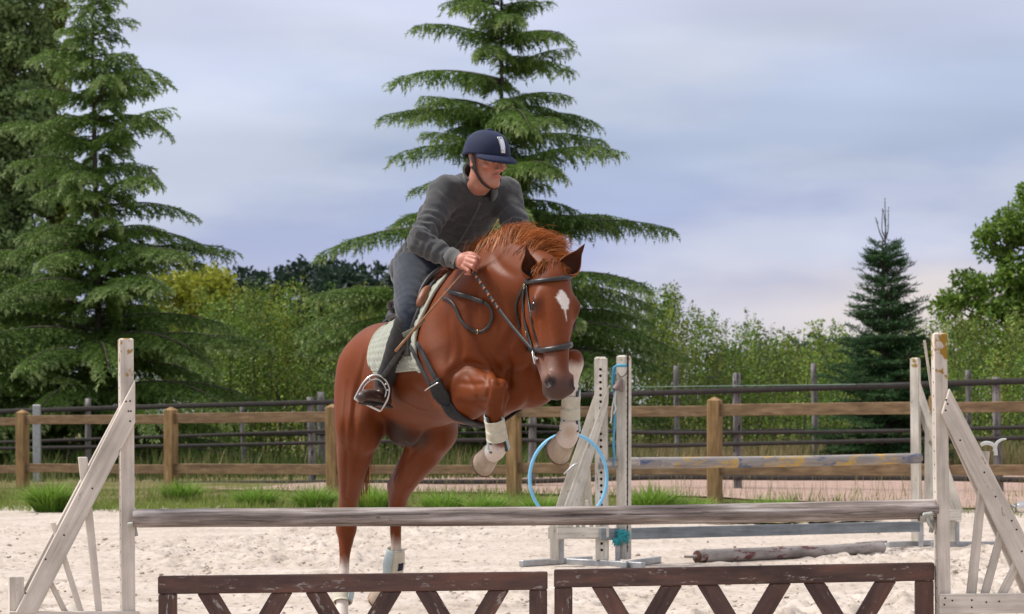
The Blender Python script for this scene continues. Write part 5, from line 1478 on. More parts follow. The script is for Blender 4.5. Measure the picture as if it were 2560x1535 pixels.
def paint_horse(V):
    n = len(V)
    rng = np.random.default_rng(5)
    coat = np.array((0.152, 0.0335, 0.0058))
    c = np.tile(coat, (n, 1))
    var = fbm(V[:, 0] * 5 + V[:, 1] * 3, V[:, 2] * 5 + V[:, 1] * 4, 3, 4)
    c *= (0.70 + 0.62 * var)[:, None]
    def mix(col, w):
        nonlocal c
        w = np.clip(w, 0, 1)[:, None]
        c = c * (1 - w) + np.array(col) * w
    def near(p, r0, r1):
        return 1 - ss(np.linalg.norm(V - p, axis=1), r0, r1)
    jag = 0.05 * (fbm(V[:, 0] * 60, V[:, 1] * 60 + V[:, 2] * 25, 9, 3) - 0.45)
    a = (V - POLL) @ HA; nn = (V - POLL) @ HN; r = (V - POLL) @ HS
    head = (np.abs(r) < 0.16) * (a > -0.05) * (a < 0.75) * (nn > -0.24) * (nn < 0.2)
    # muzzle: grey skin, rose between
    mz = head * ss(a + 0.3 * jag - 0.10 * np.abs(nn), 0.475, 0.565)
    mix((0.115, 0.060, 0.045), mz * 0.65)
    mix((0.060, 0.040, 0.036), head * ss(a, 0.545, 0.60) * 0.75)
    mix((0.28, 0.20, 0.17), head * np.exp(-((a - 0.50) / 0.055) ** 2 - ((r - 0.045) / 0.025) ** 2) * 0.55)
    for s in (1, -1):
        mix((0.012, 0.008, 0.007), near(HD(0.580, 0.046, 0.050 * s), 0.016, 0.034))
        mix((0.035, 0.014, 0.008), near(HD(0.214, 0.030, 0.100 * s), 0.026, 0.058) * 0.9)
    # diamond star with a short tail
    da, dr = a - 0.195, r + 0.012
    up, dn = 0.045, 0.105
    k = np.where(da < 0, -da / up, da / dn)
    wid = 0.035 * (1 - k); wid = np.where(da > 0.05, 0.30 * wid + 0.002, wid)
    star = head * (nn > 0.02) * ss(wid - np.abs(dr + 0.12 * da) + 0.12 * jag, -0.002, 0.004) * (k < 1)
    mix((0.74, 0.66, 0.60), star)
    # white legs
    def sock(p_top, p_bot, r, h, soft=0.03, tilt=0.0):
        """white from p_bot up to p_top"""
        ax = nrm(p_bot - p_top); t = (V - p_top) @ ax; L = np.linalg.norm(p_bot - p_top)
        q = np.linalg.norm(V - p_top - t[:, None] * ax, axis=1)
        return (q < r) * ss(t + jag * 1.2, -soft, soft) * (t < L + h)
    white = (0.70, 0.61, 0.54)
    mix(white, sock(W(1243, 1095, 10.87), W(1225, 1160, 10.95), 0.13, 0.2))
    mix(white, sock(W(1432, 905, 10.95), W(1410, 1110, 11.08), 0.10, 0.2) * ss((V - W(1432, 905, 10.98)) @ nrm((-0.2, -1, -0.25)) + jag, -0.022, 0.004))
    mix(white, sock(W(1428, 985, 11.0), W(1410, 1110, 11.08), 0.12, 0.2))
    mix(white, sock(W(861, 1412, 12.41), W(853, 1600, 12.3), 0.13, 0.2, 0.05))
    mix(white, sock(W(983, 1352, 12.43), W(962, 1480, 12.56), 0.13, 0.2, 0.05))
    # rusty patches low on the forelegs
    mix((0.42, 0.27, 0.13), near(W(1424, 1080, 10.98), 0.01, 0.055) * 0.55 * (var > 0.35))
    mix((0.20, 0.055, 0.02), near(W(1255, 1108, 10.84), 0.012, 0.032) * 0.9)
    # dark sheath skin, plus groin and inner-thigh shade painted into the coat
    mix((0.026, 0.013, 0.010), near(W(1012, 1088, 11.90), 0.07, 0.17) * 0.95)
    mix((0.060, 0.018, 0.009), near(W(960, 1060, 12.1), 0.03, 0.14) * 0.6)
    return c
horse_f = horse_field()
HV, HF = horse_f.mesh(3)
def _ease(V, F):
    """even out the flat muscles of trunk, neck and thighs; leave head, knees and feet crisp"""
    a = (V - POLL) @ HA; n = (V - POLL) @ HN
    m = ss(np.linalg.norm(V - HD(0.30, -0.02, 0), axis=1), 0.36, 0.46)
    m = m * ss(V[:, 2], 0.55, 0.80) * np.where(V[:, 1] < 11.16, ss(V[:, 2], 1.25, 1.36), 1.0)
    for _ in range(26):
        R = relax(V, F, 0.7); V = V + (R - V) * m[:, None]
    return V
HV = _ease(HV, HF)
del horse_f
horse_bvh = bvh_of(HV, HF)
def groove(V, pix, depth, width):
    """press a soft groove (or raise a vein, depth < 0) along a line over the hide"""
    Q = catmull(np.array(pix, float), 5); P = []
    for x, y in Q:
        d = (Vector(W(x, y, 10.0)) - Vector((0, 0, EYE))).normalized()
        h = horse_bvh.ray_cast(Vector((0, 0, EYE)), d)
        if h[0] is not None: P.append(np.array(h[0]))
    P = np.array(P)
    P = np.vstack([P[k] + (P[k + 1] - P[k]) * t for k in range(len(P) - 1) for t in np.linspace(0, 1, 8, endpoint=False)])
    lo, hi = P.min(0) - 3 * width, P.max(0) + 3 * width
    m = np.all((V > lo) & (V < hi), axis=1); idx = np.nonzero(m)[0]
    D = np.full(len(idx), 9.0); T = np.zeros(len(idx))
    for k in range(len(P)):
        q = np.linalg.norm(V[idx] - P[k], axis=1); b = q < D
        D[b] = q[b]; T[b] = k / max(len(P) - 1, 1)
    w = np.exp(-(D / width) ** 2) * np.sin(np.pi * np.clip(0.08 + 0.84 * T, 0, 1)) ** 0.6
    V[idx] -= HNORM[idx] * (depth * w)[:, None]
def _vn(V, F):
    n = np.cross(V[F[:, 2]] - V[F[:, 0]], V[F[:, 3]] - V[F[:, 1]]); N = np.zeros_like(V)
    for i in range(4):
        for q in range(3): N[:, q] += np.bincount(F[:, i], n[:, q], len(V))
    return N / np.maximum(np.linalg.norm(N, axis=1), 1e-12)[:, None]
HNORM = _vn(HV, HF)
for pix, dep, wid in [
        ([(1120, 955), (1132, 928), (1160, 911), (1195, 914), (1224, 930)], 0.016, 0.018), ([(1116, 960), (1119, 1000), (1138, 1032)], 0.012, 0.018),
        ([(1150, 958), (1185, 960), (1214, 958)], 0.007, 0.013), ([(1145, 1004), (1182, 1010), (1212, 1000)], 0.010, 0.013), ([(1168, 940), (1190, 985), (1205, 1020)], 0.005, 0.012),
        ([(1216, 936), (1220, 975), (1212, 1006)], 0.008, 0.012), ([(1232, 955), (1246, 962), (1258, 958)], 0.004, 0.010), ([(1226, 1008), (1240, 1014), (1254, 1006)], 0.005, 0.010),
        ([(1268, 880), (1274, 930), (1270, 985), (1262, 1020)], 0.016, 0.016), ([(1205, 875), (1230, 902), (1246, 936), (1252, 960)], 0.012, 0.018),
        ([(1196, 700), (1180, 760), (1188, 825), (1215, 872)], 0.012, 0.030), ([(1300, 800), (1272, 848), (1250, 888)], 0.012, 0.022), ([(1225, 700), (1250, 750), (1262, 810)], 0.007, 0.025),
        ([(1145, 830), (1152, 880), (1140, 930)], 0.008, 0.022), ([(1120, 800), (1128, 860), (1122, 910)], 0.006, 0.020),
        ([(912, 890), (893, 970), (884, 1050), (880, 1125)], 0.010, 0.020), ([(868, 960), (861, 1040), (860, 1110)], 0.007, 0.016), ([(958, 950), (950, 995), (938, 1036)], 0.014, 0.026),
        ([(905, 1105), (896, 1140), (890, 1180)], 0.007, 0.014), ([(868, 1130), (864, 1190), (862, 1245)], 0.008, 0.011),
        ([(1015, 1110), (1003, 1155), (986, 1196)], 0.012, 0.016), ([(1090, 1105), (1056, 1158), (1022, 1216)], 0.007, 0.014), ([(1060, 1085), (1040, 1120), (1020, 1150)], 0.006, 0.016),
        ([(1000, 1000), (1045, 1022), (1085, 1030)], -0.004, 0.010), ([(1322, 790), (1320, 830), (1334, 862)], 0.006, 0.014), ([(1350, 795), (1356, 840), (1362, 880)], -0.004, 0.010),
        ([(1360, 790), (1372, 840), (1378, 885)], 0.003, 0.012), ([(1305, 750), (1308, 790), (1318, 830)], 0.004, 0.010), ([(1020, 960), (1060, 985), (1092, 1010)], 0.004, 0.03),
        ([(1368, 905), (1364, 930), (1368, 948)], 0.005, 0.012), ([(1234, 640), (1255, 668), (1290, 690)], 0.005, 0.022)]:
    groove(HV, pix, dep * 1.55, wid * 0.92)
for _ in range(1): HV = relax(HV, HF, 0.35)
horse_bvh = bvh_of(HV, HF)
MAT_COAT = attr_mat('chestnut_coat', rough=0.5, spec=0.21, noise=0.12, nscale=150, bump=0.22)
def finish_coat():
    nt = MAT_COAT.node_tree; b = nt.nodes['Principled BSDF']
    b.inputs['Sheen Weight'].default_value = 0.0
    b.inputs['Sheen Tint'].default_value = (1.0, 0.55, 0.30, 1)
    f = add_noise(nt, 7.0, 3, (1, 1, 1), rnd=False)
    nt.links.new(add_math(nt, 'MULTIPLY_ADD', f, 0.30), b.inputs['Roughness'])
    nt.nodes[-1].inputs[2].default_value = 0.35
finish_coat()
horse = obj('horse', np_mesh('horse', HV, HF, paint_horse(HV), True), MAT_COAT,
            label='chestnut horse with white diamond star and white legs taking off over the rail', cat='horse')

MAT_MANE = attr_mat('mane_hair', rough=0.5, spec=0.3, noise=0.2, nscale=60, trans=0.15)
MAT_HOOF = simple_mat('hoof_horn', (0.34, 0.25, 0.175), (0.54, 0.44, 0.34), 22, 0.5, stretch=(1, 1, 0.3))
MAT_SHOE_IRON = simple_mat('worn_shoe_iron', (0.10, 0.055, 0.035), (0.22, 0.14, 0.10), 30, 0.5, metal=0.5)
MAT_EYE = simple_mat('horse_eye', (0.004, 0.003, 0.003), (0.012, 0.007, 0.005), 20, 0.06)

def hair(name, roots, dirs, lens, wid, cols, parent, seed, grav=0.5, segs=7, curl=0.03, label=None):
    """many tapering strands as one part: roots, start directions, lengths"""
    rng = np.random.default_rng(seed)
    n = len(roots)
    P = np.array(roots, float); D = np.array(dirs, float); D /= np.linalg.norm(D, axis=1)[:, None]
    L = np.asarray(lens)[:, None] / segs
    pts = [P.copy()]
    wob = rng.normal(0, 1, (n, 3)) * curl
    for i in range(segs):
        D = D + np.array((0, 0, -grav)) / segs * (0.4 + 1.6 * i / segs) + wob
        D /= np.linalg.norm(D, axis=1)[:, None]
        P = P + D * L
        pts.append(P.copy())
    S = np.cross(D, rng.normal(0, 1, (n, 3))); S /= np.linalg.norm(S, axis=1)[:, None]
    T2 = np.cross(D, S)
    rings = []
    for i, p in enumerate(pts):
        t = i / segs
        w = (np.asarray(wid) * (1 - t) ** 0.7 + 0.0004)[:, None]
        rings.append(p - w * S); rings.append(p + w * S)
    V = np.stack(rings, 1).reshape(-1, 3)
    m = 2 * (segs + 1)
    F = [(i * 2, i * 2 + 1, i * 2 + 3, i * 2 + 2) for i in range(segs)]
    F = (np.array(F)[None] + (np.arange(n) * m)[:, None, None]).reshape(-1, 4)
    c = np.repeat(np.asarray(cols), m, 0)
    t = np.tile(np.repeat(np.linspace(0, 1, segs + 1), 2), n)[:, None]
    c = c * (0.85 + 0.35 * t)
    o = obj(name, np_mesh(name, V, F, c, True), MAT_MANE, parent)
    if label: o['label'] = label
    return o

def build_mane():
    rng = np.random.default_rng(11)
    crest = catmull([W(1150, 690, 11.27), W(1178, 660, 11.18), W(1215, 634, 11.08), W(1272, 616, 10.92), W(1330, 632, 10.77), W(1360, 652, 10.69), W(1380, 668, 10.64)], 12)
    N = 13000
    seg = np.sort(rng.random(N)) * (len(crest) - 1.001)
    i = seg.astype(int); t = (seg - i)[:, None]
    P = crest[i] * (1 - t) + crest[i + 1] * t
    T = crest[i + 1] - crest[i]; T /= np.linalg.norm(T, axis=1)[:, None]
    u = seg / len(crest)
    clump = vnoise(u * 44, u * 0, 3) - 0.5; clump2 = vnoise(u * 13, u * 0, 8) - 0.5
    P = P + HR * rng.normal(0.012, 0.022, (N, 1)) - UP * 0.026
    lift = 0.75 + 1.1 * (1 - ss(u, 0.55, 0.92))
    D = (UP * lift[:, None] - HR * (0.60 + 0.5 * clump)[:, None] - T * (0.75 - 1.1 * u + 0.9 * clump2)[:, None] + rng.normal(0, 0.06, (N, 3)))
    lo = u < 0.2
    D[lo] += -T[lo] * 1.2 + HR * 0.6
    L = (0.165 + 0.05 * rng.random(N) + 0.11 * clump2 + 0.07 * clump) * (1 - 0.20 * u) * 1.06 * (1 - 0.55 * ss(u, 0.70, 0.95))
    base = np.array((0.27, 0.075, 0.015)); alt = np.array((0.47, 0.170, 0.042)); dk = np.array((0.10, 0.022, 0.008))
    w = np.clip(0.45 + 1.3 * clump + 0.22 * rng.normal(0, 1, N), 0, 1)[:, None]
    c = base * (1 - w) + alt * w
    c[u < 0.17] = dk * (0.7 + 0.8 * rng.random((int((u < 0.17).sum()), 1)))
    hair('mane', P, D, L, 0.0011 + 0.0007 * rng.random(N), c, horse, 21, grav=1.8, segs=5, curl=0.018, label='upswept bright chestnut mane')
    # forelock: from between the ears over the forehead, swept to the horse's right
    n = 1800
    a = rng.random(n)
    P = HD(0.000, 0.035, 0) + np.outer(a - 0.5, HS) * 0.075 + rng.normal(0, 0.008, (n, 3))
    cl = vnoise(a * 14, a * 0, 5) - 0.5
    D = HN * 0.45 + HA * 0.75 + np.outer(0.55 + 0.9 * (a - 0.35) + cl, HS) + rng.normal(0, 0.10, (n, 3))
    w = np.clip(0.4 + cl + 0.2 * rng.normal(0, 1, n), 0, 1)[:, None]
    hair('forelock', P, D, 0.045 + 0.050 * rng.random(n), 0.0012 + 0.0006 * rng.random(n), base * (1 - w) * 0.85 + alt * w * 0.9, horse, 22, grav=0.9, curl=0.03)
    # tail behind the quarters
    n = 500
    P = B(-0.12, 0.05, 1.50) + rng.normal(0, 0.02, (n, 3))
    D = HR * 0.10 - HH * 0.22 - UP * 0.7 + rng.normal(0, 0.035, (n, 3))
    hair('tail', P, D, 0.55 + 0.2 * rng.random(n), 0.003 + 0.002 * rng.random(n), base * (0.6 + 0.6 * rng.random((n, 1))), horse, 23, grav=2.6, segs=9, curl=0.015)
build_mane()

def build_ear(base, tip, opening, rad):
    A = nrm(tip - base); L = np.linalg.norm(tip - base)
    O = nrm(opening - A * (A @ opening)); S = np.cross(A, O)
    nu, nv = 16, 15
    V, C = [], []
    for lay in (0, 1):
        for i in range(nu):
            u = i / (nu - 1)
            r = rad * (0.62 + 0.55 * math.sin(math.pi * min(u * 1.25 + 0.1, 1))) * (1 - u ** 2.4) + 0.0015
            r *= 1 - 0.10 * lay
            half = math.radians(165 - 75 * ss(u, 0.0, 0.35) - 20 * u)
            for j in range(nv):
                th = -half + 2 * half * j / (nv - 1)
                p = base + A * (L * u) + r * (S * math.sin(th) - O * math.cos(th) * 0.85) + O * (r * 0.1 + 0.020 * u * u) 
                V.append(p)
                edge = abs(th) / half
                C.append((0.20, 0.045, 0.012) if lay == 0 else ((0.26, 0.08, 0.022) if edge > 0.72 else (0.060, 0.021, 0.011)))
    F = []
    k = nu * nv
    for lay in (0, 1):
        for i in range(nu - 1):
            for j in range(nv - 1):
                a = lay * k + i * nv + j
                q = (a, a + 1, a + nv + 1, a + nv)
                F.append(q if lay else q[::-1])
    for i in range(nu - 1):
        for j in (0, nv - 1):
            a = i * nv + j
            F.append((a, a + nv, a + nv + k, a + k) if j == 0 else (a, a + k, a + nv + k, a + nv))
    obj('ear', np_mesh('ear', V, F, np.array(C), True), MAT_COAT, horse)
build_ear(W(1329, 692, 10.64), W(1314, 614, 10.60), np.array((0.05, -1.0, 0.25)), 0.038)
build_ear(W(1408, 686, 10.66), W(1464, 610, 10.63), np.array((0.10, -1.0, 0.35)), 0.046)

def ball(name, c, r, mat, parent, seg=16, scale=(1, 1, 1)):
    bm = bmesh.new(); bmesh.ops.create_uvsphere(bm, u_segments=seg, v_segments=seg // 2, radius=r)
    me = bpy.data.meshes.new(name); bm.to_mesh(me); bm.free()
    me.polygons.foreach_set('use_smooth', np.ones(len(me.polygons), bool))
    return obj(name, me, mat, parent, Matrix.Translation(Vector(c)) @ Matrix.Diagonal((*scale, 1)))
for s in (1, -1):
    ball('eye', HD(0.214, 0.028, 0.0905 * s), 0.0225, MAT_EYE, horse)

def build_hoof(top, down, fwd, r=0.050, h=0.085):
    """hoof capsule: sloping wall, wider at the ground, concave sole"""
    d = nrm(down); f = nrm(fwd - d * (d @ fwd)); s = np.cross(d, f)
    rings = [(-0.004, 0.80, 0.0), (0.0, 0.93, 0.0), (0.3, 1.0, 0.010), (0.7, 1.12, 0.025), (0.97, 1.22, 0.036), (1.0, 1.20, 0.036), (1.0, 0.95, 0.034), (0.93, 0.6, 0.030), (0.90, 0.05, 0.028)]
    n = 20; V = []
    for t, q, off in rings:
        for k in range(n):
            a = 2 * math.pi * k / n
            ca = math.cos(a)
            hh = h * t * (1 - 0.22 * (ca < 0) * abs(ca))
            V.append(top + d * hh + f * (off + r * q * ca * (0.98 if ca > 0 else 0.82)) + s * (r * q * 0.93 * math.sin(a)))
    F = [(i * n + k, i * n + (k + 1) % n, (i + 1) * n + (k + 1) % n, (i + 1) * n + k) for i in range(len(rings) - 1) for k in range(n)]
    F.append(tuple((len(rings) - 1) * n + k for k in range(n)))
    ho = obj('hoof', poly_mesh('hoof', V, F, True), MAT_HOOF, horse)
    # shoe nailed under the wall
    P = []
    for a in np.radians(np.linspace(-145, 145, 25)):
        ca = math.cos(a)
        P.append(top + d * (h * (1 - 0.22 * (ca < 0) * abs(ca)) + 0.004) + f * (0.036 + r * 1.10 * ca * (0.98 if ca > 0 else 0.82)) + s * (r * 1.03 * math.sin(a)))
    V, F = ribbon_arrays(np.array(P), np.tile(d, (len(P), 1)), 0.020, 0.009)
    obj('horseshoe', poly_mesh('horseshoe', V, F, True), MAT_SHOE_IRON, ho)
build_hoof(W(1232, 1130, 10.93), np.array((-0.58, 0.78, -0.18)), np.array((0.05, -0.3, -0.95)), 0.054, 0.075)
build_hoof(W(1418, 1094, 11.07), np.array((-0.52, 0.76, -0.32)), np.array((0.05, -0.35, -0.92)), 0.058, 0.080)
build_hoof(W(853, 1553, 12.29), np.array((0.05, -0.30, -0.9)), np.array((0.40, -0.90, -0.2)), 0.052, 0.085)
build_hoof(W(964, 1466, 12.55), np.array((-0.42, 0.45, -0.62)), np.array((0.0, -0.8, -0.6)), 0.050, 0.080)
# ------------------------------------------------------------------ tack: everything laid on the modelled surface of the horse
MAT_LEATHER = simple_mat('black_leather', (0.010, 0.009, 0.009), (0.030, 0.026, 0.024), 40, 0.42, bump=0.15)
MAT_BROWN_LEATHER = simple_mat('brown_leather', (0.16, 0.055, 0.024), (0.27, 0.10, 0.045), 30, 0.5, bump=0.15)
MAT_BRASS = simple_mat('dull_brass', (0.50, 0.38, 0.18), (0.62, 0.50, 0.28), 25, 0.3, metal=1.0)
MAT_PAD = simple_mat('quilted_cotton', (0.27, 0.285, 0.24), (0.37, 0.38, 0.32), 14, 0.9, bump=0.2)
MAT_PADTRIM = simple_mat('pad_binding', (0.34, 0.35, 0.28), (0.45, 0.45, 0.37), 30, 0.9)
MAT_BLUE_TAB = simple_mat('navy_tab', (0.008, 0.010, 0.030), (0.016, 0.018, 0.05), 50, 0.8)
MAT_WEB = simple_mat('girth_webbing', (0.012, 0.013, 0.016), (0.028, 0.028, 0.030), 60, 0.85, bump=0.2)
MAT_BOOT_CREAM = simple_mat('cream_boot', (0.50, 0.46, 0.35), (0.64, 0.60, 0.48), 30, 0.75, bump=0.2)
MAT_BOOT_BLUE = simple_mat('blue_grey_boot_shell', (0.36, 0.45, 0.46), (0.48, 0.56, 0.56), 12, 0.6)
MAT_BOOT_LINING = simple_mat('boot_lining', (0.03, 0.026, 0.024), (0.07, 0.06, 0.055), 30, 0.9)
MAT_FLEECE = simple_mat('grey_fleece', (0.15, 0.13, 0.12), (0.27, 0.24, 0.22), 60, 0.95)

CAMV = Vector((0, 0, EYE))
def hit(px, py):
    d = (Vector(W(px, py, 10.0)) - CAMV).normalized()
    h = horse_bvh.ray_cast(CAMV, d)
    return (None, None) if h[0] is None else (np.array(h[0]), np.array(h[1]))
def surf_path(pix, step=4, off=0.006):
    """photograph pixels dropped on to the horse: points and outward normals"""
    Q = catmull(np.array(pix, float), step)
    P, N = [], []
    for x, y in Q:
        p, n = hit(x, y)
        if p is None: continue
        if n @ (p - np.array(CAMV)) > 0: n = -n
        P.append(p); N.append(n)
    P, N = np.array(P), np.array(N)
    for _ in range(3):
        if len(P) > 2:
            P[1:-1] = 0.5 * P[1:-1] + 0.25 * (P[:-2] + P[2:]); N[1:-1] = 0.5 * N[1:-1] + 0.25 * (N[:-2] + N[2:])
    N /= np.linalg.norm(N, axis=1)[:, None]
    return P + N * off, N
def mirror_head(P, N, off):
    Q, M = [], []
    for p in P:
        q = p - POLL; r = q @ HS
        q = p - HS * (2 * r)
        h = horse_bvh.find_nearest(Vector(q))
        n = np.array(h[1]); c = HD((np.array(h[0]) - POLL) @ HA, -0.04, 0)
        if n @ (np.array(h[0]) - c) < 0: n = -n
        Q.append(np.array(h[0]) + n * off); M.append(n)
    return np.array(Q), np.array(M)

# --- bridle
bridle = empty('bridle', HD(0.30, 0, 0), 'black leather bridle with noseband and reins on the chestnut horse', 'bridle')
def both(name, pix, width, thick, rounded=False, off=0.005):
    P, N = surf_path(pix, 5, off)
    ribbon(name, P, N, width, thick, MAT_LEATHER, bridle, rounded)
    Q, M = mirror_head(P, N, off)
    ribbon(name, Q, M, width, thick, MAT_LEATHER, bridle, rounded)
P, N = surf_path([(1318, 707), (1345, 704), (1385, 700), (1412, 696), (1427, 693)], 6, 0.008)
ribbon('browband', P, N, 0.022, 0.014, MAT_LEATHER, bridle, True)
P, N = surf_path([(1318, 870), (1330, 876), (1360, 876), (1392, 872), (1412, 867), (1424, 862)], 6, 0.008)
ribbon('noseband', P, N, 0.026, 0.016, MAT_LEATHER, bridle, True)
both('cheekpiece', [(1312, 712), (1309, 745), (1312, 790), (1319, 830), (1328, 860), (1335, 884)], 0.016, 0.007)
both('noseband_hanger', [(1318, 712), (1324, 760), (1332, 808), (1342, 845), (1350, 872)], 0.013, 0.006)
both('throatlash', [(1311, 716), (1299, 738), (1291, 762), (1293, 792), (1301, 822)], 0.012, 0.006)
both('headpiece', [(1314, 712), (1320, 696), (1331, 676)], 0.022, 0.007)
for q in ((1314, 716), (1318, 836)):
    p, n = hit(*q)
    t = nrm(np.cross(n, HS))
    ring = [p + n * 0.010 + 0.011 * (math.cos(a) * HA + math.sin(a) * t * 0.6) for a in np.linspace(0, 2 * math.pi, 13)[:-1]]
    tube('buckle', ring, 0.0017, MAT_BRASS, bridle, 6, True)
def bit_ring(c, flip):
    up = HA * 1.0 + HN * 0.18
    pts = [c + 0.033 * math.cos(a) * nrm(up) + 0.013 * math.sin(a) * nrm(HN * 0.7 + HS * (0.6 * flip)) for a in np.linspace(0, 2 * math.pi, 25)[:-1]]
    tube('bit_ring', pts, 0.0042, MAT_STEEL, bridle, 8, True)
p_bit, n_bit = hit(1341, 893)
BITR = W(1335, 893, p_bit[1] - 0.012)
bit_ring(BITR, 1)
rb = (BITR - POLL) @ HS
BITL = BITR - HS * (2 * rb)
bit_ring(BITL, -1)
tube('bit_mouthpiece', [BITR, HD((BITR - POLL) @ HA + 0.015, (BITR - POLL) @ HN - 0.01, 0), BITL], 0.006, MAT_STEEL, bridle)
HAND_R = W(1176, 668, 10.87)
s_, w_, z_ = (HAND_R - C0) @ HH, (HAND_R - C0) @ HR, HAND_R[2]
HAND_L = B(s_, -w_ + 0.04, z_)
def rein(a, b, lat):
    t = np.linspace(0, 1, 22)[:, None]
    P = a * (1 - t) + b * t - UP * (0.018 * np.sin(math.pi * t))
    N = np.tile(nrm(lat), (22, 1))
    V, F = ribbon_arrays(P, N, 0.015, 0.005)
    obj('rein', poly_mesh('rein', V, F, True), MAT_LEATHER, bridle)
rein(HAND_R, BITR + HA * -0.028, np.array((-0.5, -0.8, 0.2)))
rein(HAND_L, BITL + HA * -0.028, np.array((0.9, -0.3, 0.2)))
# leather stops and pale stitching on the near rein
for t in (0.05, 0.11, 0.17, 0.23, 0.30, 0.37, 0.44):
    p = HAND_R * (1 - t) + (BITR - HA * 0.028) * t - UP * (0.018 * math.sin(math.pi * t))
    d = nrm(BITR - HAND_R)
    tube('rein_stop', [p - d * 0.005, p + d * 0.005], 0.0085, MAT_BROWN_LEATHER, bridle, 8)
# slack loop of rein hanging on the shoulder
loop = [(1108, 745), (1128, 752), (1143, 771), (1151, 794), (1163, 813), (1180, 829), (1200, 832), (1219, 822), (1231, 803), (1235, 783), (1228, 765), (1214, 755), (1180, 745), (1150, 738), (1123, 729)]
P, N = surf_path(loop, 5, 0.014)
ribbon('rein_loop', P, N, 0.014, 0.005, MAT_LEATHER, bridle)
P, N = surf_path([(1123, 729), (1150, 738), (1180, 745), (1213, 755)], 6, 0.018)
ribbon('rein_loop', P, N, 0.020, 0.005, MAT_LEATHER, bridle)
p, n = hit(1197, 831)
tube('buckle', [p + n * 0.020 + 0.010 * (math.cos(a) * UP + math.sin(a) * HH) for a in np.linspace(0, 6.283, 11)[:-1]], 0.002, MAT_BRASS, bridle, 6, True)

# --- saddle pad
def skin_at(s, phi, zc=1.5):
    c = B(s, 0, zc); d = HR * math.sin(phi) + UP * math.cos(phi)
    h = horse_bvh.ray_cast(Vector(c + d * 0.9), Vector(-d))
    return (np.array(h[0]) if h[0] is not None else c + d * 0.3), d
def sheet(s_back, s_front, ph0, ph1, nu, nv, off, thick, edge=0.0):
    """a draped sheet with real thickness; off(u, v, s, phi) is its height above the hide"""
    G = np.zeros((nv, nu, 3)); D = np.zeros((nv, nu, 3))
    for j in range(nv):
        ph = ph0 + (ph1 - ph0) * j / (nv - 1)
        a, b = s_back(abs(math.degrees(ph))), s_front(abs(math.degrees(ph)))
        for i in range(nu):
            u = i / (nu - 1)
            G[j, i], D[j, i] = skin_at(a + (b - a) * u, ph)
    for _ in range(3):
        G[1:-1, 1:-1] = 0.4 * G[1:-1, 1:-1] + 0.15 * (G[:-2, 1:-1] + G[2:, 1:-1] + G[1:-1, :-2] + G[1:-1, 2:])
    O = np.array([[off(i / (nu - 1), j / (nv - 1)) for i in range(nu)] for j in range(nv)])[..., None]
    top = G + D * (O + thick); bot = G + D * np.minimum(O, 0.5 * O + 0.002)
    V = np.vstack([top.reshape(-1, 3), bot.reshape(-1, 3)]); k = nu * nv
    F = []
    for j in range(nv - 1):
        for i in range(nu - 1):
            a = j * nu + i
            F.append((a, a + 1, a + nu + 1, a + nu)); F.append((a + k, a + nu + k, a + nu + 1 + k, a + 1 + k))
    rim = [i for i in range(nu)] + [j * nu + nu - 1 for j in range(1, nv)] + [(nv - 1) * nu + i for i in range(nu - 2, -1, -1)] + [j * nu for j in range(nv - 2, 0, -1)]
    for q in range(len(rim)):
        a, b = rim[q], rim[(q + 1) % len(rim)]
        F.append((b, a, a + k, b + k))
    return V, F, top
lerp = lambda x, xs, ys: float(np.interp(x, xs, ys))
pad_b = lambda p: lerp(p, [0, 56, 78, 91, 100, 106], [0.33, 0.325, 0.345, 0.37, 0.42, 0.49])
pad_f = lambda p: lerp(p, [0, 35, 50, 65, 77, 91, 106], [1.03, 1.06, 1.075, 1.075, 1.085, 1.12, 1.17])
PH = math.radians(106)
def pad_off(u, v):
    x, y = u * 15.0, v * 27.0 / 0.866
    best = 9.0
    for r in (math.floor(y), math.floor(y) + 1):
        o = 0.5 * (r % 2)
        for c in (math.floor(x - o), math.floor(x - o) + 1):
            best = min(best, (x - c - o) ** 2 + ((y - r) * 0.866) ** 2)
    q = math.sqrt(max(0.0, 1 - best / 0.335))
    e = min(u, 1 - u, v * 3, (1 - v) * 3)
    return 0.007 + 0.011 * q * min(1, e / 0.03)
saddle_pad = empty('saddle_pad', B(0.7, 0, 1.5), 'pale grey quilted saddle pad under the rider', 'saddle pad')
V, F, T = sheet(pad_b, pad_f, -PH, PH, 96, 176, pad_off, 0.006)
obj('quilted_cloth', np_mesh('quilted_cloth', V, np.array(F), None, True), MAT_PAD, saddle_pad)
E = np.array(T[:, -1]); tube('binding', E[4:-4:2], 0.0095, MAT_PADTRIM, saddle_pad, 8)
E = np.array(T[:, 0]); tube('binding', E[4:-4:2], 0.006, MAT_PADTRIM, saddle_pad, 8)
for E in (T[0], T[-1]):
    tube('binding', np.array(E)[::2], 0.006, MAT_PADTRIM, saddle_pad, 8)
P, N = surf_path([(965, 821), (972, 815), (979, 808)], 4, 0.035)
ribbon('pad_loop', P, N, 0.022, 0.004, MAT_BLUE_TAB, saddle_pad)

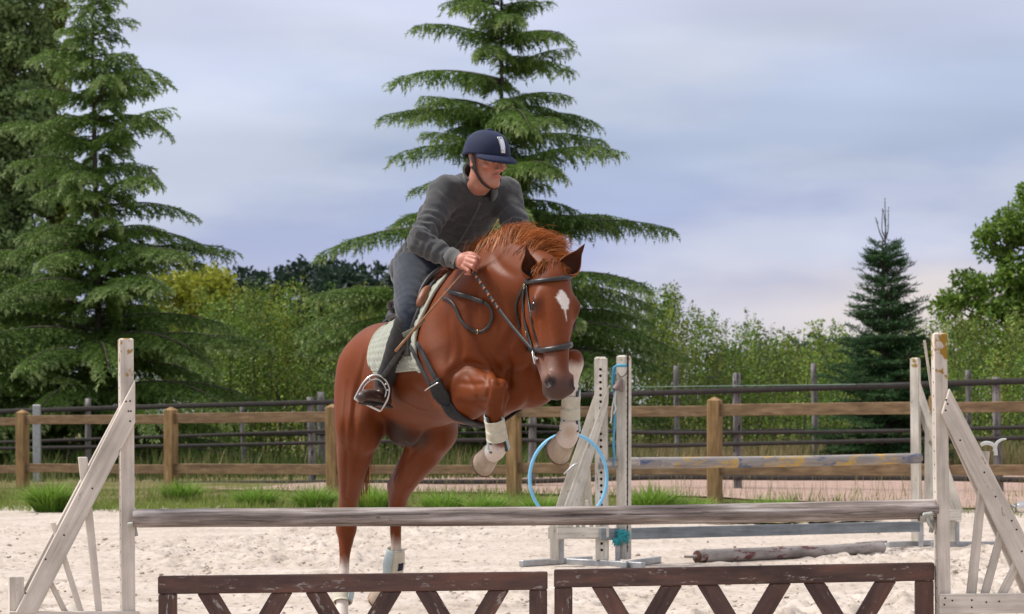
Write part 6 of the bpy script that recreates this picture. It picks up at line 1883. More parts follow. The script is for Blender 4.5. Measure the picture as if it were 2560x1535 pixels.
# --- saddle
saddle = empty('saddle', B(0.75, 0, 1.75), 'black jumping saddle with brown knee roll under the rider', 'saddle')
def seat_off(u, v):
    c = abs(v - 0.5) * 2
    return 0.028 + 0.035 * (1 - c ** 2) + 0.06 * max(0, 0.45 - u) ** 2 * 4 * (1 - 0.5 * c)
V, F, T = sheet(lambda p: 0.44 + 0.001 * p, lambda p: 0.93 + 0.001 * p, math.radians(-48), math.radians(48), 30, 40, seat_off, 0.008)
obj('seat', np_mesh('seat', V, np.array(F), None, True), MAT_LEATHER, saddle)
for sg in (1, -1):
    V, F, T = sheet(lambda p: lerp(p, [20, 50, 96], [0.66, 0.70, 0.82]), lambda p: lerp(p, [20, 45, 70, 96], [0.98, 1.045, 1.05, 1.02]),
                    math.radians(20 * sg), math.radians(92 * sg), 22, 36, lambda u, v: 0.026, 0.007)
    obj('flap', np_mesh('flap', V, np.array(F if sg > 0 else [f[::-1] for f in F]), None, True), MAT_LEATHER, saddle)
    e = np.array(T[:, -1])
    tube('knee_roll', e[6:16] - HH * 0.012, [0.012, 0.018, 0.022, 0.024, 0.025, 0.025, 0.024, 0.022, 0.018, 0.010], MAT_BROWN_LEATHER, saddle, 10)
# fleece showing behind the rider
def fleece_ball(c, r, n=900, seed=4):
    rng = np.random.default_rng(seed)
    d = rng.normal(0, 1, (n, 3)); d /= np.linalg.norm(d, axis=1)[:, None]
    rad = r * (0.55 + 0.55 * rng.random((n, 1)))
    p = c + d * rad
    t = rng.normal(0, 1, (n, 3)); t /= np.linalg.norm(t, axis=1)[:, None]
    b = np.cross(d, t); w = r * 0.13
    V = np.stack([p - b * w - d * w, p + b * w - d * w, p + d * w * 2.2], 1).reshape(-1, 3)
    return V, np.arange(3 * n).reshape(-1, 3)
V, F = fleece_ball(W(985, 766, 11.62), 0.030)
obj('fleece_tuft', np_mesh('fleece_tuft', V, F, None, False), MAT_FLEECE, saddle)
# girth: two billets, buckle guard and belly band, the same on the far side
girth = empty('girth', B(1.05, 0, 1.15), 'black webbing girth with buckle guard under the horse', 'girth')
def girth_side(pix, w, mat, off, name, thick=0.006):
    P, N = surf_path(pix, 5, off)
    ribbon(name, P, N, w, thick, mat, girth)
    Q, M = [], []
    for q in P:
        h = horse_bvh.find_nearest(Vector(q - HR * (2 * ((q - C0) @ HR)) - HH * 0.20))
        n = np.array(h[1]); c = B((np.array(h[0]) - C0) @ HH, 0, 1.45)
        if n @ (np.array(h[0]) - c) < 0: n = -n
        Q.append(np.array(h[0]) + n * off); M.append(n)
    ribbon(name, np.array(Q), np.array(M), w, thick, mat, girth)
girth_side([(1042, 868), (1060, 905), (1078, 940), (1090, 962)], 0.022, MAT_WEB, 0.032, 'billet')
girth_side([(1055, 862), (1074, 900), (1092, 935), (1106, 960)], 0.022, MAT_WEB, 0.030, 'billet')
girth_side([(1093, 952), (1102, 972), (1110, 992), (1118, 1008)], 0.080, MAT_WEB, 0.026, 'buckle_guard', 0.012)
girth_side([(1108, 985), (1118, 1008), (1134, 1030), (1158, 1045), (1185, 1055), (1215, 1062)], 0.062, MAT_WEB, 0.012, 'belly_band', 0.010)
P, N = surf_path([(1082, 968), (1093, 961), (1105, 952)], 4, 0.042)
tube('buckle', P, 0.0028, MAT_STEEL, girth, 6)
# stirrups
def stirrup(mir):
    def m(p):
        p = np.asarray(p, float)
        return p - HR * (2 * ((p - C0) @ HR)) if mir else p
    st = empty('stirrup', m(W(921, 1012, 11.42)), 'polished steel stirrup iron hanging from a strap, ' + ('on the far side of the horse' if mir else "around the rider's visible boot"), 'stirrup')
    arch = [(887, 996), (897, 977), (908, 958), (924, 942), (942, 937), (958, 944), (969, 958), (974, 974), (971, 992), (962, 1010), (951, 1027)]
    A = catmull([m(W(x, y, 11.42)) for x, y in arch], 5)
    tube('iron_arch', A, 0.0052, MAT_STEEL, st, 8)
    inner = [(905, 982), (911, 966), (924, 953), (940, 948), (953, 953), (961, 964), (966, 978), (962, 993)]
    A2 = catmull([m(W(x, y, 11.42)) for x, y in inner], 5)
    tube('iron_arch', A2, 0.0036, MAT_STEEL, st, 8)
    for a, b in (((924, 942), (926, 953)), ((969, 958), (960, 963)), ((974, 974), (966, 976))):
        tube('rivet_bar', [m(W(*a, 11.42)), m(W(*b, 11.42))], 0.0042, MAT_STEEL, st, 6)
    a, b = m(W(886, 996, 11.42)), m(W(952, 1028, 11.42))
    board('tread', a, b, m(W(920, 1012, 11.3)) - m(W(920, 1012, 11.42)), 0.052, 0.012, MAT_STEEL, st, 0.003)
    t = np.linspace(0, 1, 14)[:, None]
    P = m(W(1046, 812, 11.20)) * (1 - t) + m(W(957, 942, 11.40)) * t if not mir else np.array([m(q) for q in W(1046, 812, 11.20) * (1 - t) + W(957, 942, 11.40) * t])
    N = np.tile(m(C0 + HR * 0.8 + HH * 0.5) - m(C0), (14, 1))
    ribbon('stirrup_leather', P, N, 0.026, 0.005, MAT_LEATHER, st)
stirrup(False); stirrup(True)

# --- leg boots
def tendon_boot(label, top, mid, bot, fet, r, outdir):
    bt = empty('tendon_boot', mid, label, 'leg boot', 'leg boots on the horse')
    C = catmull([top, mid, bot, fet], 5)
    Rr = np.interp(np.linspace(0, 1, len(C)), [0, 0.3, 0.7, 1.0], [r * 1.02, r, r * 1.08, r * 1.30])
    V, F = shell(C, Rr, 55, 305, CAMDIR, 0.006)
    obj('tendon_shell', poly_mesh('tendon_shell', V, F, True), MAT_BOOT_BLUE, bt)
    V, F = shell(C, Rr - 0.003, 40, 320, CAMDIR, 0.006)
    obj('lining', poly_mesh('lining', V, F, True), MAT_BOOT_LINING, bt)
    q = len(C)
    for lo, hi in ((0.16, 0.44), (0.45, 0.72)):
        S = C[int(lo * q):int(hi * q) + 1]
        V, F = shell(S, Rr[int(lo * q):int(hi * q) + 1] + 0.005, 0, 360, CAMDIR, 0.004, 28)
        obj('strap', poly_mesh('strap', V, F, True), MAT_BOOT_CREAM, bt)
tendon_boot('cream strapped tendon boot on the tucked foreleg below the girth', W(1233, 1036, 10.81), W(1238, 1062, 10.835), W(1242, 1090, 10.86), W(1246, 1122, 10.89), 0.037, HR)
tendon_boot('cream strapped tendon boot on the foreleg beside the muzzle', W(1430, 975, 11.0), W(1427, 1008, 11.01), W(1426, 1040, 11.02), W(1425, 1076, 11.035), 0.034, -HR)
def fetlock_boot(label, top, mid, bot, r, side):
    bt = empty('fetlock_boot', mid, label, 'leg boot', 'leg boots on the horse')
    C = catmull([top, mid, bot], 6)
    Rr = np.interp(np.linspace(0, 1, len(C)), [0, 0.5, 1.0], [r * 0.95, r * 1.12, r * 1.06])
    V, F = shell(C, Rr, 0, 360, CAMDIR, 0.006, 28)
    obj('wrap', poly_mesh('wrap', V, F, True), MAT_BOOT_CREAM, bt)
    Rs = np.interp(np.linspace(0, 1, len(C)), [0, 0.55, 1.0], [r * 0.98, r * 1.34, r * 1.10])
    V, F = shell(C, Rs, side[0], side[1], CAMDIR, 0.007)
    obj('outer_shell', poly_mesh('outer_shell', V, F, True), MAT_BOOT_BLUE, bt)
    V, F = shell(C[5:9], Rr[5:9] + 0.0055, side[2], side[3], CAMDIR, 0.003, 10)
    obj('maker_label', poly_mesh('maker_label', V, F, True), MAT_BLUE_TAB, bt)
fetlock_boot('blue grey and cream fetlock boot on the lifted hind leg', W(990, 1372, 12.44), W(987, 1405, 12.46), W(982, 1438, 12.49), 0.042, (10, 135, -60, -25))
fetlock_boot('cream fetlock boot on the hind leg that stands on the sand', W(859, 1445, 12.39), W(857, 1478, 12.38), W(856, 1506, 12.35), 0.040, (-150, -40, 160, 190))
# ------------------------------------------------------------------ the rider
MAT_SKIN = attr_mat('skin', rough=0.5, spec=0.35, noise=0.10, nscale=45, bump=0.05)
def fix_skin():
    b = MAT_SKIN.node_tree.nodes['Principled BSDF']
    b.inputs['Subsurface Weight'].default_value = 0.12
    b.inputs['Subsurface Radius'].default_value = (0.010, 0.004, 0.002)
fix_skin()
def knit_mat(name, c1, c2, rough=0.9):
    m, nt, b = new_mat(name)
    f = add_noise(nt, 9, 5, rnd=False); g = add_noise(nt, 380, 2, rnd=False)
    c = add_ramp(nt, f, [(0.3, c1), (0.72, c2)])
    h = add_ramp(nt, g, [(0.3, (0.72,) * 3), (0.7, (1.2,) * 3)])
    nt.links.new(add_mix(nt, 1.0, c, h, 'MULTIPLY'), b.inputs['Base Color'])
    b.inputs['Roughness'].default_value = rough; b.inputs['Specular IOR Level'].default_value = 0.15
    b.inputs['Sheen Weight'].default_value = 0.25; b.inputs['Sheen Roughness'].default_value = 0.5
    add_bump(nt, b, g, 0.25, 0.002)
    return m
MAT_JACKET = knit_mat('grey_knit', (0.045, 0.046, 0.048), (0.074, 0.075, 0.078))
MAT_RIB = knit_mat('grey_rib', (0.085, 0.084, 0.083), (0.12, 0.118, 0.116))
MAT_BREECH = knit_mat('slate_breeches', (0.021, 0.027, 0.040), (0.037, 0.046, 0.064))
MAT_CHAP = simple_mat('dark_suede', (0.012, 0.012, 0.013), (0.028, 0.027, 0.027), 25, 0.8, bump=0.15)
MAT_SHOE = simple_mat('worn_brown_boot', (0.035, 0.018, 0.013), (0.085, 0.045, 0.033), 14, 0.42, bump=0.2)
MAT_VELVET = simple_mat('navy_velvet', (0.002, 0.006, 0.026), (0.004, 0.010, 0.042), 40, 0.85)
MAT_VELVET.node_tree.nodes['Principled BSDF'].inputs['Sheen Weight'].default_value = 0.12
MAT_VELVET.node_tree.nodes['Principled BSDF'].inputs['Sheen Tint'].default_value = (0.25, 0.35, 0.9, 1)
MAT_BADGE = simple_mat('silver_badge', (0.62, 0.62, 0.66), (0.80, 0.80, 0.83), 30, 0.35, metal=0.6)
MAT_UNDER = simple_mat('black_undershirt', (0.008, 0.008, 0.009), (0.018, 0.018, 0.02), 40, 0.9)
MAT_WHIP = simple_mat('tan_cane', (0.22, 0.10, 0.045), (0.36, 0.18, 0.085), 60, 0.55)

def mirB(p):
    p = np.asarray(p, float)
    return p - HR * (2 * ((p - C0) @ HR))
# joints
PELV, WAIST, CHEST, UCH, NECKB = W(1078, 655, 11.66), W(1098, 605, 11.55), W(1135, 548, 11.42), W(1176, 490, 11.31), W(1198, 455, 11.25)
SH_R, EL_R, WR_R = W(1112, 482, 11.20), W(1053, 602, 11.02), W(1142, 651, 10.925)
SH_L, EL_L, WR_L = W(1266, 482, 11.40), W(1296, 596, 11.22), mirB(WR_R) + HR * 0.04
HIP_R, KN_R, AN_R = W(1040, 675, 11.58), W(1024, 782, 11.26), W(957, 962, 11.52)
HIP_L, KN_L, AN_L = mirB(HIP_R), mirB(KN_R), mirB(AN_R)
TAX = nrm(NECKB - PELV)
# head frame
YAW, PIT = math.radians(38), math.radians(11)
FF = np.array((math.sin(YAW) * math.cos(PIT), -math.cos(YAW) * math.cos(PIT), -math.sin(PIT)))
FR = nrm(np.cross(FF, UP)); FU = np.cross(FR, FF)
EARC = W(1217, 402, 11.14)
def HE(f, u, r=0.0):
    return EARC + FF * f + FU * u + FR * r

def jacket_field(g, infl=0.0):
    f = Field((-0.66, 10.80, 1.70), (0.22, 11.95, 2.50), g)
    e = infl
    f.chain([PELV - TAX * 0.06, WAIST, CHEST, UCH], [0.128 + e, 0.118 + e, 0.128 + e, 0.098 + e], 0.05, (HR, [1.32, 1.28, 1.30, 1.40]))
    f.chain([SH_R, UCH, SH_L], [0.066 + e, 0.085 + e, 0.066 + e], 0.05)
    f.chain([CHEST + HR * 0.10 + HH * 0.02, SH_R * 0.75 + UCH * 0.25], [0.08 + e, 0.062 + e], 0.05)
    f.chain([CHEST - HR * 0.10 + HH * 0.02, SH_L * 0.75 + UCH * 0.25], [0.08 + e, 0.062 + e], 0.05)
    for a, b, c in ((SH_R, EL_R, WR_R), (SH_L, EL_L, WR_L)):
        f.chain([a, a * 0.5 + b * 0.5, b], [0.070 + e, 0.065 + e, 0.058 + e], 0.035)
        f.chain([b, b * 0.55 + c * 0.45 - UP * 0.006, c], [0.060 + e, 0.054 + e, 0.039 + e], 0.03)
    return f
def folds(V, seed, amp, sc):
    """cloth creases: displacement of a garment along its normal"""
    a = fbm(V[:, 0] * sc + V[:, 2] * sc * 0.8, V[:, 1] * sc * 0.7 - V[:, 2] * sc, seed, 4)
    b = np.abs(a - 0.47) * 2.2
    return amp * (b - 0.25)
def vnormals(V, F):
    a = V[F[:, 2]] - V[F[:, 0]]; b = V[F[:, 3]] - V[F[:, 1]]
    n = np.cross(a, b); N = np.zeros_like(V)
    for i in range(4):
        for q in range(3):
            N[:, q] += np.bincount(F[:, i], n[:, q], len(V))
    return N / np.maximum(np.linalg.norm(N, axis=1), 1e-12)[:, None]

def build_body():
    parts = []
    # core that the clothes lie over
    f = jacket_field(0.012, -0.014)
    f.chain([HIP_R, HIP_R * 0.5 + KN_R * 0.5, KN_R], [0.08, 0.07, 0.05], 0.03); f.chain([HIP_L, HIP_L * 0.5 + KN_L * 0.5, KN_L], [0.08, 0.07, 0.05], 0.03)
    V, F = f.mesh(2); parts.append((V, F, np.tile((0.42, 0.20, 0.14), (len(V), 1))))
    # head and neck
    f = Field(EARC - np.array((0.17, 0.18, 0.20)), EARC + np.array((0.17, 0.18, 0.20)), 0.0031)
    f.ell(HE(-0.012, 0.045), (FF, FU), (0.098, 0.092, 0.078), 0.02)
    f.chain([HE(0.030, 0.015), HE(0.045, -0.045), HE(0.062, -0.090)], [0.058, 0.041, 0.024], 0.03, (FR, [1.0, 0.92, 0.85]))
    for s in (1, -1):
        f.chain([HE(-0.002, -0.025, 0.054 * s), HE(0.016, -0.068, 0.042 * s), HE(0.072, -0.098, 0.014 * s)], [0.017, 0.016, 0.014], 0.028)
        f.ell(HE(0.062, -0.020, 0.043 * s), (FF, FU), (0.022, 0.015, 0.022), 0.024)
        f.chain([HE(0.100, -0.034, 0.013 * s), HE(0.108, -0.033, 0.010 * s)], [0.0085, 0.008], 0.010)
        f.ell(HE(-0.006, -0.006, 0.080 * s), (FF * 0.95 + FR * 0.3 * s, FU), (0.019, 0.031, 0.008), 0.008)
        f.ell(HE(0.000, -0.006, 0.089 * s), (FF, FU), (0.009, 0.018, 0.006), 0.006, 'cut')
        f.ell(HE(0.094, 0.002, 0.032 * s), (FR, FU), (0.017, 0.009, 0.010), 0.012, 'cut')
        f.ell(HE(0.0765, 0.000, 0.031 * s), (FF, FU), (0.0125, 0.0125, 0.0125), 0.004)
        f.chain([HE(0.0885, 0.0075, 0.018 * s), HE(0.0905, 0.0085, 0.032 * s), HE(0.082, 0.004, 0.047 * s)], [0.0035, 0.0042, 0.0035], 0.006)   # upper lid, looking down
    f.chain([HE(0.080, 0.020, -0.046), HE(0.092, 0.022, -0.022), HE(0.094, 0.020, 0.0), HE(0.092, 0.022, 0.022), HE(0.080, 0.020, 0.046)], [0.012, 0.012, 0.011, 0.012, 0.012], 0.014)
    f.chain([HE(0.092, 0.014), HE(0.106, -0.010), HE(0.118, -0.031)], [0.0075, 0.0075, 0.0095], 0.010)
    f.chain([HE(0.086, -0.063, -0.024), HE(0.098, -0.0595, 0), HE(0.086, -0.063, 0.024)], [0.005, 0.0075, 0.005], 0.008)
    f.chain([HE(0.086, -0.070, -0.020), HE(0.0965, -0.0735, 0), HE(0.086, -0.070, 0.020)], [0.005, 0.0085, 0.005], 0.006)
    f.chain([HE(0.104, -0.0665, -0.022), HE(0.107, -0.0660, 0), HE(0.104, -0.0665, 0.022)], [0.0025, 0.0025, 0.0025], 0.004, op='cut')
    f.ell(HE(0.082, -0.096), (FF, FU), (0.017, 0.016, 0.017), 0.016)
    f.chain([NECKB - TAX * 0.03, HE(-0.035, -0.10), HE(-0.02, -0.03)], [0.062, 0.056, 0.055], 0.03)
    f.chain([NECKB + HH * 0.03, HE(0.012, -0.115), HE(0.04, -0.10)], [0.03, 0.022, 0.018], 0.03)
    V, F = f.mesh(2)
    c = np.tile((0.47, 0.215, 0.15), (len(V), 1))
    def tint(col, p, r0, r1, k=1.0):
        w = ((1 - ss(np.linalg.norm(V - p, axis=1), r0, r1)) * k)[:, None]
        c[:] = c * (1 - w) + np.array(col) * w
    for s in (1, -1):
        tint((0.46, 0.15, 0.105), HE(0.075, -0.035, 0.045 * s), 0.0, 0.04, 0.5)
        tint((0.12, 0.050, 0.032), HE(0.098, 0.018, 0.030 * s), 0.003, 0.014, 0.45)
        tint((0.05, 0.022, 0.016), HE(0.090, 0.001, 0.031 * s), 0.003, 0.008, 0.6)
        tint((0.47, 0.15, 0.11), HE(-0.006, -0.006, 0.085 * s), 0.0, 0.035, 0.6)
        tint((0.14, 0.04, 0.03), HE(0.106, -0.041, 0.009 * s), 0.002, 0.006, 0.8)
    tint((0.46, 0.13, 0.09), HE(0.118, -0.030), 0.0, 0.02, 0.6)
    q = V - EARC; lf, lu, lr = q @ FF, q @ FU, q @ FR
    lip = np.exp(-((lu + 0.0665) / 0.0075) ** 2) * (np.abs(lr) < 0.026) * (lf > 0.082)
    c[:] = c * (1 - 0.75 * lip[:, None]) + np.array((0.34, 0.085, 0.075)) * 0.75 * lip[:, None]
    beard = (ss(-lu, 0.05, 0.085) * (lf > 0.005) * (lu > -0.125)) * 0.22 * (1 - lip)
    c[:] = c * (1 - beard[:, None]) + np.array((0.20, 0.12, 0.095)) * beard[:, None]
    hairm = ss(lu, 0.012, 0.03) * (lf < 0.06)
    c[:] = c * (1 - hairm[:, None]) + np.array((0.035, 0.022, 0.014)) * hairm[:, None]
    parts.append((V, F, c))
    # hands closed on the reins
    def hand(m):
        lo, hi = m(W(1120, 700, 11.02)), m(W(1225, 615, 10.78))
        f = Field(np.minimum(lo, hi) - 0.02, np.maximum(lo, hi) + 0.02, 0.0031)
        f.chain([m(WR_R), m(W(1156, 653, 10.90))], [0.029, 0.030], 0.015, (UP, [1.0, 1.15]))
        f.ell(m(W(1162, 655, 10.885)), (m(W(1180, 650, 10.86)) - m(W(1160, 655, 10.885)), m(W(1165, 640, 10.885)) - m(W(1165, 670, 10.885))), (0.040, 0.036, 0.020), 0.012)
        fs = [((1173, 641, 10.868), (1190, 645, 10.842), (1196, 656, 10.872), (1186, 661, 10.900), 0.0100),
              ((1169, 650, 10.862), (1188, 656, 10.834), (1194, 667, 10.866), (1182, 671, 10.896), 0.0102),
              ((1164, 659, 10.862), (1182, 667, 10.836), (1187, 677, 10.866), (1175, 679, 10.894), 0.0096),
              ((1158, 667, 10.868), (1172, 677, 10.846), (1175, 684, 10.870), (1164, 684, 10.892), 0.0086)]
        for a, b, c_, d, r in fs:
            f.chain([m(W(*a)), m(W(*b))], [r * 1.15, r], 0.007)
            f.chain([m(W(*b)), m(W(*c_))], [r, r * 0.95], 0.005)
            f.chain([m(W(*c_)), m(W(*d))], [r * 0.95, r * 0.85], 0.005)
        f.chain([m(W(1157, 642, 10.90)), m(W(1172, 635, 10.895)), m(W(1187, 638, 10.878)), m(W(1200, 647, 10.872))], [0.016, 0.0125, 0.0105, 0.0085], 0.010)
        V, F = f.mesh(2)
        c = np.tile((0.46, 0.19, 0.135), (len(V), 1))
        for a, b, *_ in fs:
            w = (1 - ss(np.linalg.norm(V - m(W(*b)), axis=1), 0.0, 0.016))[:, None] * 0.45
            c = c * (1 - w) + np.array((0.50, 0.14, 0.11)) * w
        return V, F, c
    ident = lambda p: np.asarray(p, float)
    parts.append(hand(ident))
    parts.append(hand(lambda p: mirB(p) + HR * 0.04))
    Vs = np.vstack([p[0] for p in parts]); n = 0; Fs = []
    for p in parts:
        Fs.append(p[1] + n); n += len(p[0])
    return Vs, np.vstack(Fs), np.vstack([p[2] for p in parts])
person = empty('person', PELV - UP * 0.1, 'rider in a grey zip jacket and navy helmet leaning over the chestnut horse', 'person')
V, F, c = build_body()
obj('body', np_mesh('body', V, F, c, True), MAT_SKIN, person)
# jacket
f = jacket_field(0.0065, 0.0)
f.chain([PELV - TAX * 0.085 , PELV - TAX * 0.03], [0.132, 0.134], 0.03, (HR, [1.32, 1.32]))
V, F = f.mesh(2)
N = vnormals(V, F)
dst = lambda p: np.linalg.norm(V - p, axis=1)
w_el = 1 + 1.6 * np.exp(-(dst(EL_R) / 0.10) ** 2) + 0.8 * np.exp(-(dst(WAIST) / 0.16) ** 2) + 1.0 * np.exp(-(dst(SH_R * 0.7 + CHEST * 0.3) / 0.09) ** 2)
V = V + N * (folds(V, 4, 0.014, 9) * w_el + folds(V, 6, 0.005, 24))[:, None]
def wrinkle(V, a, b, lam, amp, c, w, seed):
    """cross folds running round the line a-b, strongest near c"""
    ax = nrm(b - a); t = (V - a) @ ax
    ph = 5.0 * fbm(V[:, 0] * 14 + 3, V[:, 2] * 14 + V[:, 1] * 9, seed, 3)
    m = np.exp(-(np.linalg.norm(V - c, axis=1) / w) ** 2)
    s_ = np.sin(2 * np.pi * t / lam + 2.2 * ph)
    return amp * m * (np.abs(s_) ** 0.7 * np.sign(s_))
V = V + N * (wrinkle(V, SH_R, EL_R, 0.050, 0.0065, EL_R + (SH_R - EL_R) * 0.2, 0.12, 2) + wrinkle(V, EL_R, WR_R, 0.045, 0.005, EL_R + (WR_R - EL_R) * 0.65, 0.11, 3)
             + wrinkle(V, PELV, CHEST, 0.060, 0.008, WAIST - TAX * 0.02 + HR * 0.12, 0.17, 4) + wrinkle(V, SH_R, CHEST, 0.06, 0.006, SH_R * 0.5 + CHEST * 0.5 + HR * 0.05, 0.12, 5)
             + wrinkle(V, SH_L, EL_L, 0.05, 0.006, EL_L, 0.14, 6))[:, None]
V = relax(V, F, 0.3)
jk = obj('jacket', np_mesh('jacket', V, F, None, True), MAT_JACKET, person)
jbvh = bvh_of(V, F)
# ribbed cuff bands
for a, b in ((EL_R, WR_R), (EL_L, WR_L)):
    d = nrm(b - a)
    P = np.array([b - d * 0.048, b - d * 0.02, b + d * 0.012])
    Vc, Fc = shell(P, [0.0425, 0.041, 0.036], 0, 360, UP, 0.003, 26)
    obj('cuff', poly_mesh('cuff', Vc, Fc, True), MAT_RIB, person)
# stand-up collar, open at the throat
front = nrm(FF * 0.4 + HH * 0.8 - UP * 0.25)
cax = nrm(HE(-0.03, -0.04) - (NECKB - TAX * 0.02))
P = np.array([NECKB - cax * 0.060 + front * 0.012, NECKB - cax * 0.020 + front * 0.006, NECKB + cax * 0.020 - front * 0.004, NECKB + cax * 0.055 - front * 0.012, NECKB + cax * 0.075 - front * 0.016])
Vc, Fc = shell(P, [0.088, 0.078, 0.072, 0.073, 0.076], 16, 344, front, 0.008, 48)
obj('collar', poly_mesh('collar', Vc, Fc, True), MAT_JACKET, person)
Vc, Fc = shell(P[:3], [0.070, 0.066, 0.064], 0, 360, front, 0.004, 30)
obj('undershirt_neck', poly_mesh('undershirt_neck', Vc, Fc, True), MAT_UNDER, person)
# zip
zp, zn = [], []
for t in np.linspace(0, 1, 26):
    a = (NECKB + front * 0.03) * (1 - t) + (WAIST + HH * 0.05) * t
    q = a + nrm(HH * 0.8 - UP * 0.55) * 0.5
    h = jbvh.ray_cast(Vector(q), Vector(-nrm(HH * 0.8 - UP * 0.55)))
    if h[0] is not None:
        zp.append(np.array(h[0]) + nrm(HH * 0.8 - UP * 0.55) * 0.003); zn.append(nrm(HH * 0.8 - UP * 0.55))
if len(zp) > 3:
    ribbon('zip', zp, zn, 0.011, 0.004, MAT_RIB, person)
# breeches
f = Field((-0.70, 10.95, 1.48), (0.25, 12.0, 2.10), 0.0065)
f.chain([PELV - TAX * 0.02, PELV + TAX * 0.06], [0.122, 0.11], 0.04, (HR, [1.35, 1.30]))
f.ell(PELV - TAX * 0.05 - HH * 0.035, (HH, HR), (0.12, 0.15, 0.11), 0.04)
for h_, k_ in ((HIP_R, KN_R), (HIP_L, KN_L)):
    f.chain([h_, h_ * 0.5 + k_ * 0.5, k_ * 0.95 + h_ * 0.05, k_ - UP * 0.05], [0.108, 0.092, 0.069, 0.062], 0.04)
V, F = f.mesh(2)
N = vnormals(V, F)
wk = 1 + 1.5 * np.exp(-(np.linalg.norm(V - KN_R, axis=1) / 0.09) ** 2)
V = V + N * (folds(V, 9, 0.010, 13) * wk)[:, None]
obj('breeches', np_mesh('breeches', V, F, None, True), MAT_BREECH, person)
# half chaps and short boots
for m in (lambda p: np.asarray(p, float), mirB):
    lo, hi = np.minimum(m(W(930, 1040, 11.75)), m(W(1090, 760, 11.0))), np.maximum(m(W(930, 1040, 11.75)), m(W(1090, 760, 11.0)))
    f = Field(lo - 0.10, hi + 0.10, 0.0065)
    f.chain([m(W(1022, 806, 11.265)), m(W(1006, 850, 11.34)), m(W(982, 905, 11.45)), m(W(960, 955, 11.52))], [0.0655, 0.066, 0.053, 0.045], 0.02)
    V, F = f.mesh(2); V = V + vnormals(V, F) * folds(V, 14, 0.006, 14)[:, None]
    obj('half_chap', np_mesh('half_chap', V, F, None, True), MAT_CHAP, person)
    f = Field(m(W(935, 990, 11.46)) - 0.22, m(W(935, 990, 11.46)) + 0.22, 0.005)
    f.chain([m(W(958, 955, 11.525)), m(W(956, 985, 11.53))], [0.043, 0.043], 0.02)
    f.chain([m(W(962, 1003, 11.56)), m(W(945, 998, 11.47)), m(W(922, 993, 11.38)), m(W(907, 993, 11.33))], [0.034, 0.037, 0.039, 0.029], 0.02)
    V, F = f.mesh(2); V = V + vnormals(V, F) * folds(V, 15, 0.004, 22)[:, None]
    obj('boot', np_mesh('boot', V, F, None, True), MAT_SHOE, person)
    P = np.array([m(W(970, 1020, 11.58)), m(W(950, 1013, 11.48)), m(W(925, 1012, 11.38)), m(W(906, 1008, 11.32))]) + UP * 0.004
    V, F = ribbon_arrays(catmull(P, 4), np.tile(UP, (13, 1)), np.interp(np.linspace(0, 1, 13), [0, 0.3, 0.7, 1], [0.05, 0.06, 0.075, 0.045]), 0.012)
    obj('boot_sole', poly_mesh('boot_sole', V, F, True), MAT_CHAP, person)
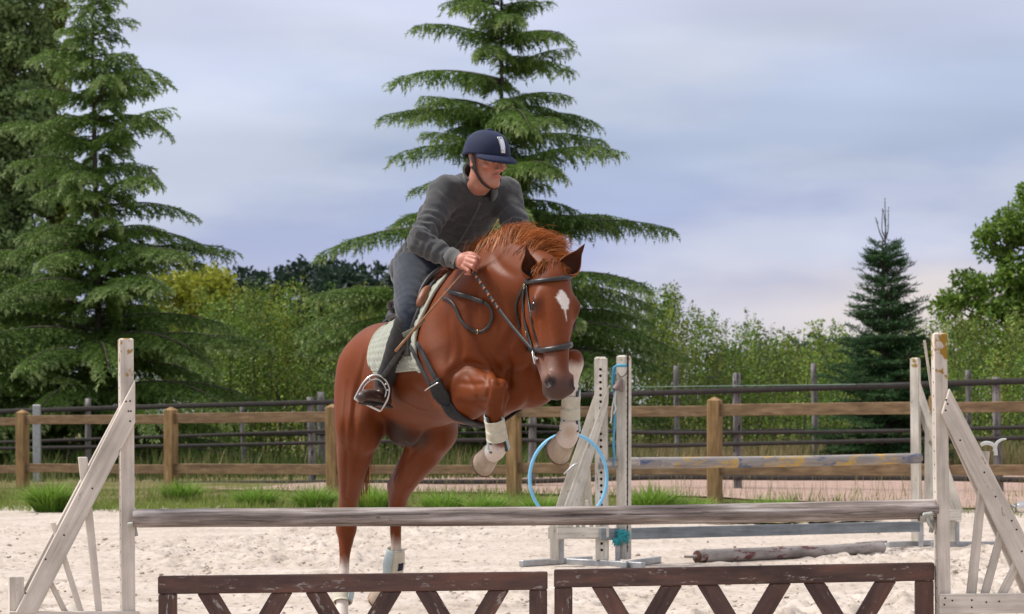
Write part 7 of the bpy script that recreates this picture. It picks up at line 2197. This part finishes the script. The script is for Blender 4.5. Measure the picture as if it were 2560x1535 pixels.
# helmet
def helmet():
    hm = empty('riding_helmet', HE(0, 0.02), 'navy velvet riding helmet with silver front strip on the rider', 'helmet')
    nU, nV = 48, 22
    V = []
    cu = 0.030
    rim = lambda a: -0.002 - 0.020 * math.cos(a - math.pi) * (math.cos(a) < 0) + 0.004 * math.cos(a)
    def dome(t, a, k=1.0):
        th = math.pi / 2 * t
        f_, r_ = math.cos(a), math.sin(a)
        rr = math.sin(th) ** 0.86
        return HE(-0.008 + 0.124 * k * rr * f_, cu + 0.112 * k * math.cos(th) ** 0.95 + (rim(a) - 0.0) * t ** 6, 0.104 * k * rr * r_)
    for j in range(nV):
        for i in range(nU):
            V.append(dome(j / (nV - 1), 2 * math.pi * i / nU))
    for j in range(nV - 1, -1, -1):
        for i in range(nU):
            V.append(dome(j / (nV - 1), 2 * math.pi * i / nU, 0.93))
    F = []
    R = 2 * nV
    for j in range(R - 1):
        for i in range(nU):
            a, b = j * nU + i, j * nU + (i + 1) % nU
            F.append((a, b, b + nU, a + nU))
    obj('helmet_shell', poly_mesh('helmet_shell', V, F, True), MAT_VELVET, hm)
    # peak
    V, F = [], []
    nA, nB = 33, 8
    for lay in (0, 1):
        for j in range(nB):
            t = j / (nB - 1)
            for i in range(nA):
                a = math.radians(-66 + 132 * i / (nA - 1))
                e = math.cos(a * 90 / 66)
                p = dome(0.97, a)
                out = nrm(FF * math.cos(a) * 1.15 + FR * math.sin(a) * 0.9)
                V.append(p + out * (0.050 * t * max(e, 0) ** 0.7) - FU * (0.004 + 0.024 * t * t * (0.25 + 0.75 * e) + 0.008 * lay + 0.006 * t * math.sin(a) ** 2))
    k = nA * nB
    for lay in (0, 1):
        for j in range(nB - 1):
            for i in range(nA - 1):
                a = lay * k + j * nA + i
                q = (a, a + 1, a + nA + 1, a + nA)
                F.append(q if lay == 0 else q[::-1])
    for i in range(nA - 1):
        a = (nB - 1) * nA + i
        F.append((a, a + 1, a + 1 + k, a + k))
    obj('peak', poly_mesh('peak', V, F, True), MAT_VELVET, hm)
    ball('button', dome(0.0, 0) - FU * 0.002, 0.014, MAT_VELVET, hm, 16, (1.2, 1.2, 0.7))
    # silver strip down the front
    V, F = [], []
    rows = 14
    for lay, kk in ((0, 1.035), (1, 1.0)):
        for j in range(rows):
            t = 0.44 + 0.48 * j / (rows - 1)
            w = 0.115 + 0.020 * math.sin(math.pi * j / (rows - 1)) - 0.02 * j / (rows - 1)
            for i in range(5):
                V.append(dome(t, w * (i / 2 - 1) / max(math.sin(math.pi / 2 * t), 0.3), kk))
    k = rows * 5
    for j in range(rows - 1):
        for i in range(4):
            a = j * 5 + i
            F.append((a, a + 1, a + 6, a + 5)); F.append((a + k, a + 5 + k, a + 6 + k, a + 1 + k))
    for j in range(rows - 1):
        for i in (0, 4):
            a = j * 5 + i; F.append((a, a + 5, a + 5 + k, a + k))
    for j in (0, rows - 1):
        for i in range(4):
            a = j * 5 + i; F.append((a, a + 1, a + 1 + k, a + k))
    obj('front_strip', poly_mesh('front_strip', V, F, True), MAT_BADGE, hm)
    ball('strip_stud', dome(0.84, 0, 1.037), 0.0055, MAT_STEEL, hm, 12)
    ball('strip_stud', dome(0.50, 0, 1.035), 0.0035, MAT_CHAP, hm, 12)
    # harness
    for s in (1, -1):
        P = catmull([HE(0.006, 0.016, 0.089 * s), HE(0.014, -0.020, 0.083 * s), HE(0.024, -0.058, 0.070 * s), HE(0.046, -0.100, 0.048 * s), HE(0.070, -0.121, 0.022 * s), HE(0.074, -0.124, 0.0)], 5)
        N = [nrm(FR * s * (0.2 + 0.8 * (1 - t)) - FU * t * 0.8) for t in np.linspace(0, 1, len(P))]
        ribbon('chin_strap', P, N, np.interp(np.linspace(0, 1, len(P)), [0, 0.35, 0.6, 1], [0.026, 0.022, 0.014, 0.013]), 0.004, MAT_LEATHER, hm)
        P = catmull([HE(-0.045, 0.0, 0.083 * s), HE(-0.015, -0.030, 0.080 * s), HE(0.018, -0.045, 0.077 * s)], 5)
        ribbon('harness_strap', P, np.tile(FR * s, (len(P), 1)), 0.012, 0.003, MAT_LEATHER, hm)
helmet()
# whip held in the rein hand
whip = empty('riding_whip', W(1186, 650, 10.872), "thin tan riding whip held in the rider's hand across his knee", 'whip')
wp = catmull([W(1247, 549, 10.82), W(1217, 598, 10.85), W(1180, 655, 10.885), W(1120, 725, 10.92), W(1060, 795, 10.98), W(989, 878, 11.08)], 6)
tube('shaft', wp, np.linspace(0.0026, 0.0062, len(wp)), MAT_WHIP, whip, 8)
tube('grip', wp[-3:], 0.0070, MAT_WHIP, whip, 8)
fl = catmull([W(1062, 800, 10.99), W(1040, 822, 11.01), W(1008, 841, 11.05)], 5)
ribbon('keeper_flap', fl + UP * 0.004, np.tile(CAMDIR, (len(fl), 1)), np.linspace(0.010, 0.026, len(fl)), 0.003, simple_mat('grey_green_leather', (0.10, 0.12, 0.09), (0.16, 0.18, 0.14), 30, 0.7), whip)
